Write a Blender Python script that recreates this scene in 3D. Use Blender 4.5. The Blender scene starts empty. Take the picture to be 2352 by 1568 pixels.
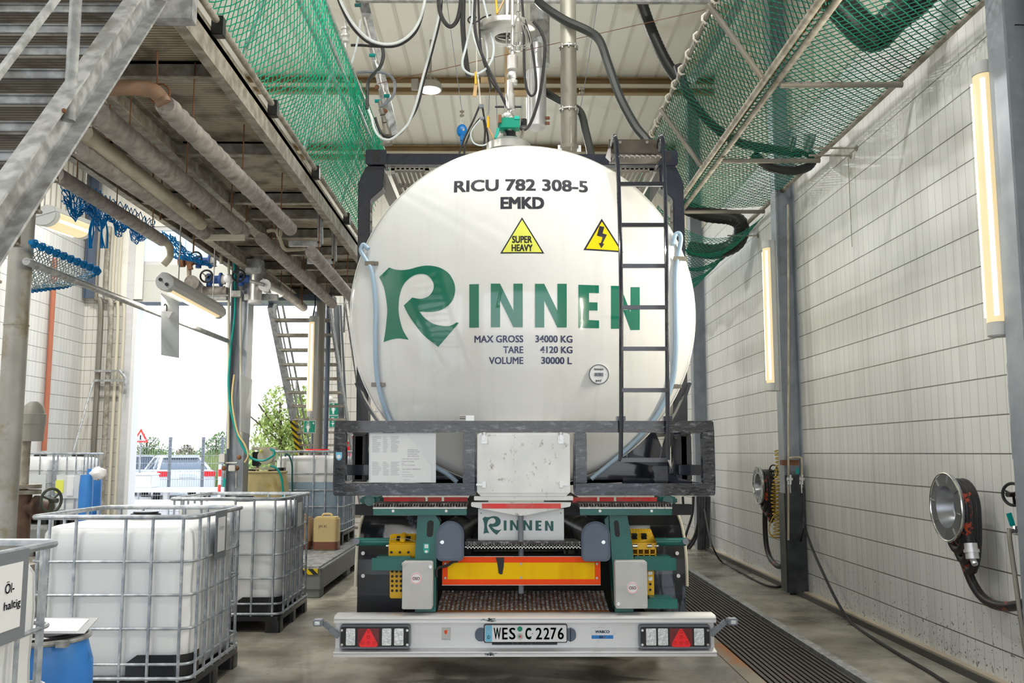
import bpy, bmesh, math, random
from math import sin, cos, tan, atan, atan2, pi, sqrt, radians, hypot
from mathutils import Vector, Matrix
random.seed(7)
V = Vector
SC = bpy.context.scene
COL = SC.collection
# ------------------------------------------------------------ camera
FPX, CAMH = 2150.0, 1.55
TH, PS = atan(255 / FPX), atan(20 / FPX)
FW = V((sin(PS) * cos(TH), cos(PS) * cos(TH), sin(TH)))
RT = V((cos(PS), -sin(PS), 0))
UP = RT.cross(FW)
cd = bpy.data.cameras.new('camera')
cam = bpy.data.objects.new('camera', cd)
COL.objects.link(cam)
cd.sensor_fit = 'HORIZONTAL'; cd.sensor_width = 36; cd.lens = 36 * FPX / 2352
cd.clip_start = 0.1; cd.clip_end = 600
cam.matrix_world = Matrix(((RT.x, UP.x, -FW.x, 0), (RT.y, UP.y, -FW.y, 0), (RT.z, UP.z, -FW.z, CAMH), (0, 0, 0, 1)))
SC.camera = cam
def at(u, v, Y=None, X=None, Z=None):
    """world point seen at photo pixel (u, v) on the plane Y=, X= or Z= (used to take measurements off the photo)"""
    d = FW + RT * ((u - 1176) / FPX) - UP * ((v - 784) / FPX)
    s = Y / d.y if Y is not None else (X / d.x if X is not None else (Z - CAMH) / d.z)
    return V((d.x * s, d.y * s, CAMH + d.z * s))
# ------------------------------------------------------------ view, world, sun, lamps
SC.view_settings.view_transform = 'Standard'
SC.view_settings.look = 'None'
SC.view_settings.exposure = 0.33
SC.view_settings.gamma = 1
SC.view_settings.use_curve_mapping = False
SC.cycles.use_denoising = True
SC.cycles.max_bounces = 8
SC.cycles.sample_clamp_indirect = 6
w = bpy.data.worlds.new('sky'); SC.world = w; w.use_nodes = True
nt = w.node_tree; bg = nt.nodes['Background']
tc = nt.nodes.new('ShaderNodeTexCoord'); sp = nt.nodes.new('ShaderNodeSeparateXYZ')
cr = nt.nodes.new('ShaderNodeValToRGB')
nt.links.new(tc.outputs['Generated'], sp.inputs[0]); nt.links.new(sp.outputs['Z'], cr.inputs[0])
cr.color_ramp.elements[0].position = 0.0; cr.color_ramp.elements[0].color = (0.95, 0.97, 1, 1)
cr.color_ramp.elements[1].position = 0.7; cr.color_ramp.elements[1].color = (0.62, 0.76, 1, 1)
nt.links.new(cr.outputs[0], bg.inputs['Color']); bg.inputs['Strength'].default_value = 1.9
sd = bpy.data.lights.new('sun', 'SUN'); sd.energy = 1.6; sd.angle = radians(3); sd.color = (1, .96, .88)
so = bpy.data.objects.new('sun', sd); COL.objects.link(so)
so.rotation_euler = V((-0.75, -0.35, 0.9)).to_track_quat('Z', 'Y').to_euler()
def lamp(name, loc, power, size, col=(1, .97, .9), rot=(0, 0, 0), sizey=None, spread=None):
    l = bpy.data.lights.new(name, 'AREA'); l.energy = power; l.color = col
    l.shape = 'RECTANGLE' if sizey else 'DISK'; l.size = size
    if sizey: l.size_y = sizey
    if spread: l.spread = spread
    o = bpy.data.objects.new(name, l); COL.objects.link(o); o.location = loc; o.rotation_euler = rot
    return o
HALL_LAMPS = []      # the round high-bay lamps under the roof; filled by the lamp builder below
# ------------------------------------------------------------ materials
MATS = {}
def mat(name, col=(.5, .5, .5), rough=.5, metal=0., col2=None, nscale=4., nmix=(.35, .7), ndetail=6, stretch=(1, 1, 1),
        bump=0., bscale=None, emit=None, estr=1., alpha=1., trans=0., ior=1.45, coat=0., spec=.5, rvar=0., world=True, sub=0.,
        stain_sheen=None, stscale=1.5, stpos=(.55, .7), ststretch=(1, 1, 1)):
    m = bpy.data.materials.new(name); m.use_nodes = True; MATS[name] = m
    t = m.node_tree; N = t.nodes; L = t.links; b = N['Principled BSDF']
    b.inputs['Base Color'].default_value = (*col, 1); b.inputs['Roughness'].default_value = rough
    b.inputs['Metallic'].default_value = metal; b.inputs['IOR'].default_value = ior
    b.inputs['Specular IOR Level'].default_value = spec
    b.inputs['Coat Weight'].default_value = coat; b.inputs['Coat Roughness'].default_value = .05
    b.inputs['Transmission Weight'].default_value = trans; b.inputs['Alpha'].default_value = alpha
    if sub:
        b.inputs['Subsurface Weight'].default_value = sub; b.inputs['Subsurface Radius'].default_value = (.1, .1, .1)
    if emit:
        b.inputs['Emission Color'].default_value = (*emit, 1); b.inputs['Emission Strength'].default_value = estr
    def coords(st):
        g = N.new('ShaderNodeTexCoord'); mp = N.new('ShaderNodeMapping'); mp.inputs['Scale'].default_value = st
        L.new(g.outputs['Object'], mp.inputs['Vector']); return mp.outputs[0]
    last = None
    if col2 or bump or rvar:
        c = coords(stretch); n = N.new('ShaderNodeTexNoise'); n.inputs['Scale'].default_value = nscale; n.inputs['Detail'].default_value = ndetail
        L.new(c, n.inputs['Vector'])
        if col2:
            r = N.new('ShaderNodeValToRGB'); r.color_ramp.elements[0].position = nmix[0]; r.color_ramp.elements[1].position = nmix[1]
            r.color_ramp.elements[0].color = (*col, 1); r.color_ramp.elements[1].color = (*col2, 1)
            L.new(n.outputs[0], r.inputs[0]); L.new(r.outputs[0], b.inputs['Base Color']); last = r.outputs[0]
        if rvar:
            mr = N.new('ShaderNodeMapRange'); mr.inputs[1].default_value = .3; mr.inputs[2].default_value = .7
            mr.inputs[3].default_value = rough; mr.inputs[4].default_value = rough + rvar
            L.new(n.outputs[0], mr.inputs[0]); L.new(mr.outputs[0], b.inputs['Roughness'])
        if bump:
            n2 = n
            if bscale:
                n2 = N.new('ShaderNodeTexNoise'); n2.inputs['Scale'].default_value = bscale; n2.inputs['Detail'].default_value = 5; L.new(c, n2.inputs['Vector'])
            bp = N.new('ShaderNodeBump'); bp.inputs['Strength'].default_value = bump; bp.inputs['Distance'].default_value = .01
            L.new(n2.outputs[0], bp.inputs['Height']); L.new(bp.outputs[0], b.inputs['Normal'])
    if stain_sheen:
        c = coords(ststretch); n = N.new('ShaderNodeTexNoise'); n.inputs['Scale'].default_value = stscale; n.inputs['Detail'].default_value = 8
        n.inputs['Roughness'].default_value = .65
        L.new(c, n.inputs['Vector']); r = N.new('ShaderNodeMapRange'); r.inputs[1].default_value = stpos[0]; r.inputs[2].default_value = stpos[1]
        L.new(n.outputs[0], r.inputs[0]); mx = N.new('ShaderNodeMix'); mx.data_type = 'RGBA'
        L.new(r.outputs[0], mx.inputs[0]); mx.inputs[7].default_value = (*stain_sheen, 1)
        if last: L.new(last, mx.inputs[6])
        else: mx.inputs[6].default_value = (*col, 1)
        L.new(mx.outputs[2], b.inputs['Base Color'])
    return m
M = MATS
mat('galv', (.30, .31, .31), .42, .4, (.50, .51, .51), 16, (.4, .62), bump=.3, rvar=.2, stain_sheen=(.20, .185, .16), stscale=5, stpos=(.52, .75))
mat('galv_dirty', (.26, .235, .19), .6, .25, (.44, .41, .35), 11, (.4, .65), stain_sheen=(.16, .12, .08), stscale=4, stpos=(.55, .75), bump=.2)
mat('galv_blue', (.32, .355, .40), .38, .5, (.52, .55, .59), 18, (.4, .62), stain_sheen=(.62, .64, .66), stscale=6, stpos=(.6, .66), bump=.15)
mat('steel', (.55, .54, .52), .28, .85, (.68, .67, .65), 6, rvar=.15)
mat('steel_dull', (.20, .185, .155), .45, .4, (.31, .29, .25), 4, stretch=(1, 1, .25), rvar=.15, stain_sheen=(.24, .21, .15), stscale=3)
mat('chrome', (.75, .75, .74), .15, .95)
mat('alu', (.66, .66, .67), .34, .55, (.74, .74, .74), 3, stretch=(.3, 1, 3), rvar=.1, stain_sheen=(.5, .49, .47), stscale=3.5, stpos=(.62, .8))
mat('alu_pol', (.62, .62, .62), .18, .9)
mat('black_paint', (.012, .015, .026), .16, 0, (.022, .026, .04), 6, coat=.8, bump=.10, bscale=10)
mat('black_crinkle', (.007, .009, .014), .16, .1, (.03, .034, .045), 9, (.45, .8), stretch=(.6, 1, 1.6), coat=1., bump=1.2, bscale=18, rvar=.2, stain_sheen=(.13, .14, .165), stscale=16, stpos=(.54, .68), ststretch=(1, 1, 2.2))  # pale stretched flecks paint brushed reflections into the taped-looking black
mat('white_paint', (.84, .85, .83), .09, 0, (.86, .86, .84), 2, coat=.9, stain_sheen=(.80, .81, .78), stscale=2, ststretch=(6, 1, .5))
mat('white_plain', (.8, .8, .79), .4)
mat('green_logo', (.012, .19, .12), .12, coat=.8)
mat('navy_text', (.05, .055, .14), .2, coat=.5)
mat('dark_text', (.03, .03, .045), .25, coat=.5)
mat('black', (.01, .01, .011), .5)
mat('black_rubber', (.018, .018, .02), .55, col2=(.035, .035, .036), nscale=20, bump=.2)
mat('hose_ribbed', (.02, .021, .021), .38)
mat('hose_grey', (.03, .034, .032), .42)
mat('yellow_sign', (.80, .83, .13), .3)
mat('orange_sign', (.93, .66, .01), .3)
mat('yellow_plastic', (.85, .50, .012), .38, col2=(.75, .42, .01), nscale=8, stain_sheen=(.35, .2, .03), stscale=12, stpos=(.62, .75))
mat('green_paint', (.006, .115, .095), .3, 0, (.012, .15, .125), 5, coat=.25, stain_sheen=(.02, .10, .09), stscale=6)
mat('slate_paint', (.085, .115, .17), .3, 0, (.10, .135, .195), 4, coat=.3)
mat('mud_black', (.010, .011, .014), .3, 0, coat=.25, stain_sheen=(.13, .15, .19), stscale=3.4, stpos=(.56, .62), ststretch=(2.6, 1, .45), bump=.1)
mat('red_refl', (.82, .025, .02), .3, stain_sheen=(.70, .10, .07), stscale=6, stpos=(.45, .6), emit=None)
mat('red_orange', (1, .09, .012), .4, spec=.15)
mat('yellow_refl', (1, .60, .0), .4, spec=.15, col2=(.92, .46, .0), nscale=2.5, nmix=(.5, .75), stretch=(3, 1, .6))
mat('grey_box', (.50, .50, .49), .5, 0, (.58, .58, .57), 5, bump=.1)
mat('plate_steel', (.62, .62, .59), .38, .35, (.74, .73, .70), 5, stain_sheen=(.30, .26, .20), stscale=13, stpos=(.58, .68), ststretch=(1.5, 1, 1), bump=.15)
mat('plate_sign', (.55, .56, .54), .35, .5, (.68, .68, .66), 2.5, rvar=.1)
mat('placard', (.70, .73, .75), .35, .1, stain_sheen=(.6, .35, .15), stscale=6, stpos=(.72, .78))
mat('placard_white', (.82, .84, .86), .4)
mat('tint_text', (.42, .44, .47), .5)
mat('tube_blue', (.38, .52, .66), .25, 0, coat=.4, sub=.0)
mat('ibc_plastic', (.80, .82, .83), .38, 0, (.84, .85, .85), 1.5, trans=.0, sub=.25)
mat('ibc_blue', (.26, .36, .46), .35, 0, (.29, .39, .49), 2)
mat('black_plastic', (.014, .014, .016), .35, 0, coat=.1)
mat('blue_drum', (.035, .20, .62), .38, 0, (.05, .25, .68), 4, stain_sheen=(.02, .12, .35), stscale=5, stpos=(.6, .7), bump=.2)
mat('drum_yellow', (.58, .48, .22), .5, 0, (.66, .57, .30), 3, stain_sheen=(.45, .33, .1), stscale=4)
mat('can_yellow', (.60, .46, .22), .4, 0, (.66, .52, .27), 3)
mat('can_dark', (.40, .27, .18), .4)
mat('paper', (.82, .83, .85), .5)
mat('frame_grey', (.20, .22, .25), .4)
mat('blue_band', (.02, .22, .62), .3)
mat('sky_blue', (.18, .52, .75), .4)
mat('net_green', (.0, .34, .19), .6, spec=.2)
mat('net_dark', (.008, .14, .09), .6, spec=.2)
mat('net_blue', (.0, .16, .42), .6, spec=.2)
mat('rope', (.68, .65, .56), .8)
mat('rust', (.16, .065, .03), .8, 0, (.26, .12, .06), 8, bump=.4)
mat('rust_orange', (.58, .20, .06), .7, 0, (.22, .11, .08), 14, bump=.3)
mat('tread_steel', (.22, .20, .19), .4, .5, (.50, .49, .48), 30, (.45, .6))
mat('tread_dark', (.06, .055, .05), .4, .4, (.26, .25, .24), 30, (.5, .65))
mat('grating_dark', (.035, .03, .025), .45, .3, (.07, .055, .045), 20)
mat('lit_white', (.30, .27, .2), .35, emit=(1, .77, .40), estr=.60)
mat('lit_core', (1, 1, .9), .4, emit=(1, .96, .82), estr=1.2)
mat('lit_led', (1, 1, 1), .4, emit=(1, .98, .9), estr=6)
mat('lamp_housing', (.50, .51, .50), .45)
mat('red_lens', (.95, .02, .03), .2, coat=.3)
mat('red_dark', (.16, .008, .012), .15, coat=.7)
mat('clear_lens', (.62, .66, .67), .12, .25, (.80, .83, .84), 40, bump=.6, bscale=45)
mat('sticker_green', (.02, .42, .34), .4)
mat('first_aid_green', (.0, .25, .16), .45)
mat('car_silver', (.62, .64, .67), .2, .4, coat=.6)
mat('car_white', (.82, .83, .85), .2, coat=.6)
mat('car_glass', (.05, .07, .09), .05, coat=.8)
mat('door_panel', (.60, .60, .55), .5, 0, (.64, .64, .60), 2)
mat('leaf', (.30, .40, .09), .6, 0, (.52, .58, .20), 12)
mat('leaf_dark', (.15, .24, .09), .6, 0, (.25, .34, .14), 9)
mat('bark', (.12, .09, .06), .8)
mat('grass', (.20, .28, .08), .8, 0, (.38, .42, .18), 6)
mat('asphalt', (.38, .37, .35), .85, 0, (.46, .45, .42), 3)
mat('hedge_brown', (.30, .25, .18), .8)
mat('copper_red', (.42, .14, .08), .5)
mat('valve_blue', (.03, .10, .35), .45)
mat('valve_red', (.34, .11, .05), .55, 0, (.2, .1, .06), 8)
mat('teal', (.0, .30, .28), .4)
mat('yellow_cable', (.62, .42, .02), .4, col2=(.30, .16, .02), nscale=14)
mat('blue_gear', (.0, .16, .50), .3)
mat('wood_yellow', (.60, .38, .17), .5, stain_sheen=(.35, .2, .1), stscale=40)
mat('yellow_bright', (.85, .48, .0), .4)
mat('brown_steel', (.28, .19, .09), .5, .3, (.36, .26, .14), 3)
mat('dark_ladder_step', (.085, .07, .06), .32, .6, (.15, .13, .11), 6)
mat('foil', (.78, .78, .77), .22, .9, bump=1., bscale=30)
mat('white_hose', (.66, .70, .70), .3)
mat('pale_hose', (.60, .66, .68), .3)
mat('cloth_grey', (.33, .32, .33), .8)
mat('hose_redspot', (.022, .02, .022), .4, 0, stain_sheen=(.50, .07, .03), stscale=11, stpos=(.585, .60))
mat('brown_liquid', (.20, .08, .05), .3)
mat('plastic_cream', (.62, .58, .46), .5)
mat('glass_win', (.55, .75, .8), .05, trans=.9, ior=1.05)

def nodes_mat(name):
    m = bpy.data.materials.new(name); m.use_nodes = True; MATS[name] = m
    return m, m.node_tree.nodes, m.node_tree.links, m.node_tree.nodes['Principled BSDF']
def tile_mat(name, ax, c1, c2, mortar, tw=.122, th=.262, zoff=.03, dirt=.5):
    m, N, L, b = nodes_mat(name)
    g = N.new('ShaderNodeNewGeometry'); s = N.new('ShaderNodeSeparateXYZ'); L.new(g.outputs['Position'], s.inputs[0])
    c = N.new('ShaderNodeCombineXYZ'); L.new(s.outputs[ax], c.inputs[0])
    ad = N.new('ShaderNodeMath'); ad.inputs[1].default_value = zoff; L.new(s.outputs['Z'], ad.inputs[0]); L.new(ad.outputs[0], c.inputs[1])
    br = N.new('ShaderNodeTexBrick'); br.offset = 0; br.squash = 1
    br.inputs['Scale'].default_value = 1; br.inputs['Mortar Size'].default_value = .0035; br.inputs['Mortar Smooth'].default_value = .2
    br.inputs['Brick Width'].default_value = tw; br.inputs['Row Height'].default_value = th; br.inputs['Bias'].default_value = 0
    br.inputs['Color1'].default_value = (*c1, 1); br.inputs['Color2'].default_value = (*c2, 1); br.inputs['Mortar'].default_value = (*mortar, 1)
    L.new(c.outputs[0], br.inputs['Vector'])
    # the long horizontal joints are darker than the upright ones
    fr = N.new('ShaderNodeMath'); fr.operation = 'PINGPONG'; fr.inputs[1].default_value = th / 2
    L.new(ad.outputs[0], fr.inputs[0]); lt = N.new('ShaderNodeMath'); lt.operation = 'LESS_THAN'; lt.inputs[1].default_value = .0045; L.new(fr.outputs[0], lt.inputs[0])
    mx = N.new('ShaderNodeMix'); mx.data_type = 'RGBA'; L.new(lt.outputs[0], mx.inputs[0]); L.new(br.outputs[0], mx.inputs[6]); mx.inputs[7].default_value = (.13, .13, .12, 1)
    # grime runs
    mp = N.new('ShaderNodeMapping'); mp.inputs['Scale'].default_value = (7, 7, .5); L.new(g.outputs['Position'], mp.inputs[0])
    n = N.new('ShaderNodeTexNoise'); n.inputs['Scale'].default_value = 1; n.inputs['Detail'].default_value = 8; L.new(mp.outputs[0], n.inputs[0])
    r = N.new('ShaderNodeMapRange'); r.inputs[1].default_value = .52; r.inputs[2].default_value = .85; r.inputs[4].default_value = dirt; L.new(n.outputs[0], r.inputs[0])
    m2 = N.new('ShaderNodeMix'); m2.data_type = 'RGBA'; L.new(r.outputs[0], m2.inputs[0]); L.new(mx.outputs[2], m2.inputs[6]); m2.inputs[7].default_value = (.36, .35, .30, 1)
    # specks near the floor
    n3 = N.new('ShaderNodeTexNoise'); n3.inputs['Scale'].default_value = 38; n3.inputs['Detail'].default_value = 3; L.new(g.outputs['Position'], n3.inputs[0])
    zz = N.new('ShaderNodeMapRange'); zz.inputs[1].default_value = 0; zz.inputs[2].default_value = 1.1; zz.inputs[3].default_value = .62; zz.inputs[4].default_value = .80
    L.new(s.outputs['Z'], zz.inputs[0]); gt = N.new('ShaderNodeMath'); gt.operation = 'GREATER_THAN'; L.new(n3.outputs[0], gt.inputs[0]); L.new(zz.outputs[0], gt.inputs[1])
    m3 = N.new('ShaderNodeMix'); m3.data_type = 'RGBA'; L.new(gt.outputs[0], m3.inputs[0]); L.new(m2.outputs[2], m3.inputs[6]); m3.inputs[7].default_value = (.2, .19, .16, 1)
    L.new(m3.outputs[2], b.inputs['Base Color']); b.inputs['Roughness'].default_value = .36
    bp = N.new('ShaderNodeBump'); bp.inputs['Strength'].default_value = .25; bp.inputs['Distance'].default_value = .003; bp.invert = True
    L.new(br.outputs['Fac'], bp.inputs['Height']); L.new(bp.outputs[0], b.inputs['Normal'])
tile_mat('tile_side', 'Y', (.71, .715, .69), (.655, .66, .635), (.42, .42, .39))
tile_mat('tile_back', 'X', (.72, .70, .64), (.67, .65, .60), (.30, .29, .26))
def floor_mat():
    m, N, L, b = nodes_mat('concrete_floor')
    g = N.new('ShaderNodeNewGeometry')
    def noise(sc, det, ro=.6, st=None):
        n = N.new('ShaderNodeTexNoise'); n.inputs['Scale'].default_value = sc; n.inputs['Detail'].default_value = det; n.inputs['Roughness'].default_value = ro
        if st:
            mp = N.new('ShaderNodeMapping'); mp.inputs['Scale'].default_value = st; L.new(g.outputs['Position'], mp.inputs[0]); L.new(mp.outputs[0], n.inputs[0])
        else: L.new(g.outputs['Position'], n.inputs[0])
        return n.outputs[0]
    a = noise(1.1, 9); r = N.new('ShaderNodeValToRGB'); L.new(a, r.inputs[0])
    e = r.color_ramp.elements; e[0].position = .36; e[0].color = (.13, .115, .09, 1); e[1].position = .64; e[1].color = (.44, .42, .36, 1)
    k = r.color_ramp.elements.new(.5); k.color = (.28, .26, .21, 1)
    c = noise(6, 8, .7, (1, .45, 1)); r2 = N.new('ShaderNodeMapRange'); r2.inputs[1].default_value = .5; r2.inputs[2].default_value = .75; r2.inputs[4].default_value = .75; L.new(c, r2.inputs[0])
    mx = N.new('ShaderNodeMix'); mx.data_type = 'RGBA'; L.new(r2.outputs[0], mx.inputs[0]); L.new(r.outputs[0], mx.inputs[6]); mx.inputs[7].default_value = (.13, .12, .10, 1)
    L.new(mx.outputs[2], b.inputs['Base Color'])
    r3 = N.new('ShaderNodeMapRange'); r3.inputs[1].default_value = .35; r3.inputs[2].default_value = .65; r3.inputs[3].default_value = .12; r3.inputs[4].default_value = .6; L.new(noise(.9, 4), r3.inputs[0])
    L.new(r3.outputs[0], b.inputs['Roughness'])
    bp = N.new('ShaderNodeBump'); bp.inputs['Strength'].default_value = .25; bp.inputs['Distance'].default_value = .01; L.new(c, bp.inputs['Height']); L.new(bp.outputs[0], b.inputs['Normal'])
floor_mat()
def stripes_mat(name, axis, c1, c2, period, duty=.5, rough=.4, metal=0., bump=.0, noisec=None):
    """stripes along a world axis (slats, ribs, panel seams)"""
    m, N, L, b = nodes_mat(name)
    g = N.new('ShaderNodeNewGeometry'); s = N.new('ShaderNodeSeparateXYZ'); L.new(g.outputs['Position'], s.inputs[0])
    pp = N.new('ShaderNodeMath'); pp.operation = 'PINGPONG'; pp.inputs[1].default_value = period / 2
    if axis in 'XYZ': L.new(s.outputs[axis], pp.inputs[0])
    else:
        ad = N.new('ShaderNodeMath'); L.new(s.outputs['X'], ad.inputs[0]); L.new(s.outputs['Z'], ad.inputs[1]); L.new(ad.outputs[0], pp.inputs[0])
    mr = N.new('ShaderNodeMapRange'); mr.inputs[1].default_value = period / 2 * (duty - .06); mr.inputs[2].default_value = period / 2 * (duty + .06); L.new(pp.outputs[0], mr.inputs[0])
    mx = N.new('ShaderNodeMix'); mx.data_type = 'RGBA'; L.new(mr.outputs[0], mx.inputs[0]); mx.inputs[6].default_value = (*c1, 1); mx.inputs[7].default_value = (*c2, 1)
    out = mx.outputs[2]
    if noisec:
        n = N.new('ShaderNodeTexNoise'); n.inputs['Scale'].default_value = noisec[1]; n.inputs['Detail'].default_value = 8; L.new(g.outputs['Position'], n.inputs[0])
        r = N.new('ShaderNodeMapRange'); r.inputs[1].default_value = noisec[2]; r.inputs[2].default_value = noisec[2] + .2; r.inputs[4].default_value = .85; L.new(n.outputs[0], r.inputs[0])
        m2 = N.new('ShaderNodeMix'); m2.data_type = 'RGBA'; L.new(r.outputs[0], m2.inputs[0]); L.new(out, m2.inputs[6]); m2.inputs[7].default_value = (*noisec[0], 1); out = m2.outputs[2]
    L.new(out, b.inputs['Base Color']); b.inputs['Roughness'].default_value = rough; b.inputs['Metallic'].default_value = metal
    if bump:
        bp = N.new('ShaderNodeBump'); bp.inputs['Strength'].default_value = bump; bp.inputs['Distance'].default_value = .01; L.new(pp.outputs[0], bp.inputs['Height']); L.new(bp.outputs[0], b.inputs['Normal'])
stripes_mat('roof_sheet', 'X', (.74, .73, .64), (.84, .83, .76), .30, .08, .35, noisec=((.66, .62, .50), 1.3, .55))
stripes_mat('deck_under', 'Y', (.15, .12, .085), (.50, .44, .34), .034, .3, .6, .1, noisec=((.085, .06, .04), 4, .46))
stripes_mat('tread_under', 'Y', (.10, .085, .07), (.30, .27, .22), .03, .4, .6, .2, noisec=((.085, .06, .04), 9, .5))
stripes_mat('hazard', 'XZ', (.02, .02, .02), (.75, .55, .0), .11, .5, .5)
stripes_mat('wall_metal', 'Y', (.32, .31, .27), (.62, .60, .53), .20, .3, .45, bump=.6)

# ------------------------------------------------------------ mesh helpers
ORG = {}
def setp(o, label=None, cat=None, group=None, kind=None):
    if label: o['label'] = label
    if cat: o['category'] = cat
    if group: o['group'] = group
    if kind: o['kind'] = kind
    return o
def thing(name, label, cat, loc=(0, 0, 0), group=None):
    o = bpy.data.objects.new(name, None); COL.objects.link(o); o.location = loc; o.empty_display_size = .1
    ORG[o] = V(loc); return setp(o, label, cat, group)
def basis(d):
    d = d.normalized(); a = V((0, 0, 1)) if abs(d.z) < .95 else V((0, 1, 0))
    x = d.cross(a).normalized(); return x, x.cross(d).normalized()
def catmull(P, n=8, closed=False):
    P = [V(p) for p in P]; out = []
    m = len(P)
    for i in range(m if closed else m - 1):
        if closed: a, b, c, d = P[(i - 1) % m], P[i], P[(i + 1) % m], P[(i + 2) % m]
        else: a, b, c, d = P[max(i - 1, 0)], P[i], P[i + 1], P[min(i + 2, m - 1)]
        for k in range(n):
            t = k / n; t2 = t * t; t3 = t2 * t
            out.append(.5 * ((2 * b) + (c - a) * t + (2 * a - 5 * b + 4 * c - d) * t2 + (3 * b - a - 3 * c + d) * t3))
    if not closed: out.append(P[-1])
    return out
class MB:
    def __init__(s): s.v = []; s.f = []
    def add(s, vs, fs):
        k = len(s.v); s.v += [tuple(v) for v in vs]; s.f += [[i + k for i in f] for f in fs]; return s
    def box(s, x0, x1, y0, y1, z0, z1):
        return s.add([(x, y, z) for x in (x0, x1) for y in (y0, y1) for z in (z0, z1)],
                     [(0, 1, 3, 2), (4, 6, 7, 5), (0, 4, 5, 1), (2, 3, 7, 6), (0, 2, 6, 4), (1, 5, 7, 3)])
    def bar(s, p, q, w, h, up=None):
        p, q = V(p), V(q); d = (q - p).normalized()
        if up is None: x, y = basis(d)
        else: x = d.cross(V(up)).normalized(); y = x.cross(d).normalized()
        vs = [c + x * a * w / 2 + y * b * h / 2 for c in (p, q) for a, b in ((-1, -1), (1, -1), (1, 1), (-1, 1))]
        return s.add(vs, [(3, 2, 1, 0), (4, 5, 6, 7), (0, 1, 5, 4), (1, 2, 6, 5), (2, 3, 7, 6), (3, 0, 4, 7)])
    def prof(s, p, q, poly, up=(0, 0, 1)):
        """extrude a 2-D outline (side, up) from p to q"""
        p, q = V(p), V(q); d = (q - p).normalized(); x = d.cross(V(up)).normalized(); y = x.cross(d).normalized()
        n = len(poly); vs = [c + x * a + y * b for c in (p, q) for a, b in poly]
        return s.add(vs, [list(range(n))[::-1], list(range(n, 2 * n))] + [(i, (i + 1) % n, n + (i + 1) % n, n + i) for i in range(n)])
    def ibeam(s, p, q, w, h, t=.014, up=(0, 0, 1)):
        a, b = w / 2, h / 2
        return s.prof(p, q, [(-a, -b), (a, -b), (a, -b + t), (t / 2, -b + t), (t / 2, b - t), (a, b - t), (a, b), (-a, b), (-a, b - t), (-t / 2, b - t), (-t / 2, -b + t), (-a, -b + t)], up)
    def channel(s, p, q, w, h, t=.014, up=(0, 0, 1), flip=1):
        f = flip
        return s.prof(p, q, [(0, 0), (f * w, 0), (f * w, t), (f * t, t), (f * t, h - t), (f * w, h - t), (f * w, h), (0, h)][::f], up)
    def tube(s, P, r, n=10, cap=True, closed=False, rf=None):
        P = [V(p) for p in P]; P2 = [P[0]]
        for p in P[1:]:
            if (p - P2[-1]).length > 1e-5: P2.append(p)
        P = P2; m = len(P); k = len(s.v); x = None
        for i in range(m):
            if closed: d = P[(i + 1) % m] - P[i - 1]
            elif i == 0: d = P[1] - P[0]
            elif i == m - 1: d = P[-1] - P[-2]
            else: d = (P[i + 1] - P[i]).normalized() + (P[i] - P[i - 1]).normalized()
            if d.length < 1e-6: d = P[min(i + 1, m - 1)] - P[i]
            d.normalize()
            if x is None: x, y = basis(d)
            else:
                x = x - d * x.dot(d)
                if x.length < 1e-6: x, y = basis(d)
                x.normalize(); y = x.cross(d) * -1 if False else d.cross(x)
            rr = r * (rf(i / (m - 1)) if rf else 1)
            for j in range(n):
                a = 2 * pi * j / n; s.v.append(tuple(P[i] + x * cos(a) * rr + d.cross(x) * sin(a) * rr))
        for i in range(m if closed else m - 1):
            for j in range(n):
                a = k + i * n + j; b = k + i * n + (j + 1) % n; c = k + ((i + 1) % m) * n + (j + 1) % n; e = k + ((i + 1) % m) * n + j
                s.f.append([a, b, c, e])
        if cap and not closed:
            s.f.append([k + j for j in range(n)][::-1]); s.f.append([k + (m - 1) * n + j for j in range(n)])
        return s
    def cyl(s, p, q, r, n=20, r2=None):
        return s.tube([p, q], r, n, rf=(lambda t: 1 + (r2 / r - 1) * t) if r2 is not None else None)
    def lathe(s, c, axis, prof, n=32, caps=True):
        """prof = [(along, radius)...] revolved about axis through c"""
        c = V(c); d = V(axis).normalized(); x, y = basis(d); k = len(s.v); m = len(prof)
        for a_, r_ in prof:
            for j in range(n):
                t = 2 * pi * j / n; s.v.append(tuple(c + d * a_ + x * cos(t) * r_ + y * sin(t) * r_))
        for i in range(m - 1):
            for j in range(n):
                s.f.append([k + i * n + j, k + i * n + (j + 1) % n, k + (i + 1) * n + (j + 1) % n, k + (i + 1) * n + j])
        if prof[0] == prof[-1] or not caps: return s
        if prof[0][1] > 1e-6: s.f.append([k + j for j in range(n)])
        if prof[-1][1] > 1e-6: s.f.append([k + (m - 1) * n + j for j in range(n)][::-1])
        return s
    def prism(s, pts, d):
        """polygon of 3-D points pushed along vector d"""
        pts = [V(p) for p in pts]; d = V(d); n = len(pts)
        return s.add(pts + [p + d for p in pts], [list(range(n)), list(range(n, 2 * n))[::-1]] + [(i, (i + 1) % n, n + (i + 1) % n, n + i) for i in range(n)])
    def rbox(s, x0, x1, y0, y1, z0, z1, r, n=5, axis='z'):
        """box with rounded edges along one axis"""
        if axis == 'z': A, B = (x0, x1), (y0, y1)
        elif axis == 'y': A, B = (x0, x1), (z0, z1)
        else: A, B = (y0, y1), (z0, z1)
        P = []
        for cx, cy, a0 in ((A[1] - r, B[1] - r, 0), (A[0] + r, B[1] - r, 90), (A[0] + r, B[0] + r, 180), (A[1] - r, B[0] + r, 270)):
            for k in range(n + 1):
                a = radians(a0 + 90 * k / n); P.append((cx + cos(a) * r, cy + sin(a) * r))
        if axis == 'z': return s.prism([(a, b, z0) for a, b in P], (0, 0, z1 - z0))
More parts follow.
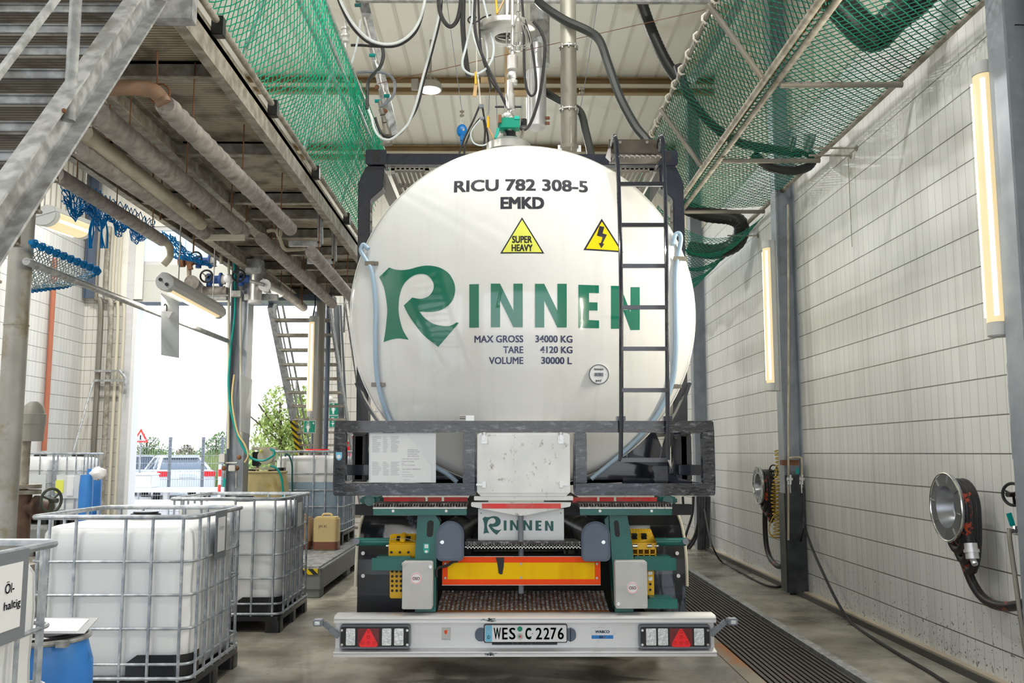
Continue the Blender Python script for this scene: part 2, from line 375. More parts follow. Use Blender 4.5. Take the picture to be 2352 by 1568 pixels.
        if axis == 'y': return s.prism([(a, y0, b) for a, b in P], (0, y1 - y0, 0))
        return s.prism([(x0, a, b) for a, b in P], (x1 - x0, 0, 0))
    def ball(s, c, r, n=12, sz=(1, 1, 1)):
        c = V(c); k = len(s.v); m = n // 2
        for i in range(m + 1):
            ph = pi * i / m
            for j in range(n):
                t = 2 * pi * j / n; s.v.append((c.x + r * sz[0] * sin(ph) * cos(t), c.y + r * sz[1] * sin(ph) * sin(t), c.z + r * sz[2] * cos(ph)))
        for i in range(m):
            for j in range(n): s.f.append([k + i * n + j, k + i * n + (j + 1) % n, k + (i + 1) * n + (j + 1) % n, k + (i + 1) * n + j])
        return s
    def build(s, name, m, parent=None, smooth=True, bevel=0., ang=35, fixn=True):
        me = bpy.data.meshes.new(name)
        o = bpy.data.objects.new(name, me)
        if parent is not None:
            root = parent
            while root.parent: root = root.parent
            org = ORG[root]; ORG[o] = org; o.parent = parent
        else:
            xs, ys, zs = zip(*s.v); org = V(((min(xs) + max(xs)) / 2, (min(ys) + max(ys)) / 2, min(zs))); o.location = org; ORG[o] = org
        me.from_pydata([(a - org.x, b - org.y, c - org.z) for a, b, c in s.v], [], s.f)
        me.update()
        if fixn:
            bm = bmesh.new(); bm.from_mesh(me); bmesh.ops.remove_doubles(bm, verts=bm.verts, dist=1e-6); bmesh.ops.recalc_face_normals(bm, faces=bm.faces)
            if bevel:
                es = [e for e in bm.edges if len(e.link_faces) == 2 and e.calc_face_angle(0) > .6]
                bmesh.ops.bevel(bm, geom=es, offset=bevel, segments=2, affect='EDGES', clamp_overlap=True)
            bm.to_mesh(me); bm.free()
        if smooth:
            me.polygons.foreach_set('use_smooth', [True] * len(me.polygons)); me.set_sharp_from_angle(angle=radians(ang))
        me.materials.append(M[m] if isinstance(m, str) else m)
        COL.objects.link(o)
        return o
def struct(mb, name, m, **k): return setp(mb.build(name, m, **k), kind='structure')
def part(name, m, parent, fn, **k):
    b = MB(); fn(b); return b.build(name, m, parent, **k)

# text as mesh ------------------------------------------------
_TC = {}
def text_geo(txt, bold=.0, font_res=3):
    key = (txt, bold)
    if key not in _TC:
        c = bpy.data.curves.new('t', 'FONT'); c.body = txt; c.resolution_u = font_res; c.fill_mode = 'FRONT'
        o = bpy.data.objects.new('t', c); COL.objects.link(o)
        dg = bpy.context.evaluated_depsgraph_get(); me = bpy.data.meshes.new_from_object(o.evaluated_get(dg))
        vs = [tuple(v.co) for v in me.vertices]; fs = [list(p.vertices) for p in me.polygons]
        bpy.data.objects.remove(o); bpy.data.curves.remove(c); bpy.data.meshes.remove(me)
        xs = [v[0] for v in vs]; ys = [v[1] for v in vs]
        x0, x1, y0, y1 = min(xs), max(xs), min(ys), max(ys)
        n0 = len(vs)
        if bold:      # heavier strokes: the same letters laid again slightly shifted
            sh = [(-bold, -bold * .6), (bold, bold * .6), (-bold, bold * .6), (bold, -bold * .6)]
            vs = [(x + a, y + c_, 0) for a, c_ in sh for x, y, z in vs]; fs = [[i + k * n0 for i in f] for k in range(4) for f in fs]
            x0 -= bold; x1 += bold; y0 -= bold * .6; y1 += bold * .6
        _TC[key] = ([((v[0] - x0) / (x1 - x0), (v[1] - y0) / (y1 - y0)) for v in vs], fs)
    return _TC[key]
def text_on(name, txt, o, ex, ez, m, parent, bold=.0, depth=0):
    """text filling the rectangle o + s*ex + t*ez"""
    vs, fs = text_geo(txt, bold); o, ex, ez = V(o), V(ex), V(ez)
    b = MB(); b.add([o + ex * a + ez * c for a, c in vs], fs)
    return b.build(name, m, parent, smooth=False, fixn=False)
# ============================================================ THE HALL
XR, XL, YB, YF, ZR = 3.36, -8.1, 18.0, -1.3, 7.5
TX0, TX1 = 1.785, 2.45      # drain trench
b = MB()
b.box(XL - .3, TX0 - .12, YF - .5, YB + .3, -.25, 0); b.box(TX1 + .09, XR + .3, YF - .5, YB + .3, -.25, 0)
b.box(TX0 - .12, TX1 + .09, YB - .6, YB + .3, -.25, 0); b.box(TX0 - .12, TX1 + .09, YF - .5, YB - .6, -.25, -.09)
struct(b, 'floor', 'concrete_floor', smooth=False)
b = MB(); b.box(TX0 - .12, TX0, YF, YB - .6, -.09, .004)
struct(b, 'trim_1', mat('rusty_edge', (.30, .26, .20), .6, .3, (.22, .20, .17), 3, stain_sheen=(.34, .14, .05), stscale=1.6, stpos=(.5, .6), ststretch=(1, .6, 1)))
b = MB(); b.box(TX1, TX1 + .03, YF, YB - .6, -.09, .012); b.box(TX1 + .03, TX1 + .09, YF, YB - .6, -.09, .006)
struct(b, 'trim_2', 'galv')
y = YF
gr = None
while y < YB - .7:      # trench grates, each plate liftable
    y1 = min(y + 1.5, YB - .62)
    b = MB(); b.box(TX0 + .01, TX1 - .01, y + .004, y1 - .004, -.06, -.03)
    n = 15
    for i in range(n):
        x = TX0 + .02 + (TX1 - TX0 - .04) * (i + .5) / n; b.box(x - .013, x + .013, y + .006, y1 - .006, -.03, -.004)
    nr = int((y1 - y) / .05)
    o = b.build('trench_grate', 'grating_dark', smooth=False)
    near = y1 < 10.3 and y1 > 6
    setp(o, 'dark brown slotted steel grate lying in the floor trench beside the truck', 'floor grate', 'dark grates laid end to end in the floor trench')
    y = y1
# right wall
b = MB(); b.box(XR, XR + .3, YF, YB + .3, 0, 5.3); struct(b, 'wall_right', 'tile_side', smooth=False)
b = MB()
yy = YF
while yy < YB: b.box(XR - .02, XR + .02, yy, yy + .11, 5.3, ZR); b.box(XR + .02, XR + .06, yy + .11, yy + .2, 5.3, ZR); yy += .2
struct(b, 'wall_right_upper', mat('upper_sheet', (.62, .60, .52), .4, 0, (.68, .66, .58), 2, stain_sheen=(.42, .36, .24), stscale=2.5, stpos=(.55, .75), ststretch=(1, 3, .5)), smooth=False)
b = MB(); b.box(3.22, 3.235, YF, YB, 0, .05); b.box(3.235, 3.30, YF, YB, 0, .004)
struct(b, 'baseboard_right', mat('gutter_dark', (.07, .068, .06), .6))
b = MB(); b.box(3.30, 3.36, YF, YB, 0, .035); struct(b, 'trim_3', mat('ledge', (.50, .43, .33), .8))
# left wall
b = MB(); b.box(XL - .3, XL, YF, YB + .3, 0, 5.6); struct(b, 'wall_left', 'tile_side', smooth=False)
b = MB(); b.box(XL - .3, XL, YF, YB + .3, 5.6, ZR); struct(b, 'wall_left_upper', 'wall_metal', smooth=False)
# back wall with the two truck doors
DX0, DX1 = at(292, 900, Y=YB).x, at(737, 900, Y=YB).x
EX0, EX1 = -1.95, 2.2
DZ = 5.95
b = MB()
b.box(XL, DX0, YB, YB + .3, 0, DZ); b.box(DX1, EX0, YB, YB + .3, 0, DZ); b.box(EX1, XR, YB, YB + .3, 0, DZ)
struct(b, 'wall_back', 'tile_back', smooth=False)
b = MB(); b.box(XL, XR, YB, YB + .3, DZ, ZR); b.box(XL, -7.0, YB - .03, YB, 4.5, DZ)
struct(b, 'wall_back_upper', 'roof_sheet', smooth=False)
z_low = at(400, 700, Y=YB).z; z_mid = at(400, 607, Y=YB).z; z_win = at(400, 550, Y=YB).z
def hang_door(name, x0, x1, zb, wins):
    t = setp(thing(name, None, None, ((x0 + x1) / 2, YB + .05, zb)), kind='structure')
    part('panel', 'door_panel', t, lambda q: (q.box(x0, x1, YB + .04, YB + .09, zb + .06, z_mid), [q.box(x0, x1, YB + .035, YB + .04, zb + .06 + k * .42, zb + .07 + k * .42) for k in range(2 if wins else 10)]), smooth=False)
    part('bottom_seal', 'slate_paint', t, lambda q: q.box(x0, x1, YB + .02, YB + .11, zb, zb + .06))
    def fr(q):
        q.box(x0, x1, YB + .04, YB + .09, z_mid, z_mid + .07); q.box(x0, x1, YB + .04, YB + .09, DZ - .08, DZ)
        n = 4
        for i in range(n + 1):
            xx = x0 + (x1 - x0) * i / n; q.box(xx - .05, xx + .05, YB + .04, YB + .09, z_mid + .07, DZ - .08)
    part('window_frame', 'alu', t, fr, smooth=False)
    part('pane', 'glass_win', t, lambda q: q.box(x0, x1, YB + .06, YB + .068, z_mid + .05, DZ - .05), smooth=False)
    return t
hang_door('door_1', DX0, DX1, z_low, True)
hang_door('door_2', EX0, EX1, 0.0, False)
b = MB(); b.box(DX0 - .08, DX0 + .05, YB - .06, YB, 0, DZ); struct(b, 'trim_4', 'alu')
b = MB(); b.box(DX0 + .05, DX0 + .12, YB - .02, YB + .3, 0, z_low); struct(b, 'trim_5', 'white_plain')
b = MB(); b.box(DX1 - .05, DX1 + .12, YB - .06, YB, 0, DZ); struct(b, 'trim_6', 'galv')
# front wall behind the camera with the open entrance the truck came through
b = MB(); b.box(XL, -7.2, YF - .3, YF, 0, ZR); b.box(-3.4, -2.1, YF - .3, YF, 0, ZR); b.box(-7.2, -3.4, YF - .3, YF, 4.6, ZR); b.box(2.3, XR, YF - .3, YF, 0, ZR); b.box(-2.1, 2.3, YF - .3, YF, 4.6, ZR); struct(b, 'wall_front', 'tile_back', smooth=False)
# roof
b = MB(); b.box(XL - .3, XR + .3, YF, YB + .3, ZR, ZR + .1); struct(b, 'ceiling', 'roof_sheet', smooth=False)
b = MB()
for x in [XL + .3 * i for i in range(39)]: b.box(x, x + .04, YF, YB, ZR - .010, ZR)
struct(b, 'ceiling_ribs', mat('rib', (.66, .65, .58), .4), smooth=False)
for i, yp in enumerate((-.9, 2.2, 6.3, 10.3, 14.35, 17.7)):
    b = MB(); b.channel((XL, yp, ZR - .30), (XR, yp, ZR - .30), .10, .27, .02)
    struct(b, 'roof_beam', 'brown_steel', smooth=False)
    b = MB(); b.box(XL, XR, yp - .16, yp - .11, ZR - .22, ZR - .17); struct(b, 'roof_beam_rail', 'plastic_cream', smooth=False)
b = MB(); b.box(-1.6, 2.0, 9.55, 9.75, 5.72, 5.94)       # grey crossbeam at the very top of the view
# columns on the right wall and between the bays
mat('column_paint', (.27, .30, .34), .4, .3, (.36, .39, .43), 5, stain_sheen=(.5, .52, .54), stscale=9, stpos=(.68, .72), bump=.1)
def column(x, y, z1, m='column_paint', wx=.22, wy=.2, z0=0, nm='steel_column'):
    q = MB(); q.ibeam((x, y, z0), (x, y, z1), wy, wx, .016, up=(1, 0, 0)); return struct(q, nm, m, smooth=False)
for yc in (0.7, 5.68, 10.62, 15.5): column(3.25, yc, ZR)
q = MB(); q.box(3.135, 3.35, 10.495, 10.515, .02, 1.3); q.box(3.125, 3.138, 10.515, 10.73, .02, 1.1); 
# column base plate of the second column is blackened
struct(q, 'column_cladding', mat('col_dark', (.03, .033, .037), .35, .4, (.08, .085, .09), 5), smooth=False)
for yc in (11.55,): column(-3.25, yc, 4.1, wx=.22, wy=.24)
column(-3.32, 16.9, 4.1)
column(XL + .14, 17.85, ZR, 'slate_paint', wx=.2, wy=.12, z0=4.5)
# ============================================================ OUTSIDE
b = MB(); b.box(-60, 60, YB + .3, 90, -.3, -.02); struct(b, 'ground_outside', mat('field', (.25, .31, .12), .9, 0, (.42, .45, .22), .6), smooth=False)
b = MB(); b.box(-40, 12, YB + .3, 41, -.02, 0); struct(b, 'road', 'asphalt', smooth=False)
b = MB(); b.box(-60, 60, -70, YF - .5, -.3, -.01); struct(b, 'ground_front', mat('front_ground', (.52, .51, .48), .9, 0, (.60, .59, .55), .4), smooth=False)
def leafy(q, c, rx, rz, n, s, rng):
    for _ in range(n):
        a = rng.uniform(0, 2 * pi); ph = math.acos(rng.uniform(-1, 1)); r = rng.uniform(.55, 1) ** .5
        p = V(c) + V((rx * r * sin(ph) * cos(a), rx * r * sin(ph) * sin(a), rz * r * cos(ph)))
        u = V((rng.uniform(-1, 1), rng.uniform(-1, 1), rng.uniform(-1, 1))).normalized(); w_ = basis(u)[0]; l = s * rng.uniform(.6, 1.3)
        q.add([p - u * l, p + w_ * l * .45, p + u * l, p - w_ * l * .45], [(0, 1, 2, 3)])
def tree(name, label, x, y, h, wd, seed, m='leaf', n=1500, s=.09, cat='tree', trunk=.3):
    rng = random.Random(seed); t = thing(name, label, cat, (x, y, 0), None)
    def crown(q):
        k = 9
        for i in range(k):
            a = rng.uniform(0, 2 * pi); r = rng.uniform(0, wd * .42); zz = rng.uniform(trunk * h + wd * .1, h - wd * .22)
            leafy(q, (x + cos(a) * r, y + sin(a) * r, zz), wd * rng.uniform(.2, .32), wd * rng.uniform(.18, .3), n // k, s, rng)
    part('crown', m, t, crown, smooth=False, fixn=False)
    def tr(q):
        q.tube([(x, y, 0), (x + .05, y, h * .5), (x, y, h * .8)], .06 * wd / 3 + .03, 8, rf=lambda a: 1 - .6 * a)
        for i in range(6):
            a = rng.uniform(0, 2 * pi); z0 = h * rng.uniform(.25, .6); q.tube([(x, y, z0), (x + cos(a) * wd * .3, y + sin(a) * wd * .3, z0 + h * .22)], .025, 6)
    part('trunk', 'bark', t, tr)
    return t
p = at(640, 1039, Y=30); tree('tree', 'big bright green bush beyond the open door behind the steep stair', p.x, 30, 3.9, 3.4, 3, n=9000, s=.085, trunk=.1)
p = at(705, 1039, Y=31); tree('tree', 'bright green bush half hidden behind the stair treads', p.x, 35, 3.6, 2.4, 4, n=4000, s=.085, trunk=.1)
p = at(600, 1039, Y=34); tree('tree', 'low darker green bush at the lower edge of the big bright bush', p.x - .6, 38.5, 2.9, 2.6, 14, m='leaf_dark', n=2500, s=.1, trunk=.1)
p = at(336, 1039, Y=55); tree('tree', 'small round tree on the field behind the warning sign', p.x, 55, 2.95, 1.7, 5, m='leaf_dark', n=1500, s=.09)
p = at(365, 1039, Y=60); tree('tree', 'low dark shrub on the horizon beside the small round tree', p.x, 60, 2.3, 2.0, 6, m='leaf_dark', n=900, s=.1)
p = at(495, 1039, Y=55); tree('tree', 'dark green tree on the horizon just beside the bay column', p.x, 55, 2.9, 2.0, 8, m='leaf_dark', n=1500, s=.1)
b = MB(); rng = random.Random(5)
p0, p1 = at(300, 1028, Y=70), at(750, 1028, Y=70)
for i in range(60): leafy(b, (p0.x + (p1.x - p0.x) * i / 59, 70 + rng.uniform(-1, 1), rng.uniform(.6, 1.5)), .6, .45, 60, .16, rng)
setp(b.build('hedge', 'leaf_dark', smooth=False, fixn=False), 'low green hedge along the horizon outside the open door', 'hedge', kind='stuff')
b = MB(); rng = random.Random(6); p = at(412, 1030, Y=50)
for i in range(10): leafy(b, (p.x + rng.uniform(-.65, .65), 50, rng.uniform(.5, 1.75)), .4, .35, 100, .1, rng)
setp(b.build('hay_pile', 'hedge_brown', smooth=False, fixn=False), 'brown scrub heap on the field behind the parked cars', 'scrub', kind='stuff')
b = MB(); rng = random.Random(9)
for i in range(9000):
    x, y = rng.uniform(-22, -9), rng.uniform(40.0, 50); h = rng.uniform(.7, 1.65); a = rng.uniform(-.12, .12)
    b.add([(x - .03, y, 0), (x + .03, y, 0), (x + a, y, h)], [(0, 1, 2)])
setp(b.build('tall_grass', 'grass', smooth=False, fixn=False), 'tall pale grass of the meadow behind the fence', 'grass', kind='stuff')
# mesh fence
fx0, fx1 = at(296, 1039, Y=24).x, at(540, 1039, Y=24).x
t = thing('mesh_fence', 'grey wire mesh fence with dark posts outside the open door', 'fence', ((fx0 + fx1) / 2, 24, 0))
for u in (306, 391, 467, 511, 560):
    p = at(u, 1006, Y=24); part('post', 'frame_grey', t, lambda q: q.box(p.x - .035, p.x + .035, 24, 24.06, 0, p.z + .03), smooth=False)
def wires(q):
    n = int((fx1 - fx0) / .06)
    for i in range(n): x = fx0 + i * .06; q.bar((x, 23.99, .05), (x, 23.99, 1.9), .005, .005)
    for k in range(10): q.bar((fx0, 23.98, .08 + k * .2), (fx1, 23.98, .08 + k * .2), .012, .012)
part('wire_mesh', 'galv', t, wires, smooth=False)
# warning sign
p = at(323, 1005, Y=26)
t = thing('warning_sign', 'red and white triangular road warning sign on a post beyond the fence', 'road sign', (p.x, 26, 0))
part('post', 'galv', t, lambda q: q.cyl((p.x, 26.03, 0), (p.x, 26.03, p.z + .2), .03, 10))
def tri(q, r, y): q.prism([(p.x + r * sin(radians(120 * k)), y, p.z + r * cos(radians(120 * k))) for k in range(3)], (0, .01, 0))
part('board', 'red_refl', t, lambda q: tri(q, .26, 26)); part('face', 'white_plain', t, lambda q: tri(q, .16, 25.99)); part('symbol', 'black', t, lambda q: q.box(p.x - .015, p.x + .015, 25.98, 25.99, p.z - .06, p.z + .07))
# cars
def car(name, label, x, y, rz, paint, wagon):
    """side outline pushed across the width, rounded and narrowed towards the roof; local x = length, front at +x"""
    t = thing(name, label, 'car', (x, y, 0)); Mx = Matrix.Translation((x, y, 0)) @ Matrix.Rotation(rz, 4, 'Z')
    def put(q, fn):
        k = MB(); fn(k); q.add([Mx @ V(v) for v in k.v], k.f)
    if wagon: roofp = [(-2.2, .95), (-2.05, 1.38), (-1.6, 1.46), (.3, 1.44), (1.15, .98)]
    else: roofp = [(-1.75, 1.0), (-1.05, 1.36), (-.3, 1.44), (.4, 1.40), (1.25, .95)]
    body = [(-2.28, .35), (-2.3, .75), (-2.2, .98), (-1.7, 1.0), (1.2, .96), (2.05, .82), (2.25, .6), (2.2, .3), (1.8, .25), (-1.9, .25)]
    def bodyf(q):
        def f(k):
            prof = [(.0, 1), (.0, .0)]
            for yy, sc in ((-.9, 0), (.9, 0)): pass
            n = len(body); ys = [(-.9, .93), (-.84, 1), (.84, 1), (.9, .93)]
            vs = []
            for yy, sc in ys: vs += [(a * (.97 + .03 * sc), yy, .3 + (c - .3) * sc if c > .3 else c) for a, c in body]
            fs = [list(range(n))[::-1], list(range(3 * n, 4 * n))]
            for j in range(3): fs += [(j * n + i, j * n + (i + 1) % n, (j + 1) * n + (i + 1) % n, (j + 1) * n + i) for i in range(n)]
            k.add(vs, fs)
        put(q, f)
    part('body', paint, t, bodyf, bevel=.04)
    def cab(q, grow, cut):
        def f(k):
            n = len(roofp); vs = []
            for sg in (-1, 1):
                for a, c in roofp: vs.append((a, sg * ((.80 if c < 1.1 else .60) + grow), min(c, cut)))
            k.add(vs, [list(range(n))[::-1], list(range(n, 2 * n))] + [(i, (i + 1) % n, n + (i + 1) % n, n + i) for i in range(n)])
        put(q, f)
    part('windows', 'car_glass', t, lambda q: cab(q, 0, 9))
    def rf(q):
        def f(k):
            k.rbox(roofp[1][0] - .02, roofp[3][0] + .02, -.63, .63, 1.37 if not wagon else 1.39, 1.47, .15)
            for sg in (-1, 1):
                P = [(a, sg * (.81 if c < 1.1 else .62), c) for a, c in roofp]
                for i0, i1 in ((0, 1), (3, 4)): k.bar(P[i0], P[i1], .09, .06)
                k.bar((-.55, sg * .80, 1.0), (-.55, sg * .62, 1.42), .08, .05)
        put(q, f)
    part('roof', paint, t, rf, bevel=.01)
    for sx in (-1.4, 1.35):
        for sg in (-1, 1):
            def wh(q): put(q, lambda k: (k.cyl((sx, sg * .7, .32), (sx, sg * .92, .32), .32, 24)))
            wl = part('wheel', 'black_rubber', t, wh)
            part('rim', 'alu', wl, lambda q: put(q, lambda k: k.cyl((sx, sg * .915, .32), (sx, sg * .93, .32), .2, 20)))
    for sg in (-1, 1):
        part('tail_light', 'red_lens', t, lambda q: put(q, lambda k: k.rbox(-2.33, -2.1, sg * .72 - .19, sg * .72 + .19, .78, .95, .05)))
    part('number_plate', 'paper', t, lambda q: put(q, lambda k: k.box(-2.34, -2.3, -.26, .26, .74, .86)))
    return t
p = at(402, 1100, Y=33); car('car', 'white saloon car parked nearest the fence with red tail lights showing', p.x, 33, radians(118), 'car_white', False)
p = at(322, 1100, Y=36); car('car', 'silver estate car parked beside the white saloon', p.x - .6, 36, radians(122), 'car_silver', True)
p = at(341, 1100, Y=23)
t = thing('transport_box', 'white plastic transport box standing in front of the silver car', 'box', (p.x, 22.6, .6))
part('body', 'white_plain', t, lambda q: q.box(p.x - .3, p.x + .3, 22.4, 22.9, .72, 1.02), bevel=.02)
part('lid', 'paper', t, lambda q: q.box(p.x - .31, p.x + .31, 22.38, 22.92, 1.02, 1.06), bevel=.01)
t = thing('guard_rail', 'white low barrier rail outside the open door', 'barrier', (p.x + .4, 22.6, 0))
part('rail', 'white_plain', t, lambda q: (q.box(p.x - 1.2, p.x + 2.6, 22.35, 22.95, .62, .72), q.box(p.x - 1.2, p.x + 2.6, 22.35, 22.43, .3, .45)))
for dx in (-1, .6, 2.3): part('post', 'white_plain', t, lambda q: q.box(p.x + dx - .05, p.x + dx + .05, 22.5, 22.6, 0, .62))
p = at(506, 1060, Y=22)
t = thing('marker_post', 'red and white striped marker post outside beside the bay column', 'post', (p.x, 22, 0))
part('post', 'white_plain', t, lambda q: q.cyl((p.x, 22, 0), (p.x, 22, 1.28), .035, 12))
part('bands', 'red_refl', t, lambda q: [q.cyl((p.x, 22, z), (p.x, 22, z + .16), .037, 12) for z in (.3, .65, 1.0)])
# ============================================================ THE TANK CONTAINER
TCX, TCZ, TR, TY = 0.142, 2.556, 1.254, 6.75
RC, RK = 2.5, 0.15
YC = TY - (RC - sqrt((RC - RK) ** 2 - (TR - RK) ** 2)) + RC       # centre of the dished end's crown
RTAN = RC * (TR - RK) / (RC - RK)
def head_y(x, z):
    r = min(hypot(x - TCX, z - TCZ), TR - 1e-4)
    if r <= RTAN: return YC - sqrt(RC * RC - r * r)
    return TY - sqrt(max(RK * RK - (r - (TR - RK)) ** 2, 0))
def on_head(u, v, off=0.):
    y = 6.4
    for _ in range(12):
        p = at(u, v, Y=y); y = head_y(p.x, p.z)
    return V((p.x, y - off, p.z))
tank = thing('tank_container', 'white cylindrical tank container in a black frame on the truck trailer', 'tank', (TCX, 6.3, 1.27))
prof = []
for i in range(25):
    a = math.asin(RTAN / RC) * i / 24; prof.append((YC - RC * cos(a), RC * sin(a)))
a0 = math.asin(RTAN / RC)
for i in range(1, 11):
    a = a0 + (pi / 2 - a0) * i / 10; prof.append((TY - RK * cos(a), TR - RK + RK * sin(a)))
YE = 13.6
prof += [(TY + k * (YE - TY) / 12, TR) for k in range(1, 13)]
prof += [(YE + .35 * sin(pi / 2 * i / 10), TR * cos(pi / 2 * i / 10)) for i in range(1, 11)]
b = MB(); b.lathe((TCX, 0, TCZ), (0, 1, 0), prof, 128); b.build('tank_shell', 'white_paint', tank, ang=50)
b = MB(); b.lathe((TCX, 0, TCZ), (0, 1, 0), [(TY - .012, TR - .004), (TY - .01, TR + .006), (TY + .03, TR + .006), (TY + .032, TR - .004)], 128)
b.build('weld_band', 'white_paint', tank)
# --- decals lying on the dished end
def cut_mesh(bm, step):
    xs = [v.co.x for v in bm.verts]; zs = [v.co.z for v in bm.verts]
    for ax, lo, hi in (((1, 0, 0), min(xs), max(xs)), ((0, 0, 1), min(zs), max(zs))):
        k = math.floor(lo / step) + 1
        while k * step < hi:
            bmesh.ops.bisect_plane(bm, geom=bm.verts[:] + bm.edges[:] + bm.faces[:], plane_co=V(ax) * k * step, plane_no=V(ax)); k += 1
def decal(name, vs2, fs, m, off=.0015, step=.06, parent=tank):
    """flat outline in (x, z), cut fine and laid onto the dished end"""
    me = bpy.data.meshes.new(name); bm = bmesh.new()
    vv = [bm.verts.new((x, 0, z)) for x, z in vs2]
    for f in fs:
        try: bm.faces.new([vv[i] for i in f])
        except ValueError: pass
    bm.normal_update()
    bmesh.ops.triangulate(bm, faces=bm.faces[:], ngon_method='EAR_CLIP')
    cut_mesh(bm, step)
    org = ORG[tank]
    for v in bm.verts: v.co = V((v.co.x, head_y(v.co.x, v.co.z) - off, v.co.z)) - org
    bm.normal_update()
    for f in bm.faces:
        if f.normal.y > 0: f.normal_flip()
    bm.to_mesh(me); bm.free(); me.polygons.foreach_set('use_smooth', [True] * len(me.polygons)); me.materials.append(M[m])
    o = bpy.data.objects.new(name, me); COL.objects.link(o); o.parent = parent; ORG[o] = org
    return o
def dtext(txt, u0, u1, v0, v1, m='dark_text', bold=.02, off=.0015, name='lettering', parent=tank):
    uc, vc = (u0 + u1) / 2, (v0 + v1) / 2
    a, c = on_head(u0, vc), on_head(u1, vc); zt, zb = on_head(uc, v0).z, on_head(uc, v1).z
    vs, fs = text_geo(txt, bold)
    return decal(name, [(a.x + (c.x - a.x) * s, zb + (zt - zb) * t_) for s, t_ in vs], fs, m, off, parent=parent)
def dpoly(pts, m, off=.0015, name='mark', parent=tank, step=.06):
    q = [on_head(u, v) for u, v in pts]; return decal(name, [(p.x, p.z) for p in q], [list(range(len(q)))], m, off, step, parent)
dtext('RICU 782 308-5', 1043, 1350, 411, 438, bold=.032)
dtext('EMKD', 1149.5, 1250, 452, 479.5, bold=.05)
for s_, u0, u1, v0, v1 in (('MAX GROSS', 1089.6, 1202, 770, 786.5), ('34000 KG', 1229.5, 1315, 770, 786.5), ('TARE', 1155.5, 1202, 795, 811), ('4120 KG', 1240.5, 1315, 795, 811),
                           ('VOLUME', 1123, 1202, 819.5, 836), ('30000 L', 1243, 1313.5, 819.5, 836)):
    dtext(s_, u0, u1, v0, v1, 'navy_text', .03)
C5 = lambda pts: [(740 + x * .36610, 500 + y * .36610) for x, y in pts]
RPTS = [(358, 372), (420, 312), (455, 324), (500, 328), (550, 322), (600, 308), (650, 300), (700, 303), (750, 318), (795, 350), (823, 395), (834, 440), (830, 485), (815, 520), (785, 555),
        (745, 578), (700, 589), (650, 591), (610, 588), (640, 625), (680, 655), (720, 672), (770, 680), (810, 675), (845, 655), (857, 660), (728, 810), (640, 740), (590, 680), (545, 615), (512, 550),
        (565, 500), (610, 508), (645, 502), (675, 485), (695, 455), (700, 420), (685, 385), (655, 358), (615, 352), (575, 362), (535, 390), (505, 430), (488, 480), (480, 540), (482, 610), (505, 700),
        (543, 765), (480, 757), (430, 765), (385, 780), (395, 720), (402, 660), (408, 580), (400, 500), (385, 430)]
SHARP = {0, 1, 24, 25, 26, 30, 31, 47, 50, 18}
def smooth_outline(P, sharp, n=5):
    out = []; m = len(P)
    for i in range(m):
        a, b_, c, d = P[(i - 1) % m], P[i], P[(i + 1) % m], P[(i + 2) % m]
        if i in sharp: a = b_
        if (i + 1) % m in sharp: d = c
        for k in range(n):
            t = k / n; t2, t3 = t * t, t ** 3
            out.append(tuple(.5 * ((2 * b_[j]) + (c[j] - a[j]) * t + (2 * a[j] - 5 * b_[j] + 4 * c[j] - d[j]) * t2 + (3 * b_[j] - a[j] - 3 * c[j] + d[j]) * t3) for j in (0, 1)))
    return out
ROUT = smooth_outline(RPTS, SHARP)
dpoly(C5(ROUT), 'green_logo', name='logo_letter')
def n_poly(x0, x1, yt, yb, w_, dt=0, db=0):
    return [(x0, yt), (x0 + w_, yt), (x1 - w_, yt + (yb - yt) * .62), (x1 - w_, yt + dt), (x1, yt + dt), (x1, yb + db), (x1 - w_, yb + db), (x0 + w_, yb - (yb - yt) * .62), (x0 + w_, yb), (x0, yb)]
LET = [[(923, 417), (983, 416), (983, 689), (923, 690)], n_poly(1058, 1258, 413, 687, 58), n_poly(1335, 1534, 414, 688, 58),
       [(1608, 420), (1736, 424), (1736, 473), (1674, 471), (1674, 530), (1727, 531), (1727, 582), (1674, 581), (1674, 641), (1737, 644), (1737, 693), (1608, 691)], n_poly(1812, 1992, 427, 696, 57, 8, 8)]
for l in LET: dpoly(C5(l), 'green_logo', name='logo_letter')
# warning signs
def warn(pts, fill, inset, name):
    cx = sum(p[0] for p in pts) / 3; cy = sum(p[1] for p in pts) / 3
    o = dpoly(pts, 'dark_text', .0012, name); dpoly([(cx + (x - cx) * inset, cy + (y - cy) * inset) for x, y in pts], fill, .002, 'sign_face', parent=o); return o
w1 = warn([(1199, 499), (1250, 582), (1149, 582)], 'yellow_sign', .90, 'weight_sign')
dtext('SUPER', 1176, 1222, 541.5, 558, bold=.04, off=.0028, parent=w1); dtext('HEAVY', 1175, 1223.5, 561, 577, bold=.04, off=.0028, parent=w1)
w2 = warn([(1382, 502), (1432, 580), (1340, 574)], 'orange_sign', .86, 'voltage_sign')
dpoly([(1377, 519), (1388, 521), (1384, 536), (1394, 539), (1384, 559), (1388, 560), (1381, 570), (1375, 558), (1380, 558), (1384, 545), (1371, 541)], 'dark_text', .0028, 'bolt', w2)
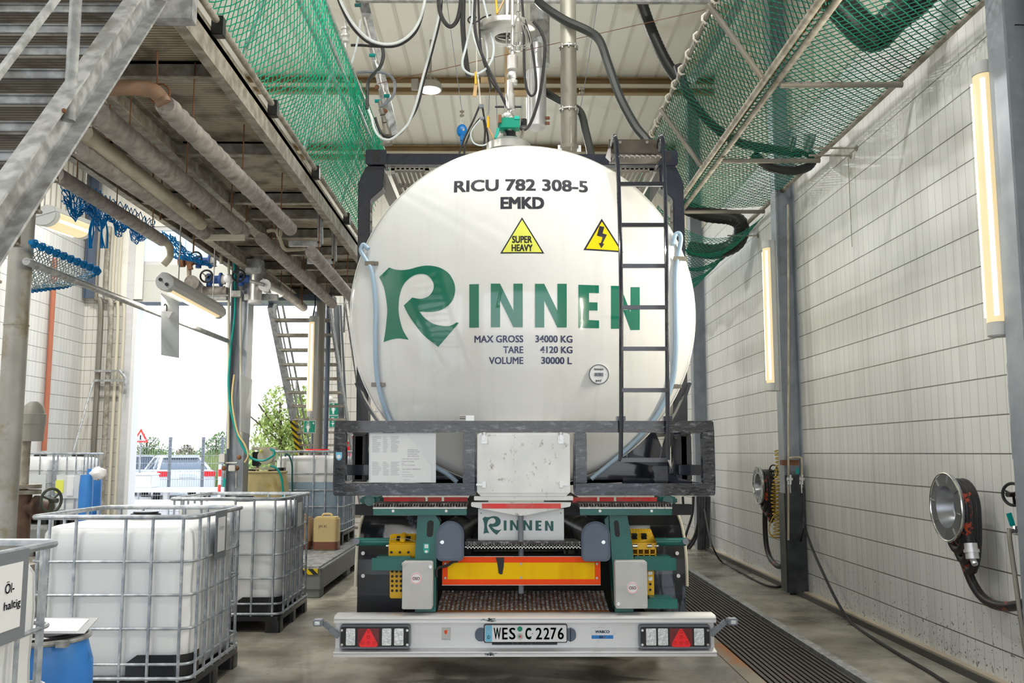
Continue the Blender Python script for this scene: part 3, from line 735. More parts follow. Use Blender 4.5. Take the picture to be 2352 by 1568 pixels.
# thermometer
c0 = on_head(1375, 860); rr = abs(on_head(1396.5, 860).x - c0.x)
g = part('thermometer', 'placard_white', tank, lambda q: q.cyl((c0.x, c0.y + .03, c0.z), (c0.x, c0.y - .022, c0.z), rr, 40))
part('rim', 'dark_text', g, lambda q: q.tube([(c0.x + rr * cos(a * pi / 20), c0.y - .022, c0.z + rr * sin(a * pi / 20)) for a in range(40)], .003, 6, closed=True))
yy = c0.y - .0235
part('display', 'frame_grey', g, lambda q: q.box(c0.x - rr * .48, c0.x + rr * .45, yy - .001, yy, c0.z - rr * .2, c0.z + rr * .16))
text_on('lettering', '15', (c0.x - .02, yy - .002, c0.z - rr * .13), (.035, 0, 0), (0, 0, rr * .24), 'dark_text', g)
text_on('lettering', 'RINNEN', (c0.x - rr * .48, yy, c0.z + rr * .42), (rr * .95, 0, 0), (0, 0, rr * .2), 'teal', g, .03)
text_on('lettering', 'IMT', (c0.x - rr * .36, yy, c0.z - rr * .8), (rr * .65, 0, 0), (0, 0, rr * .22), 'dark_text', g, .03)
text_on('lettering', '°C', (c0.x + rr * .58, yy, c0.z - rr * .1), (rr * .18, 0, 0), (0, 0, rr * .16), 'frame_grey', g)
# drain tubes on the dished end
def head_tube(name, pts, r, m='tube_blue'):
    P = []
    for u, v in pts:
        p = on_head(u, v); y = min(p.y, TY - .1); P.append(at(u, v, Y=y - r - .012))
    return part(name, m, tank, lambda q: q.tube(catmull(P, 8), r, 12))
tl = [(846, 572), (836, 562), (831, 566), (829.5, 577), (840, 596), (851, 615), (857, 645), (861.5, 683), (863, 720), (862, 756), (862, 793), (863, 830), (866, 866), (872, 896), (881, 928), (893, 960), (915, 1000), (955, 1045), (1000, 1073), (1025, 1087), (1050, 1107)]
head_tube('drain_tube', tl, .0165)
tr_ = [(1546, 562), (1551, 540), (1560, 536), (1564, 548), (1560, 575), (1554, 610), (1552, 650), (1553, 720), (1553, 790), (1549, 850), (1541, 890), (1528, 920), (1506, 958), (1470, 1002), (1430, 1040), (1395, 1070), (1358, 1100)]
head_tube('drain_tube', tr_, .0165)
for u, v in ((851, 607), (866, 884), (1556, 596), (1544, 888)):
    p = on_head(u, v); yy = min(p.y, TY - .1)
    q = at(u, v, Y=yy)
    part('tube_clamp', 'steel_dull', tank, lambda k: (k.box(q.x - .036, q.x + .036, yy - .040, yy - .034, q.z - .016, q.z + .016), k.box(q.x + .03, q.x + .06, yy - .04, yy - .006, q.z - .012, q.z + .014)), bevel=.002)
# --- frame, rear box
fy0, fy1 = 6.16, 6.24
def bx(u0, u1, v0, v1, Y, y1):
    a, c = at(u0, v1, Y=Y), at(u1, v0, Y=Y); return a.x, c.x, Y, y1, a.z, c.z
def pbox(q, u0, u1, v0, v1, Y, y1): q.box(*bx(u0, u1, v0, v1, Y, y1))
X0, X1 = at(767, 1050, Y=fy0).x, at(1641, 1050, Y=fy0).x
zt0, zt1 = at(1200, 993, Y=fy0).z, at(1200, 966, Y=fy0).z
zb0, zb1 = at(1200, 1138, Y=fy0).z, at(1200, 1110, Y=fy0).z
xm0, xm1, xn0, xn1 = at(1063, 1050, Y=fy0).x, at(1093, 1050, Y=fy0).x, at(1319, 1050, Y=fy0).x, at(1348, 1050, Y=fy0).x
def rear_box(q):
    q.box(X0, X1, fy0, fy1, zt0, zt1); q.box(X0, xm1, fy0, fy1, zb0, zb1); q.box(xn0, X1, fy0, fy1, zb0, zb1)
    q.box(X0, X0 + .075, fy0, fy1, zb1, zt0); q.box(X1 - .075, X1, fy0, fy1, zb1, zt0)
    q.box(xm0, xm1, fy0, fy1, zb1, zt0); q.box(xn0, xn1, fy0, fy1, zb1, zt0)
b = MB(); rear_box(b); b.build('rear_frame', 'black_crinkle', tank, bevel=.006)
def side_frame(q):
    for x0, x1 in ((X0, X0 + .08), (X1 - .08, X1)):
        q.box(x0, x1, fy1, YE, zt0, zt1); q.box(x0, x1, fy1, YE, zb0, zb1)
        for y in (6.9, 8.6, 10.2, 12): q.box(x0, x1, y, y + .1, zb1, zt0)
    for u0, u1 in ((813, 846), (1548, 1578)): q.box(*bx(u0, u1, 1000, 1106, 6.9, 7.0))
    q.box(*bx(795, 846, 1067, 1091, 6.6, 6.7)); q.box(*bx(1560, 1640, 1067, 1091, 6.6, 6.7))
b = MB(); side_frame(b); b.build('bottom_frame', 'black_paint', tank, bevel=.005)
# uprights, corner castings, top rails (rear end frame)
EY = 7.09
def post_shape(q, sg):
    ul = lambda u: u if sg < 0 else 2400 - u - 0
    pts = [(840, 381), (822, 421), (820, 700), (818, 960), (816, 1005), (845, 1005), (848, 700), (850, 458), (880, 432), (883, 381)]
    if sg > 0: pts = [(1552, 381), (1570, 421), (1577, 700), (1580, 960), (1578, 1005), (1546, 1005), (1548, 700), (1546, 457), (1516, 430), (1514, 381)]
    q.prism([at(u, v, Y=EY) for u, v in pts], (0, .14, 0))
for sg in (-1, 1): part('corner_post', 'black_paint', tank, lambda q: post_shape(q, sg), bevel=.008)
zc0, zc1 = at(1200, 380, Y=EY).z, at(1200, 346, Y=EY).z
for u0, u1 in ((840, 888), (1507, 1556)):
    xa, xb = at(u0, 363, Y=EY).x, at(u1, 363, Y=EY).x; xc = (xa + xb) / 2
    cc = part('corner_casting', 'black_paint', tank, lambda q: q.rbox(xa, xb, EY - .02, EY + .16, zc0, zc1, .012, axis='y'), bevel=.004)
    part('locking_hole', 'black', cc, lambda q: q.rbox(xc - .032, xc + .032, EY - .023, EY - .018, zc0 + .025, zc1 - .02, .03, axis='y'))
b = MB(); xa, xb = at(886, 363, Y=EY).x, at(1509, 363, Y=EY).x
b.box(xa, xb, EY + .01, EY + .1, at(1200, 377, Y=EY).z, at(1200, 352, Y=EY).z); b.build('top_rail', 'black_paint', tank, bevel=.004)
b = MB()
for x in (at(864, 363, Y=EY).x, at(1532, 363, Y=EY).x): b.box(x - .05, x + .05, EY + .14, YE, zc0 + .01, zc1 - .02)
b.build('top_side_rail', 'black_paint', tank, bevel=.004)
# diagonal straps from the posts under the tank
def strap(q, sg):
    pts = [(820, 880), (835, 915), (850, 940), (868, 966), (885, 985)] if sg < 0 else [(1582, 880), (1570, 915), (1556, 945), (1540, 975)]
    P = [at(u, v, Y=6.85) for u, v in pts]
    for a, c in zip(P, P[1:]): q.bar(a, c, .02, .12, up=(0, 1, 0))
for sg in (-1, 1): part('saddle_strap', 'black_paint', tank, lambda q: strap(q, sg))
def braces(q):
    for (a, c, w_) in (((1540, 985), (1522, 1062), .05), ((1440, 1048), (1530, 1070), .04), ((1500, 1085), (1600, 1120), .05), ((1430, 1105), (1560, 1108), .035), ((1525, 985), (1560, 1000), .04)):
        q.bar(at(*a, Y=6.55), at(*c, Y=6.6), w_, .05)
    q.box(*bx(1504, 1534, 1070, 1108, 6.5, 6.6))
part('brace', 'black_paint', tank, braces, bevel=.003)
# saddle and underframe below the tank
def saddle(q, y):
    P = [(TCX + (TR + .02) * sin(radians(a)), TCZ - (TR + .02) * cos(radians(a))) for a in range(-50, 51, 5)]
    q.prism([(x, y, z) for x, z in P] + [(X1 - .1, y, zb1), (X0 + .1, y, zb1)], (0, .06, 0))
for y in (7.0, 9.3, 11.6, 13.2): part('saddle', 'black_paint', tank, lambda q: saddle(q, y))
# stainless box in the middle
bx0, bx1, bz0, bz1 = at(1096, 1060, Y=6.14).x, at(1309, 1060, Y=6.14).x, at(1200, 1133, Y=6.14).z, at(1200, 994, Y=6.14).z
cab = part('cabinet', 'alu', tank, lambda q: q.box(bx0 + .01, bx1 - .01, 6.16, 6.75, bz0 - .01, bz1), bevel=.004)
part('cabinet_door', 'plate_steel', cab, lambda q: q.box(bx0, bx1, 6.13, 6.155, bz0, bz1 - .005), bevel=.006)
for u in (1112, 1288):
    x = at(u, 1000, Y=6.12).x
    part('latch', 'steel', cab, lambda q: (q.box(x - .018, x + .018, 6.118, 6.13, bz1 - .07, bz1 - .02), q.cyl((x, 6.115, bz1 - .012), (x, 6.115, bz1 + .004), .014, 12), q.box(x - .009, x + .009, 6.105, 6.118, bz1 - .05, bz1 - .005)), bevel=.002)
    part('hinge', 'steel', cab, lambda q: (q.box(x - .05 if u < 1200 else x, x if u < 1200 else x + .05, 6.115, 6.13, bz0 + .05, bz0 + .065), q.box(x - .012, x + .012, 6.108, 6.13, bz0 + .038, bz0 + .078)), bevel=.002)
part('cabinet_sill', 'plate_steel', cab, lambda q: (q.box(bx0 - .02, bx1 + .02, 6.15, 6.3, bz0 - .045, bz0 - .018), q.box(bx0 + .02, bx1 - .02, 6.14, 6.2, bz0 - .018, bz0)), bevel=.003)
# approval plate
pa = lambda u, v, y=6.19: at(u, v, Y=y)
pl = part('approval_plate', 'placard', tank, lambda q: q.prism([pa(848, 994), (pa(1001, 994)), pa(1001, 1108), pa(847, 1108)], (0, .012, 0)))
wp = part('data_sheet', 'placard_white', pl, lambda q: q.prism([pa(852, 996, 6.187), pa(935, 996, 6.187), pa(990, 1068, 6.187), pa(990, 1107, 6.187), pa(851, 1107, 6.187)], (0, .003, 0)))
def tl_lines(q):
    rng = random.Random(2)
    for u0, u1 in ((855, 876), (880, 894), (898, 918)):
        for v in [1003 + 3.4 * i for i in range(11)] + [1061 + 3.6 * i for i in range(9)]:
            a, c = pa(u0, v, 6.186), pa(u0 + (u1 - u0) * rng.uniform(.5, 1), v, 6.186); q.box(a.x, c.x, 6.185, 6.1865, a.z - .0012, a.z + .0012)
part('fine_print', 'tint_text', pl, tl_lines, smooth=False)
for s_, u0, u1, v0, v1 in (('APPROVED FOR', 936, 959, 1031.5, 1034.5), ('TRANSPORT UNDER', 936, 964, 1036, 1039), ('CUSTOMS SEAL', 936, 959, 1041, 1044), ('GB/C 4387 BI-09', 936, 962, 1046, 1049),
                           ('TYPE: 30000 LTR. 34 000 KG', 923, 963, 1052.5, 1055), ('MANUFACTURERS', 923, 951, 1058, 1061), ('NO.', 923, 929, 1062.5, 1065.3), ('OF THE CONTAINER', 923, 953, 1066.5, 1069.5), ('CSC SAFETY APPROVAL', 924, 967, 1075.5, 1079), ('DATE OF MANUF.', 924, 943, 1083, 1085), ('MAX. GROSS WEIGHT', 923, 949, 1088.5, 1090.5), ('ALLOWABLE STACKING', 923, 951, 1093, 1095), ('NEXT TEST', 926, 941, 1100, 1102)):
    a, c, d = pa(u0, v1, 6.185), pa(u1, v1, 6.185), pa(u0, v0, 6.185); text_on('fine_print', s_, a, c - a, d - a, 'tint_text', pl)
# small round sticker at the left post, bracket on the top beam
a = at(778.5, 1047, Y=fy0)
part('sticker', 'sky_blue', tank, lambda q: q.prism([at(u, v, Y=fy0 - .003) for u, v in ((771.5, 1038), (785.5, 1038), (785.5, 1050), (783, 1055), (778.5, 1057.5), (774, 1055), (771.5, 1050))], (0, .002, 0)))
part('sticker', 'white_plain', tank, lambda q: q.cyl((a.x, fy0 - .003, a.z - .004), (a.x, fy0 - .005, a.z - .004), .013, 20))
a = at(1077, 960, Y=6.2)
part('bracket', 'steel', tank, lambda q: (q.box(a.x - .02, a.x + .035, 6.18, 6.23, zt1, zt1 + .035), q.cyl((a.x - .06, 6.2, zt1 + .02), (a.x, 6.2, zt1 + .02), .007, 8), q.cyl((a.x - .06, 6.2, zt1 + .032), (a.x, 6.2, zt1 + .032), .006, 8)))
# --- ladder
LY = lambda v: 6.13 if v > 560 else 6.13 + (560 - v) / 250 * .24
lp = [(1405, 343), (1407, 322), (1412, 312), (1416, 330), (1421, 423), (1425, 560), (1427, 700), (1427, 960), (1425.5, 1056)]
rp = [(1512, 345), (1514, 320), (1518.5, 311), (1523, 326), (1527, 423), (1530.5, 560), (1532, 700), (1533.5, 960), (1534, 1056)]
lad = lambda q: None
def rail(q, pts):
    P = [at(u, v, Y=LY(v) + (.28 if i == 0 else (.12 if i == 1 else 0))) for i, (u, v) in enumerate(pts)]
    P = catmull(P[:4], 4)[:-1] + P[3:]; q.tube(P, .0150, 10)
rungs = (423, 517, 611, 706, 801, 896, 1056)
ladder = part('ladder', 'black_paint', tank, lambda q: (rail(q, lp), rail(q, rp)))
for v in rungs:
    y = LY(v); ul = 1421 + (v - 423) / 137 * 4 if v < 560 else 1426.5; ur = 1527 + (v - 423) / 137 * 4 if v < 560 else 1533
    part('rung', 'black_paint', ladder, lambda q: q.bar(at(ul, v, Y=y), at(ur, v, Y=y), .028, .028, up=(0, 1, 0)), bevel=.003)
for u in (1426, 1533):
    p = at(u, 962, Y=6.16); part('ladder_bracket', 'black_paint', ladder, lambda q: q.box(p.x - .03, p.x + .03, 6.14, 6.22, zt1, zt1 + .03), bevel=.003)
# top step: folded brown steel plates with a toothed tread
a, c = at(1395, 373, Y=6.6), at(1510, 322, Y=6.6)
st = part('top_step', 'dark_ladder_step', tank, lambda q: (q.box(a.x + .01, c.x, 6.58, 6.6, at(1400, 356, Y=6.6).z, c.z), q.prism([at(1401, 374, Y=6.45), at(1508, 374, Y=6.45), at(1518, 360, Y=6.35), at(1421, 360, Y=6.35)], (0, .01, .01)),
    q.prism([at(1390, 362, Y=6.6), at(1403, 322, Y=6.6), at(1403, 374, Y=6.45)], (.008, 0, 0)), q.box(a.x + .01, c.x, 6.36, 6.6, at(1400, 356.5, Y=6.4).z, at(1400, 354.5, Y=6.4).z)), bevel=.002)
def teeth(q):
    for i in range(8):
        p = at(1424 + i * 12, 357, Y=6.36); q.bar(p, p + V((.035, 0, -.012)), .012, .010)
part('tread_teeth', 'steel', st, teeth)
for u in (1424, 1486):
    p = at(u, 327, Y=6.575); part('bolt', 'chrome', st, lambda q: q.cyl(p, p + V((0, -.008, 0)), .011, 12))
# walkways on top seen from below
def walkway(q, u0, u1, u2, u3):
    p0, p1, p2, p3 = at(u0, 380, Y=7.25), at(u1, 380, Y=7.25), at(u2, 425, Y=8.6), at(u3, 425, Y=8.6)
    z = p0.z - .02; x0, x1 = p0.x, p1.x
    for i in range(14):
        y = 7.25 + i * .42; q.box(x0, x1, y, y + .06, z - .02, z)
    q.box(x0, x0 + .03, 7.25, YE, z - .05, z); q.box(x1 - .03, x1, 7.25, YE, z - .05, z)
    for i in range(8): x = x0 + (x1 - x0) * (i + .5) / 8; q.box(x - .012, x + .012, 7.25, YE, z - .012, z)
part('walkway', 'steel_dull', tank, lambda q: walkway(q, 898, 985, 920, 980), smooth=False)
part('walkway', 'steel_dull', tank, lambda q: walkway(q, 1415, 1500, 1415, 1480), smooth=False)
# manhole lid on the back of the tank
my = 7.6; mp = at(1168, 335, Y=my); mz = at(1168, 323, Y=my).z - .15
def lid(q):
    q.lathe((mp.x, my, 0), (0, 0, 1), [(mz - .35, .15), (mz + .05, .15), (mz + .05, .185), (mz + .11, .185), (mz + .12, .17), (mz + .15, .12), (mz + .155, 0)], 40)
part('manhole_lid', 'steel', tank, lid)
def valve_top(q): q.cyl((mp.x + .01, my, mz + .1), (mp.x + .01, my, mz + .25), .04, 20)
part('valve', 'black_plastic', tank, valve_top)
part('valve_cap', 'steel', tank, lambda q: (q.cyl((mp.x + .01, my - .02, mz + .24), (mp.x + .01, my - .02, mz + .34), .025, 14)))
# ============================================================ THE TRAILER
trl = thing('truck_trailer', 'tank truck trailer seen from behind with silver bumper and green brackets', 'truck', (.142, 6.1, .25))
BY = 6.08
bX0, bX1 = at(766, 1458, Y=BY).x, at(1646, 1458, Y=BY).x
Zb = lambda v, Y=BY: at(1200, v, Y=Y).z
z_tl, z_th = Zb(1430), Zb(1419)          # upper lip
z_bl, z_bh = Zb(1508), Zb(1497)
def bumper(q):
    d = .11
    q.prof((bX0, 0, 0), (bX1, 0, 0), [(0, 0)] * 3) if False else None
    yb = BY
    P = [(yb, z_tl), (yb, z_th), (yb + .03, z_th + .012), (yb + d, z_th + .014), (yb + d, z_th - .004), (yb + .085, z_tl), (yb + .085, Zb(1487, BY + .085)),
         (yb + .03, z_bh + .004), (yb, z_bh), (yb, z_bl), (yb + d + .02, z_bl), (yb + d + .02, z_tl)]
    P = [(yb, z_tl), (yb, z_th), (yb + .03, z_th + .014), (yb + .14, z_th + .014), (yb + .14, z_bl), (yb, z_bl), (yb, z_bh), (yb + .075, z_bh + .012), (yb + .075, z_tl + .004)]
    q.prism([(bX0, y, z) for y, z in P], (bX1 - bX0, 0, 0))
    q.box(bX0, bX1, yb - .002, yb, (z_tl + z_th) / 2 + .004, (z_tl + z_th) / 2 + .008); q.box(bX0, bX1, yb - .002, yb, z_bl + .018, z_bl + .021)
bmp = part('bumper', 'alu', trl, bumper, bevel=.003)
FY = BY + .075       # bumper face
for v0, v1 in ((1420, 1428), (1498, 1506)):
    rng = random.Random(int(v0))
    def scr(q):
        for i in range(26):
            u = 1110 + rng.gauss(14, 7); v = rng.uniform(v0, v1); p = at(u, v, Y=BY - .001); s = rng.uniform(.004, .012); h = rng.uniform(.002, .006)
            q.add([(p.x - s, BY - .0025, p.z), (p.x, BY - .0025, p.z - h), (p.x + s, BY - .0025, p.z + h * .4), (p.x + s * .3, BY - .0025, p.z + h)], [(0, 1, 2, 3)])
    part('scuff_mark', 'frame_grey', bmp, scr, smooth=False)
# number plate
pc = lambda u, v, y=FY - .03: at(u, v, Y=y)
def rrect(q, u0, u1, v0, v1, y0, y1, r=.01):
    a, c = at(u0, v1, Y=y0), at(u1, v0, Y=y0); q.rbox(a.x, c.x, y0, y1, a.z, c.z, r, axis='y')
npl = part('number_plate', 'black_plastic', trl, lambda q: (rrect(q, 1111, 1303, 1433, 1476, FY - .028, FY, .012), rrect(q, 1130, 1280, 1474, 1480.5, FY - .028, FY, .004)))
part('plate_field', 'paper', npl, lambda q: rrect(q, 1113.5, 1301, 1435, 1474, FY - .031, FY - .027, .009))
part('country_band', 'sky_blue', npl, lambda q: rrect(q, 1114.5, 1130, 1436, 1473.5, FY - .033, FY - .03, .004))
def plate_text(s_, u0, u1, v0, v1, m, y=FY - .0335, bold=0., par=npl, nm='lettering'):
    a, c, d = at(u0, v1, Y=y), at(u1, v1, Y=y), at(u0, v0, Y=y); return text_on(nm, s_, a, c - a, d - a, m, par, bold)
mat('plate_green', (.02, .20, .13), .4, spec=.2)
for s_, u0, u1 in (('W', 1134, 1150.5), ('E', 1153.5, 1166), ('S', 1169.5, 1184), ('C', 1206.5, 1220.5), ('2', 1230.5, 1245), ('2', 1248.5, 1262), ('7', 1264.5, 1278), ('6', 1281, 1295)):
    plate_text(s_, u0, u1, 1441, 1468, 'plate_green', bold=.045 if s_ == 'C' else .018)
plate_text('.', 1221.8, 1224, 1453.5, 1455.5, 'dark_text')
plate_text('D', 1120, 1126, 1459, 1467, 'white_plain', bold=.03)
plate_text('RI-FA Fahrzeugteilehandel', 1175, 1255, 1475.2, 1479.4, 'white_plain', FY - .029, .02)
a = at(1194, 1444, Y=FY - .034); part('inspection_seal', 'first_aid_green', npl, lambda q: q.cyl(a, a + V((0, -.002, 0)), .016, 24))
a = at(1194.5, 1461, Y=FY - .034); part('inspection_seal', 'grey_box', npl, lambda q: q.cyl(a, a + V((0, -.002, 0)), .0195, 24))
part('inspection_seal', 'first_aid_green', npl, lambda q: q.box(a.x - .008, a.x, a.y - .004, a.y - .002, a.z - .007, a.z + .008)); part('inspection_seal', 'red_lens', npl, lambda q: q.box(a.x, a.x + .008, a.y - .004, a.y - .002, a.z - .007, a.z + .006))
a = at(1122, 1447, Y=FY - .034)
part('star_ring', 'paper', npl, lambda q: [q.ball(a + V((cos(k * pi / 6) * .0125, 0, sin(k * pi / 6) * .0125)), .0019, 6) for k in range(12)])
for u0, u1 in ((1091, 1118), (1298, 1323)): part('plate_lamp', 'slate_paint', bmp, lambda q: rrect(q, u0, u1, 1442, 1473, FY - .024, FY, .036), bevel=.004)
# stickers on the bumper
s_ = part('sticker', 'grey_box', bmp, lambda q: rrect(q, 1014, 1035.5, 1441, 1465, FY - .003, FY, .002)); part('shield', 'red_orange', s_, lambda q: q.prism([at(u, v, Y=FY - .004) for u, v in ((1020.5, 1447.5), (1027.5, 1446.5), (1026.5, 1454), (1023.5, 1456.5), (1021, 1453))], (0, .001, 0)))
plate_text('KRESSNAU', 1014.5, 1035, 1465.5, 1469.5, 'frame_grey', FY - .003, par=bmp)
s_ = part('sticker', 'paper', bmp, lambda q: rrect(q, 1359, 1408.5, 1441, 1467, FY - .003, FY, .002)); part('band', 'blue_band', s_, lambda q: rrect(q, 1359, 1408.5, 1458.5, 1466.5, FY - .0045, FY - .003, .001))
plate_text('WABCO', 1367, 1400, 1447, 1453.5, 'blue_band', FY - .0045, .035, s_); plate_text('EBS', 1377, 1390.5, 1460, 1465, 'white_plain', FY - .0055, .03, s_)
# tail lamp clusters
def tail(u0, u1, order):
    t = part('tail_lamp', 'frame_grey', trl, lambda q: rrect(q, u0, u1, 1435.5, 1490, FY - .055, FY, .016), bevel=.006)
    part('lamp_face', 'black_plastic', t, lambda q: rrect(q, u0 + 3, u1 - 3, 1439, 1485, FY - .058, FY - .05, .012))
    yf = FY - .061
    for kind, a_, c_ in order:
        if kind == 'c': part('lens', 'clear_lens', t, lambda q: rrect(q, a_, c_, 1443, 1482, yf - .003, yf + .004, .006), bevel=.002)
        else:
            part('reflector_field', 'red_dark', t, lambda q: rrect(q, a_, c_, 1443, 1483, yf - .002, yf + .004, .005))
            m_ = (a_ + c_) / 2; pts = smooth_tri([(m_, 1438), (c_ - .5, 1485.5), (a_ + .5, 1485.5)])
            part('reflector', 'red_lens', t, lambda q: q.prism([at(u, v, Y=yf - .008) for u, v in pts], (0, .007, 0)))
            for uu, vv in ((m_, 1450), (m_, 1462.5), (m_, 1476), (m_ - 14, 1476), (m_ + 14, 1476)):
                p = at(uu, vv, Y=yf - .0082); part('led_mark', 'red_dark', t, lambda q: q.tube([p + V((x * .0075, 0, z * .0075)) for x, z in ((-1, -1), (1, -1), (1, 1), (-1, 1))], .0012, 4, closed=True))
    for u in (u0 + 6.5, u1 - 6.5):
        for v in (1447, 1480):
            p = at(u, v, Y=yf); part('screw', 'chrome', t, lambda q: q.cyl(p, p + V((0, -.004, 0)), .008, 12))
def smooth_tri(P, k=.22):
    out = []
    for i in range(3):
        a_, b_, c_ = V(P[i - 1]), V(P[i]), V(P[(i + 1) % 3])
        p, q = b_ + (a_ - b_) * k, b_ + (c_ - b_) * k
        for s in range(6):
            t = s / 5; out.append(tuple((1 - t) ** 2 * p + 2 * t * (1 - t) * b_ + t * t * q))
    return out
tail(779, 942, [('c', 794, 816), ('r', 821, 871), ('c', 877, 899), ('c', 905, 927)])
tail(1469, 1632.5, [('c', 1484.5, 1507), ('c', 1512, 1534), ('r', 1539, 1590), ('c', 1595, 1617)])
# rubber arms with side marker lamps
def arm(pts, lu, lv, sg):
    t = part('marker_arm', 'frame_grey', trl, lambda q: [q.bar(at(*a_, Y=6.12), at(*c_, Y=6.12), .035, .022, up=(0, 1, 0)) for a_, c_ in zip(pts, pts[1:])], bevel=.004)
    p = at(lu, lv, Y=6.1); part('marker_housing', 'frame_grey', t, lambda q: q.box(p.x - .03, p.x + .03, 6.07, 6.14, p.z - .02, p.z + .02), bevel=.005); part('marker_lens', 'clear_lens', t, lambda q: q.box(p.x - .016, p.x + .016, 6.062, 6.07, p.z - .011, p.z + .011), bevel=.002)
arm([(779, 1462), (757, 1441), (744, 1430), (730, 1429)], 731, 1429, -1); arm([(1632, 1458), (1655, 1437), (1667, 1426), (1683, 1425)], 1682, 1426.5, 1)
# chassis behind
CY = 6.45
def chassis(q):
    for x in (-.32, .60): q.box(x, x + .1, 6.5, 14, .82, 1.14)
    q.box(-.9, 1.2, 6.9, 7.05, .85, 1.1); q.box(-1.0, 1.28, 6.42, 6.5, 1.13, 1.2)
    q.box(-.9, 1.18, 6.3, 6.36, .30, .42); q.box(-.75, -.66, 6.3, 6.9, .34, .5); q.box(.95, 1.04, 6.3, 6.9, .34, .5)
    for y in (8.2, 9.5, 10.8): q.box(-.3, .6, y - .06, y + .06, .44, .58)
    q.box(-.9, 1.18, 7.1, 7.12, .35, .8)
part('chassis', 'black', trl, chassis, smooth=False)
for y in (8.2, 9.5, 10.8):
    for x in (-.83, .87):
        wl = part('wheel', 'black_rubber', trl, lambda q: q.lathe((x, y, .5), (1, 0, 0), [(-.19, .28), (-.19, .46), (-.15, .5), (.38, .5), (.40, .46), (.40, .28), (.1, .27)], 36))
        part('rim', 'steel_dull', wl, lambda q: q.lathe((x, y, .5), (1, 0, 0), [(.05, 0), (.05, .1), (.2, .26), (.36, .28)], 24))
# mudguards
def guard(u0, u1, sg):
    P = []
    prof = [(8.5, 1162), (8.0, 1158), (7.1, 1160)]
    pts = [(7.0, 1.12), (6.85, 1.10), (6.72, 1.04), (6.62, .94), (6.58, .82), (6.57, .72), (6.57, .64)]
    x0, x1 = at(u0, 1300, Y=6.57).x, at(u1, 1300, Y=6.57).x
    def f(q):
        for (ya, za), (yb, zb_) in zip(pts, pts[1:]): q.prism([(x0, ya, za), (x1, ya, za), (x1, yb, zb_), (x0, yb, zb_)], (0, .012, 0))
    g = part('mudguard', 'mud_black', trl, f)
    xo = x0 if sg < 0 else x1
    part('edge_trim', 'plastic_cream', g, lambda q: q.tube([(xo, y - .004, z) for y, z in pts], .011, 8))
    part('flap', 'mud_black', g, lambda q: q.box(x0 + .01, x1 - .01, 6.575, 6.585, .18, .66))
    for v in (1270, 1322):
        p = at(834 if sg < 0 else (1555 if v < 1300 else 1558), v, Y=6.565); part('rivet', 'white_plain', g, lambda q: q.cyl(p, p + V((0, -.006, 0)), .013, 14))
guard(818, 1005, -1); guard(1405, 1577, 1)
part('inner_guard', 'black_plastic', trl, lambda q: (q.box(-1.05, -.6, 7.3, 7.33, .3, 1.2), q.box(.9, 1.3, 7.3, 7.33, .3, 1.2)))
# green brackets
def frontpoly(q, pts, Y, d): q.prism([at(u, v, Y=Y) for u, v in pts], (0, d, 0))
C6 = lambda pts: [(740 + x * .36610, 994 + y * .36610) for x, y in pts]
ua = part('upright_bracket', 'green_paint', trl, lambda q: (frontpoly(q, C6([(598, 516), (712, 516), (704, 690), (700, 800), (700, 1122), (582, 1122), (580, 800)]), 6.2, .01), q.prism([at(*p, Y=6.2) for p in C6([(712, 516), (740, 560), (716, 800), (712, 1122), (700, 1122), (700, 800)])], (0, .16, 0))), bevel=.003)
part('slot', 'black', ua, lambda q: frontpoly(q, C6([(660, 560), (672, 548), (688, 548), (700, 560), (694, 640), (684, 652), (664, 652), (655, 640)]), 6.197, .002))
part('fold_line', 'green_paint', ua, lambda q: q.bar(at(952, 1287, Y=6.19), at(997, 1287, Y=6.19), .012, .012))
a_ = part('sticker', 'sticker_green', ua, lambda q: frontpoly(q, [(972.5, 1248), (986.5, 1248), (986.5, 1266), (984, 1270), (975, 1270), (972.5, 1266)], 6.195, .002))
p = at(979.5, 1254, Y=6.193); part('sticker_emblem', 'paper', a_, lambda q: q.box(p.x - .012, p.x + .012, 6.191, 6.194, p.z - .012, p.z + .012)); part('sticker_emblem', 'paper', a_, lambda q: q.ball((p.x, 6.193, p.z - .034), .011, 12, (1, .1, .8)))
ub = part('upright_bracket', 'green_paint', trl, lambda q: (frontpoly(q, C6([(1800, 514), (1915, 516), (1930, 600), (1954, 770), (1954, 1122), (1836, 1122), (1840, 800), (1838, 700)]), 6.2, .01), q.prism([at(*p, Y=6.2) for p in C6([(1800, 514), (1770, 545), (1815, 800), (1836, 1122), (1836, 800)])], (0, .16, 0))), bevel=.003)
part('slot', 'black', ub, lambda q: frontpoly(q, C6([(1830, 560), (1838, 548), (1852, 548), (1860, 560), (1868, 640), (1862, 652), (1846, 652), (1836, 640)]), 6.197, .002))
for (u0, u1, v0, v1) in ((853, 955, 1281, 1310), (1446, 1553, 1281, 1310), (1480, 1556, 1375, 1398)):
    part('cross_bracket', 'green_paint', trl, lambda q: (q.box(*bx(u0, u1, v0, v1, 6.22, 6.23)), q.box(*bx(u0 + 12, u1 - 12, v0 - 4, v0 + 1, 6.23, 6.34))), bevel=.003)
for u0, u1 in ((819, 897), (1504, 1575)):
    t = part('cross_tube', 'green_paint', trl, lambda q: q.cyl(at(u0, 1244, Y=6.36), at(u1, 1244, Y=6.36), .027, 16))
    ue = u0 if u0 < 1000 else u1
    part('pivot', 'frame_grey', t, lambda q: q.cyl(at(ue, 1243, Y=6.30), at(ue, 1243, Y=6.42), .02, 14))
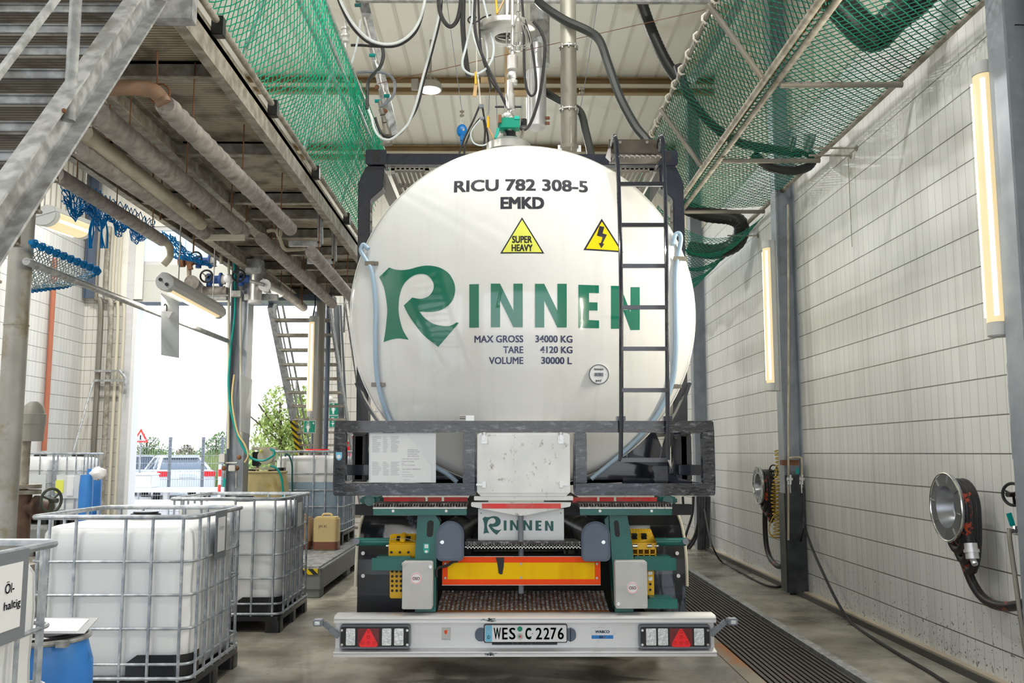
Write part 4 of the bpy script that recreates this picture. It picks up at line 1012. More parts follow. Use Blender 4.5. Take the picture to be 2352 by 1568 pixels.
for u0, u1 in ((826, 872), (1512, 1556)): part('corner_lock', 'green_paint', trl, lambda q: (q.box(*bx(u0, u1, 1141, 1158, 6.45, 6.7)), q.cyl(at((u0 + u1) / 2, 1150, Y=6.38), at((u0 + u1) / 2, 1150, Y=6.6), .035, 12)), bevel=.012)
# upper steps
def step(u0, u1, ub0, ub1):
    t = part('step', 'green_paint', trl, lambda q: (q.box(*bx(u0, u1, 1167, 1183, 6.12, 6.13))), bevel=.004)
    part('step_edge', 'plate_steel', t, lambda q: q.box(*bx(u0 - .5, u1 + .5, 1165, 1168, 6.115, 6.14)))
    def gr(q):
        n = 34; z = at(1200, 1165, Y=6.13).z
        xa, xb = at(u0 + 1, 1165, Y=6.13).x, at(u1 - 1, 1165, Y=6.13).x
        for i in range(n):
            x = xa + (xb - xa) * i / (n - 1); q.bar((x, 6.13, z + .005), (x, 6.40, z + .005), .008, .028)
        for k in range(5): q.bar((xa, 6.15 + k * .06, z), (xb, 6.15 + k * .06, z), .01, .016)
        for i in range(n):
            x = xa + (xb - xa) * i / (n - 1)
            for k in range(10): q.box(x - .0065, x + .0065, 6.14 + k * .026, 6.152 + k * .026, z + .017, z + .026)
    part('step_grating', 'tread_dark', t, gr, smooth=False)
    for uu in (u0 + 46, u1 - 47):
        p = at(uu, 1173, Y=6.12); part('bolt', 'white_plain', t, lambda q: q.cyl(p, p + V((0, -.006, 0)), .009, 12))
step(857, 1072, 0, 0); step(1332, 1543.5, 0, 0)
for u0, u1 in ((881, 976), (982, 1014.6), (1020, 1074), (1315, 1371.5), (1377, 1410), (1415.5, 1509)):
    part('reflector_strip', 'red_refl', trl, lambda q: q.box(*bx(u0, u1, 1141.5, 1154, 6.40, 6.405)), smooth=False)
# V shaped middle bracket with red strip, plate, pole
part('centre_bracket', 'plate_steel', trl, lambda q: frontpoly(q, [(1082, 1153), (1312, 1153), (1310, 1163), (1284, 1168), (1204, 1184), (1190, 1184), (1106, 1168), (1082, 1163)], 6.16, .02), bevel=.003)
part('reflector_strip', 'red_refl', trl, lambda q: q.box(*bx(1107, 1288, 1156, 1167.5, 6.15, 6.16)), smooth=False)
cp = part('company_plate', 'plate_sign', trl, lambda q: q.box(*bx(1098, 1295, 1168, 1243, 6.30, 6.306)), smooth=False)
mat('sign_green', (.02, .13, .12), .4)
def R_at(u0, u1, v0, v1, Y, parent, m):
    xs = [p[0] for p in ROUT]; ys = [p[1] for p in ROUT]; x0, x1, y0, y1 = min(xs), max(xs), min(ys), max(ys)
    part('logo_letter', m, parent, lambda q: q.prism([at(u0 + (x - x0) / (x1 - x0) * (u1 - u0), v0 + (y - y0) / (y1 - y0) * (v1 - v0), Y=Y) for x, y in ROUT], (0, .002, 0)))
    for l in LET:
        part('logo_letter', m, parent, lambda q: q.prism([at(u1 + 5 + (x - 923) / 1069 * (1271 - u1 - 5), v0 + (y - y0) / (y1 - y0) * (v1 - v0), Y=Y) for x, y in l], (0, .002, 0)))
R_at(1108, 1152, 1185, 1228, 6.297, cp, 'sign_green')
for uu, vv in ((1105, 1178), (1288, 1178)):
    p = at(uu, vv, Y=6.3); part('bolt', 'frame_grey', cp, lambda q: q.cyl(p, p + V((0, -.004, 0)), .004, 8))
part('pole', 'frame_grey', trl, lambda q: (q.cyl(at(1196, 1184, Y=6.19), at(1196, 1243, Y=6.19), .018, 16), q.cyl(at(1197, 1240, Y=6.32), at(1197, 1362, Y=6.32), .018, 16)))
# storage tubes with D shaped covers
def dcover(u0, u1, v0, v1, sg):
    a_, c_ = at(u0, v1, Y=6.17), at(u1, v0, Y=6.17); cx = (a_.x + c_.x) / 2; r = (c_.x - a_.x) / 2
    def outline(k):
        P = [(cx + k * r * cos(radians(t)), c_.z - r + k * r * sin(radians(t))) for t in range(0, 181, 10)]
        return P + [(cx - k * r, a_.z + .02 + (1 - k) * .1), (cx - k * r + .02, a_.z + (1 - k) * .1), (cx + k * r - .02, a_.z + (1 - k) * .1), (cx + k * r, a_.z + .02 + (1 - k) * .1)]
    t = part('storage_tube', 'black_plastic', trl, lambda q: [q.prism([(x - sg * .0 + 0, y0_, z) for x, z in outline(.96)], (0, .05, 0)) for y0_ in (6.2,)])
    dx = (.12 if sg < 0 else -.12)
    P0 = V((cx, 6.24, c_.z - r)); P1 = V((cx + dx * 1.4, 7.1, c_.z - r + .05))
    part('tube_body', mat('tube_dark', (.05, .05, .052), .3, .2, (.14, .14, .14), 10) if 'tube_dark' not in M else 'tube_dark', t, lambda q: q.tube([P0 + (P1 - P0) * (k / 40) for k in range(41)], r * .98, 28, rf=lambda s: 1 - .03 * (int(s * 40) % 5 == 0)))
    cv = part('tube_cover', 'slate_paint', t, lambda q: q.prism([(x, 6.165, z) for x, z in outline(1)], (0, .045, 0)), bevel=.006)
    part('cover_bead', 'slate_paint', cv, lambda q: q.tube([(x, 6.162, z) for x, z in outline(.91)], .0035, 6, closed=True))
    p = at(1016 if sg < 0 else 1386, 1244.5, Y=6.16); part('lock', 'chrome', cv, lambda q: (q.cyl(p, p + V((0, -.008, 0)), .012, 14), q.box(p.x - .014, p.x + .002, p.y - .012, p.y - .008, p.z - .004, p.z + .004)))
dcover(1002, 1066, 1196, 1288, -1); dcover(1336, 1401, 1197, 1289, 1)
# middle perforated step
def mstep(q):
    a_, c_ = at(1068, 1260, Y=6.2), at(1334, 1252, Y=6.2); n = 34; w_ = (c_.x - a_.x) / n
    q.box(a_.x, c_.x, 6.2, 6.204, a_.z, a_.z + .008); q.box(a_.x, c_.x, 6.2, 6.204, c_.z - .006, c_.z)
    for i in range(n): q.box(a_.x + i * w_, a_.x + i * w_ + w_ * .62, 6.2, 6.204, a_.z, c_.z)
    q.box(a_.x, c_.x, 6.2, 6.44, c_.z - .006, c_.z - .002)
ms = part('middle_step', 'plate_steel', trl, mstep, smooth=False)
def mgr(q):
    a_, c_ = at(1068, 1252, Y=6.2), at(1334, 1252, Y=6.2); n = 46
    for i in range(n):
        x = a_.x + (c_.x - a_.x) * (i + .5) / n
        q.box(x - .006, x + .006, 6.2, 6.44, a_.z, a_.z + .012)
        for k in range(9): q.box(x - .008, x + .008, 6.205 + k * .026, 6.217 + k * .026, a_.z + .012, a_.z + .024)
part('step_grating', 'tread_dark', ms, mgr, smooth=False)
# long vehicle board
rb = part('marker_board', 'red_orange', trl, lambda q: q.box(*bx(1015.5, 1379, 1277.5, 1343.5, 6.26, 6.265)), smooth=False)
part('board_field', 'yellow_refl', rb, lambda q: q.box(*bx(1028, 1366, 1291.5, 1330, 6.256, 6.26)), smooth=False)
part('board_rim', 'plate_steel', rb, lambda q: (q.box(*bx(1015, 1379.5, 1342.5, 1344, 6.25, 6.266)), q.box(*bx(1015, 1379.5, 1277, 1278.3, 6.25, 6.266))))
part('tar_mark', 'black_rubber', rb, lambda q: (frontpoly(q, [(1139, 1280), (1158, 1280), (1157, 1300), (1154, 1318), (1150, 1319), (1145, 1316), (1143, 1298)], 6.253, .002)))
for uu, vv in ((1023, 1294), (1023, 1327), (1197, 1294.5), (1197, 1326), (1371, 1294.5), (1371, 1327)):
    p = at(uu, vv, Y=6.253); part('rivet', 'grey_box', rb, lambda q: q.cyl(p, p + V((0, -.004, 0)), .008, 12))
part('cable', 'black_rubber', trl, lambda q: (q.tube(catmull([at(u, v, Y=6.2) for u, v in ((1003, 1325), (1002, 1310), (1010, 1302), (1026, 1299), (1040, 1290), (1052, 1288))], 6), .009, 8)))
# lower rusty grating, two planks sloping down to the bumper
def lgr(q, va, vb, ya, yb, ua0, ua1, ub0, ub1, n):
    A0, A1, B0, B1 = at(ua0, va, Y=ya), at(ua1, va, Y=ya), at(ub0, vb, Y=yb), at(ub1, vb, Y=yb)
    for i in range(n):
        s = (i + .5) / n; a_ = A0 + (A1 - A0) * s; c_ = B0 + (B1 - B0) * s
        for k in range(6):
            p = a_ + (c_ - a_) * ((k + .5) / 6); q.tube([p + V((.010 * cos(j * pi / 3), .014 * sin(j * pi / 3), .014)) for j in range(6)], .0035, 4, closed=True)
def lbase(q, va, vb, ya, yb, ua0, ua1, ub0, ub1):
    A0, A1, B0, B1 = at(ua0, va, Y=ya), at(ua1, va, Y=ya), at(ub0, vb, Y=yb), at(ub1, vb, Y=yb)
    q.prism([A0, A1, B1, B0], (0, 0, -.02))
for args in ((1361, 1382, 6.60, 6.42, 1016, 1387, 1010, 1392, 38), (1383, 1406, 6.41, 6.23, 1008, 1393, 1003, 1401, 38)):
    g_ = part('lower_step', 'rust_orange', trl, lambda q: lbase(q, *args[:-1])); part('step_grating', 'tread_steel', g_, lambda q: lgr(q, *args), smooth=False)
# control boxes
def cbox(u0, u1, v0, v1, cu, cv, knob):
    t = part('control_box', 'grey_box', trl, lambda q: q.rbox(*[bx(u0, u1, v0, v1, 6.10, 6.2)[i] for i in range(6)], .012, axis='y'), bevel=.003)
    p = at(cu, cv, Y=6.097); part('label', 'paper', t, lambda q: q.cyl(p, p + V((0, -.0015, 0)), .037, 28)); part('label_ring', 'red_refl', t, lambda q: q.tube([p + V((.032 * cos(j * pi / 14), -.002, .032 * sin(j * pi / 14))) for j in range(28)], .0012, 4, closed=True))
    a_ = p + V((-.023, -.003, -.010)); text_on('lettering', 'OSO', a_, (.046, 0, 0), (0, 0, .019), 'red_refl', t, .02)
    p = at(*knob, Y=6.1); part('lock', 'chrome', t, lambda q: q.cyl(p, p + V((0, -.014, 0)), .011, 12))
    for uu, vv in ((u0 + 6, v0 + 5), (u0 + 6, v1 - 5)) if cu < 1200 else ((u1 - 6, v0 + 5), (u1 - 6, v1 - 5)):
        p = at(uu, vv, Y=6.1); part('hinge', 'grey_box', t, lambda q: q.box(p.x - .016, p.x + .016, 6.094, 6.1, p.z - .01, p.z + .01), bevel=.002)
cbox(923, 993.5, 1289.5, 1399, 956, 1328, (989, 1301)); cbox(1414.5, 1486, 1288.5, 1397.5, 1453, 1349.5, (1420, 1386))
# yellow wheel chocks in their holders
def holes(q, u0, u1, v0, v1, Y, nu, nv, r=3.0):
    for i in range(nu):
        for j in range(nv): p = at(u0 + (u1 - u0) * i / max(nu - 1, 1), v0 + (v1 - v0) * j / max(nv - 1, 1), Y=Y); q.cyl(p, p + V((0, -.003, 0)), r / 350, 10)
def chock_left():
    a_ = at(923, 1250, Y=6.3); t = thing('wheel_chock', 'yellow wheel chock with a handle held behind the left green bracket', 'wheel chock', (a_.x, 6.3, a_.z - .08))
    part('body', 'yellow_plastic', t, lambda q: (q.prism([at(892, 1247, Y=6.26), at(957, 1247, Y=6.26), at(957, 1280, Y=6.28), at(892, 1280, Y=6.28)], (0, .12, 0)), q.prism([at(896, 1225, Y=6.38), at(957, 1224, Y=6.38), at(957, 1248, Y=6.26), at(892, 1248, Y=6.26)], (0, .05, -.02))), bevel=.008)
    part('handle', 'yellow_plastic', t, lambda q: q.bar(at(928, 1226, Y=6.32), at(924, 1241, Y=6.24), .034, .03), bevel=.006)
    part('opening', 'black', t, lambda q: [q.prism([at(u, 1232, Y=6.318), at(u + 10, 1232, Y=6.318), at(u + 8, 1241, Y=6.27), at(u - 2, 1241, Y=6.27)], (0, -.004, .004)) for u in (912, 934)])
    part('opening', 'black', t, lambda q: holes(q, 899, 938, 1268, 1268, 6.262, 3, 1))
    part('lower_body', 'yellow_plastic', t, lambda q: q.prism([at(895, 1310, Y=6.3), at(924, 1310, Y=6.3), at(924, 1374, Y=6.3), at(895, 1374, Y=6.3)], (0, .1, 0)), bevel=.006)
    part('opening', 'black', t, lambda q: holes(q, 901, 921, 1312, 1356, 6.3, 3, 5))
    part('pin', 'chrome', t, lambda q: q.cyl(at(887, 1253, Y=6.3), at(899, 1253, Y=6.3), .011, 12))
    part('wire', 'steel', t, lambda q: q.tube(catmull([at(u, v, Y=6.22) for u, v in ((897, 1239), (915, 1236), (935, 1237), (955, 1243))], 6), .002, 5))
chock_left()
def chock_right():
    a_ = at(1476, 1250, Y=6.3); t = thing('wheel_chock', 'yellow wheel chock with open grid underside behind the right green bracket', 'wheel chock', (a_.x, 6.3, a_.z - .08))
    part('body', 'yellow_plastic', t, lambda q: (q.prism([at(1446, 1213, Y=6.40), at(1495, 1213, Y=6.40), at(1507, 1245, Y=6.27), at(1450, 1245, Y=6.27)], (0, .05, -.02)), q.prism([at(1450, 1245, Y=6.27), at(1507, 1245, Y=6.27), at(1507, 1262, Y=6.26), at(1450, 1262, Y=6.26)], (0, .05, 0))), bevel=.006)
    part('opening', 'black', t, lambda q: [q.prism([at(u, v, Y=6.40 - (v - 1213) * .004 - .008), at(u + 12, v, Y=6.40 - (v - 1213) * .004 - .008), at(u + 14, v + 6, Y=6.40 - (v - 1207) * .004 - .008), at(u + 2, v + 6, Y=6.40 - (v - 1207) * .004 - .008)], (0, -.003, .003)) for u in (1450, 1472) for v in (1225, 1232)])
    def grid(q):
        for i in range(5): u = 1451 + i * 13.5; q.box(*bx(u, u + 2, 1260, 1280, 6.262, 6.38))
        for v in (1259, 1272, 1279): q.box(*bx(1451, 1507, v, v + 2, 6.262, 6.38))
    part('grid', 'yellow_plastic', t, grid, smooth=False); part('opening', mat('chock_in', (.25, .12, .01), .6), t, lambda q: q.box(*bx(1451, 1506, 1260, 1280, 6.34, 6.36)))
    part('lower_body', 'yellow_plastic', t, lambda q: q.box(*bx(1484, 1502, 1310, 1367, 6.3, 6.4)), bevel=.004)
    part('opening', 'clear_lens', t, lambda q: (q.box(*bx(1489, 1498, 1312, 1320, 6.296, 6.3)), q.box(*bx(1489, 1498, 1324, 1333, 6.296, 6.3)))); part('opening', 'black', t, lambda q: holes(q, 1493.5, 1493.5, 1341, 1354, 6.3, 1, 2))
    for u in (1453, 1486): part('pin', 'chrome', t, lambda q: q.cyl(at(u, 1253, Y=6.245), at(u + 11, 1253, Y=6.245), .012, 12))
    part('pin', 'chrome', t, lambda q: q.cyl(at(1503, 1253, Y=6.27), at(1512, 1253, Y=6.27), .011, 12))
chock_right()
# ============================================================ LEFT BAY: containers and drums
def ibc(label, x0, x1, y0, y1, z0=0., h=1.16, bottle='ibc_plastic', group=None, levels=(.87, .665, .46, .245), sign=None, liquid=None, guard_=True, rim_r=.016, plates=False, cap=True):
    cx, cy = (x0 + x1) / 2, (y0 + y1) / 2; k = h / 1.16
    t = thing('liquid_container', label, 'liquid container', (cx, cy, z0), group)
    zr = z0 + h - .016
    def loop(z, d=0., r=.07):
        P = []
        for px, py, a0 in ((x1 - d - r, y1 - d - r, 0), (x0 + d + r, y1 - d - r, 90), (x0 + d + r, y0 + d + r, 180), (x1 - d - r, y0 + d + r, 270)):
            for i in range(6): a = radians(a0 + 90 * i / 5); P.append((px + cos(a) * r, py + sin(a) * r, z))
        return P
    zb_, zt_ = z0 + .15 * k, z0 + 1.085 * k
    def bot(q, lo=zb_, hi=zt_, dome=True):
        rings = []
        e = .035
        for z, d, r in ([(lo, e + .03, .09), (lo + .03, e, .12)] + [(lo + (hi - lo) * s, e - .006 * (i % 2), .12) for i, s in enumerate((.2, .4, .6, .8))] + ([(hi - .05, e, .12), (hi - .015, e + .02, .11), (hi, e + .06, .1), (hi + .012, e + .3, .08)] if dome else [(hi, e, .12)])): rings.append(loop(z, d, r))
        n = len(rings[0]); q.add([p for R_ in rings for p in R_], [(i * n + j, i * n + (j + 1) % n, (i + 1) * n + (j + 1) % n, (i + 1) * n + j) for i in range(len(rings) - 1) for j in range(n)] + [list(range(n))[::-1], list(range((len(rings) - 1) * n, len(rings) * n))])
    bt = part('bottle', bottle, t, bot, ang=60)
    if liquid: part('liquid_level', 'ibc_blue', bt, lambda q: bot_shell(q, loop, zb_ + .01, liquid))
    if cap:
        part('cap', 'black_plastic', bt, lambda q: (q.cyl((cx, cy, zt_ - .01), (cx, cy, zt_ + .05), .10, 28), q.cyl((cx, cy, zt_ + .05), (cx, cy, zt_ + .062), .085, 28)), bevel=.004)
    nx = (.12, .28, .58, .745, .93) if (x1 - x0) > .8 else (.2, .5, .8)
    ny = (.1, .26, .42, .58, .74, .9)
    def cage(q):
        q.tube(loop(zr, .0), rim_r, 8, closed=True); q.tube(loop(z0 + .16 * k, .0), .012, 6, closed=True)
        for l in levels: q.tube(loop(z0 + l * k, .004, .08), .0095, 6, closed=True)
        def post(px, py, dx, dy):
            P = []; zs = [z0 + .14 * k] + [z0 + l * k for l in levels[::-1]] + [zr]
            q.tube([(px, py, zs[0]), (px, py, zs[-1])], .0105, 6)
            for z in zs[1:-1]: q.box(px - .014, px + .014, py - .012, py + .012, z - .02, z + .02) if False else None
        for a in nx:
            px = x0 + (x1 - x0) * a; post(px, y0 + .002, 0, 1); post(px, y1 - .002, 0, 1)
        for a in ny:
            py = y0 + (y1 - y0) * a; post(x0 + .002, py, 1, 0); post(x1 - .002, py, 1, 0)
    cg = part('cage', 'galv_blue', t, cage)
    def pallet(q):
        for xa, xb in ((x0, x0 + .13), (cx - .065, cx + .065), (x1 - .13, x1)):
            for ya, yb in ((y0, y0 + .14), (cy - .07, cy + .07), (y1 - .14, y1)): q.rbox(xa, xb, ya, yb, z0, z0 + .10 * k, .02)
        q.rbox(x0, x1, y0, y1, z0 + .10 * k, z0 + .14 * k, .04)
        for ya, yb in ((y0, y0 + .13), (y1 - .13, y1)): q.box(x0 + .02, x1 - .02, ya, yb, z0 + .001, z0 + .02) if False else None
    part('pallet', 'black_plastic', t, pallet)
    if guard_:
        def gd(q):
            L = loop(0, .012, .1)
            seg = L[18:24]    # front right corner
            P = [V((x1 - .40, y0 + .012, 0)), V((x1 - .33, y0 + .012, 0))] + [V(p) for p in seg] + [V((x1 - .012, y0 + .22, 0))]
            vs = []
            for i, p in enumerate(P): hh = .11 if i < 1 else .16; vs += [(p.x, p.y, z0 + .14), (p.x, p.y, z0 + .14 + hh)]
            q.add(vs, [(2 * i, 2 * i + 1, 2 * i + 3, 2 * i + 2) for i in range(len(P) - 1)])
        part('corner_guard', 'black_plastic', t, gd)
    if plates:
        part('label_plate', 'placard', t, lambda q: q.box(x0 + .22 * (x1 - x0), x0 + .95 * (x1 - x0), y0 - .02, y0 - .012, z0 + .42, z0 + .78), smooth=False)
    return t, cg, bt
def bot_shell(q, loop, lo, hi):
    R_ = [loop(lo, .024, .12), loop(hi, .024, .12)]; n = len(R_[0])
    q.add(R_[0] + R_[1], [(j, (j + 1) % n, n + (j + 1) % n, n + j) for j in range(n)])
def side_sign(t, x, ya, yb, za, zb_, txt=None, tilt=.0):
    f = part('sign_sheet', 'frame_grey', t, lambda q: q.prism([(x, ya, za), (x, yb, za), (x + tilt, yb, zb_), (x + tilt, ya, zb_)], (.004, 0, 0)), smooth=False)
    m_ = .045
    part('paper', 'paper', f, lambda q: q.prism([(x + .005, ya + m_, za + m_), (x + .005, yb - m_, za + m_), (x + .005 + tilt, yb - m_, zb_ - m_), (x + .005 + tilt, ya + m_, zb_ - m_)], (.001, 0, 0)), smooth=False)
    return f
I1 = dict(x1=-1.84, y1=3.98)
t, cg, bt = ibc('white caged liquid container nearest the camera with a sign reading Öl-haltig', -2.86, -1.84, 2.80, 3.98, h=1.195, levels=(.83, .60, .37, .2), guard_=False, group=None)
xs = -1.822
pa1 = lambda u, v: at(u, v, X=xs)
y_l, y_r = 3.05, pa1(66, 1255).y
z_t, z_b = pa1(30, 1265).z, pa1(30, 1470).z
f = side_sign(t, xs, y_l, y_r, z_b, z_t)
for s_, u0, u1, v0, v1 in (('Öl-', 6, 27, 1334, 1362), ('haltig', 3, 41, 1378, 1403)):
    p0, p1 = pa1(u0, v1), pa1(u1, v1); zt_ = pa1((u0 + u1) / 2, v0).z; zb_ = pa1((u0 + u1) / 2, v1).z
    text_on('lettering', s_, (xs + .009, p0.y, zb_), (0, p1.y - p0.y, 0), (0, 0, zt_ - zb_), 'navy_text', f, .01)
t, cg, bt = ibc('large white caged liquid container between the blue drum and the container behind it', -2.98, -1.945, 6.02, 7.12)
pa2 = lambda u, v: at(u, v, X=-1.93)
f = side_sign(t, -1.93, pa2(495, 1200).y, pa2(520, 1200).y, pa2(507, 1280).z, pa2(507, 1172).z)
text_on('lettering', 'Lauge', (-1.923, pa2(502, 1200).y, pa2(507, 1218).z), (0, pa2(513, 1200).y - pa2(502, 1200).y, 0), (0, 0, .04), 'tint_text', f)
t, cg, bt = ibc('white caged liquid container behind the second one and beside the bay column', -2.93, -1.935, 8.36, 9.52)
pa3 = lambda u, v: at(u, v, X=-1.92)
f = side_sign(t, -1.92, pa3(680, 1180).y, pa3(694, 1180).y, pa3(687, 1218).z, pa3(687, 1142).z)
ibc('caged container half full of blue liquid standing on the spill tray', -3.08, -2.13, 12.62, 13.7, z0=.345, h=1.235, liquid=1.16, guard_=False, cap=False)
tB, _, _ = ibc('pale caged container with a white plate against the far left wall', -8.02, -7.22, 15.1, 16.1, z0=.42, h=1.13, guard_=False, plates=True)
tC, _, _ = ibc('pale caged container with a yellow label beside the blue drums at the far left', -7.10, -6.62, 14.9, 15.7, z0=.42, h=1.13, guard_=False, plates=True)
part('label', 'yellow_sign', tC, lambda q: q.box(-7.0, -6.88, 14.86, 14.88, .93, 1.12)); part('label', 'paper', tC, lambda q: q.box(-6.82, -6.72, 14.86, 14.88, .88, 1.18))
def tray(name, label, x0, x1, y0, y1, h, m='tray_grey'):
    t = thing(name, label, 'spill tray', ((x0 + x1) / 2, (y0 + y1) / 2, 0))
    part('tub', m, t, lambda q: (q.rbox(x0, x1, y0, y1, .09, h, .03), [q.rbox(xa, xa + .22, ya, ya + .25, 0, .1, .02) for xa in (x0 + .02, (x0 + x1) / 2 - .11, x1 - .24) for ya in (y0 + .02, (y0 + y1) / 2, y1 - .28)]), bevel=.006)
    def g(q):
        n = int((y1 - y0) / .05)
        for i in range(n): yy_ = y0 + .04 + (y1 - y0 - .08) * i / n; q.box(x0 + .03, x1 - .03, yy_, yy_ + .022, h, h + .02)
        for i in range(12): xx = x0 + .04 + (x1 - x0 - .08) * i / 11; q.box(xx - .003, xx + .003, y0 + .03, y1 - .03, h, h + .02)
    part('grating', 'galv', t, g, smooth=False)
    return t
mat('tray_grey', (.19, .20, .19), .6, 0, (.25, .26, .25), 4, stain_sheen=(.12, .12, .11), stscale=4)
t = tray('spill_tray', 'grey spill tray with steel grating under the blue liquid container', -3.18, -1.95, 10.3, 13.9, .31)
part('hazard_label', 'hazard', t, lambda q: q.box(-2.35, -1.99, 10.285, 10.295, .25, .31), smooth=False)
tray('spill_tray', 'low grey spill tray under the two pale containers at the far left', -8.05, -6.3, 14.4, 16.4, .40)
# --- drums
def drum(label, x, y, z, r, h, m, lid=None, group=None, bands=()):
    t = thing('drum', label, 'drum', (x, y, z), group)
    part('body', m, t, lambda q: q.lathe((x, y, z), (0, 0, 1), [(0, r * .86), (.02, r * .92), (h * .12, r * .97), (h * .3, r), (h * .55, r), (h * .8, r * .985), (h * .93, r * .9), (h, r * .86)], 40), ang=50)
    return t
p = at(112, 1436, Y=5.0)
t = drum('blue plastic drum with a galvanised clamp ring standing between the white containers', -2.35, 4.9, 0, .265, .62, 'blue_drum')
part('clamp_ring', 'galv', t, lambda q: (q.tube([(-2.35 + .236 * cos(a * pi / 20), 4.9 + .236 * sin(a * pi / 20), .625) for a in range(40)], .014, 8, closed=True), q.box(-2.17, -2.12, 4.70, 4.74, .61, .64)))
part('lid', 'black_plastic', t, lambda q: q.lathe((-2.35, 4.9, .62), (0, 0, 1), [(0, .228), (.03, .23), (.035, .2), (.02, .18), (.02, 0)], 40))
t = thing('laminated_sheet', 'grey edged laminated paper sheet lying on top of the blue drum', 'sheet', (-2.3, 4.9, .66))
part('border', 'frame_grey', t, lambda q: q.prism([(-2.42, 4.76, .664), (-2.05, 4.74, .668), (-2.09, 4.99, .70), (-2.42, 5.02, .70)], (0, 0, .003)), smooth=False)
part('paper', 'paper', t, lambda q: q.prism([(-2.40, 4.79, .670), (-2.10, 4.775, .673), (-2.125, 4.96, .700), (-2.40, 4.985, .701)], (0, 0, .003)), smooth=False)
dx_, dy_ = -3.03, 12.1
t = drum('cream plastic drum with a pump on its lid and writing on the side', dx_, dy_, .33, .295, .98, 'drum_yellow')
part('rim', 'drum_yellow', t, lambda q: q.tube([(dx_ + .26 * cos(a * pi / 20), dy_ + .26 * sin(a * pi / 20), 1.305) for a in range(40)], .014, 8, closed=True))
part('lid', 'black_plastic', t, lambda q: (q.cyl((dx_ - .18, dy_ + .05, 1.3), (dx_ - .18, dy_ + .05, 1.34), .06, 18), q.rbox(dx_ + .04, dx_ + .24, dy_ - .1, dy_ + .1, 1.3, 1.36, .05)))
text_on('lettering', 'R r t', (dx_ - .04, dy_ - .296, 1.0), (.17, 0, 0), (0, 0, .09), 'can_yellow', t, .0)
def can(label, x, y, z, w_, d, h, m):
    t = thing('jerrycan', label, 'jerrycan', (x, y, z))
    part('body', m, t, lambda q: q.rbox(x - w_ / 2, x + w_ / 2, y - d / 2, y + d / 2, z, z + h, .05), bevel=.02)
    part('liquid_level', 'brown_liquid', t, lambda q: q.rbox(x - w_ / 2 - .001, x + w_ / 2 + .001, y - d / 2 - .001, y + d / 2 + .001, z + .015, z + h * .26, .05))
    part('handle', m, t, lambda q: q.tube(catmull([(x - w_ * .2, y, z + h - .01), (x - w_ * .15, y, z + h + .03), (x + w_ * .15, y, z + h + .03), (x + w_ * .2, y, z + h - .01)], 5), .014, 8))
    return t
t = can('pale yellow jerrycan with dark liquid at its bottom standing on the spill tray', -2.24, 12.12, .33, .31, .26, .41, 'can_yellow')
text_on('lettering', 'JKK', (-2.33, 11.989, .60), (.12, 0, 0), (0, 0, .045), 'brown_liquid', t)
can('brownish jerrycan half hidden behind the front white container', -2.58, 12.2, .33, .28, .26, .40, 'can_dark')
# pump on the cream drum
p = at(612, 1055, Y=12.1)
t = thing('drum_pump', 'small cream diaphragm pump standing on the cream drum', 'pump', (p.x, 12.1, 1.31))
part('housing', 'plastic_cream', t, lambda q: (q.cyl((p.x + .02, 11.95, 1.50), (p.x + .02, 12.0, 1.50), .10, 24), q.cyl((p.x - .02, 12.1, 1.49), (p.x - .02, 12.25, 1.49), .09, 24), q.box(p.x - .17, p.x + .14, 12.0, 12.14, 1.58, 1.62), q.box(p.x - .14, p.x + .14, 11.98, 12.2, 1.335, 1.36)), bevel=.006)
part('motor', 'black_plastic', t, lambda q: q.box(p.x - .15, p.x - .06, 11.97, 12.1, 1.38, 1.56), bevel=.01); part('gauge', 'yellow_sign', t, lambda q: q.ball((p.x - .03, 11.94, 1.57), .02, 10))
part('foot', 'plastic_cream', t, lambda q: [q.cyl((p.x + dx, 12.05, 1.30), (p.x + dx, 12.05, 1.45), .022, 10) for dx in (-.1, .1)])
def hose(name, label, cat, pts, r, m, n=8, seg=8, group=None, ribs=False):
    q = MB(); P = catmull(pts, seg); 
    q.tube(P, r, n, rf=(lambda s: 1 + .07 * (int(s * (len(P) - 1)) % 2)) if ribs else None); return setp(q.build(name, m), label, cat, group)
hose('green_hose', 'thin green hose hanging down the bay column and looping to the pump', 'hose', [at(u, v, Y=11.36) for u, v in ((536, 530), (540, 700), (530, 800), (525, 880), (531, 945), (546, 1000), (560, 1030), (578, 1052), (605, 1057), (628, 1045), (629, 1035), (621, 1031))], .014, 'teal')
hose('beige_hose', 'thin beige hose running beside the green hose on the column', 'hose', [at(u, v, Y=11.34) for u, v in ((538, 860), (533, 920), (545, 990), (562, 1020), (570, 1045), (562, 1062))], .011, 'can_yellow')
hose('green_hose', 'short green hose arching over the cream drum side', 'hose', [at(u, v, Y=11.76) for u, v in ((622, 1069), (636, 1076), (646, 1095), (650, 1128), (651, 1160))], .014, 'teal')
hose('green_hose', 'dark green hose hanging beside the blue liquid container', 'hose', [at(u, v, Y=12.45) for u, v in ((655, 1048), (658, 1042), (665, 1048), (671, 1070), (671, 1110), (672, 1150))], .012, 'sign_green')
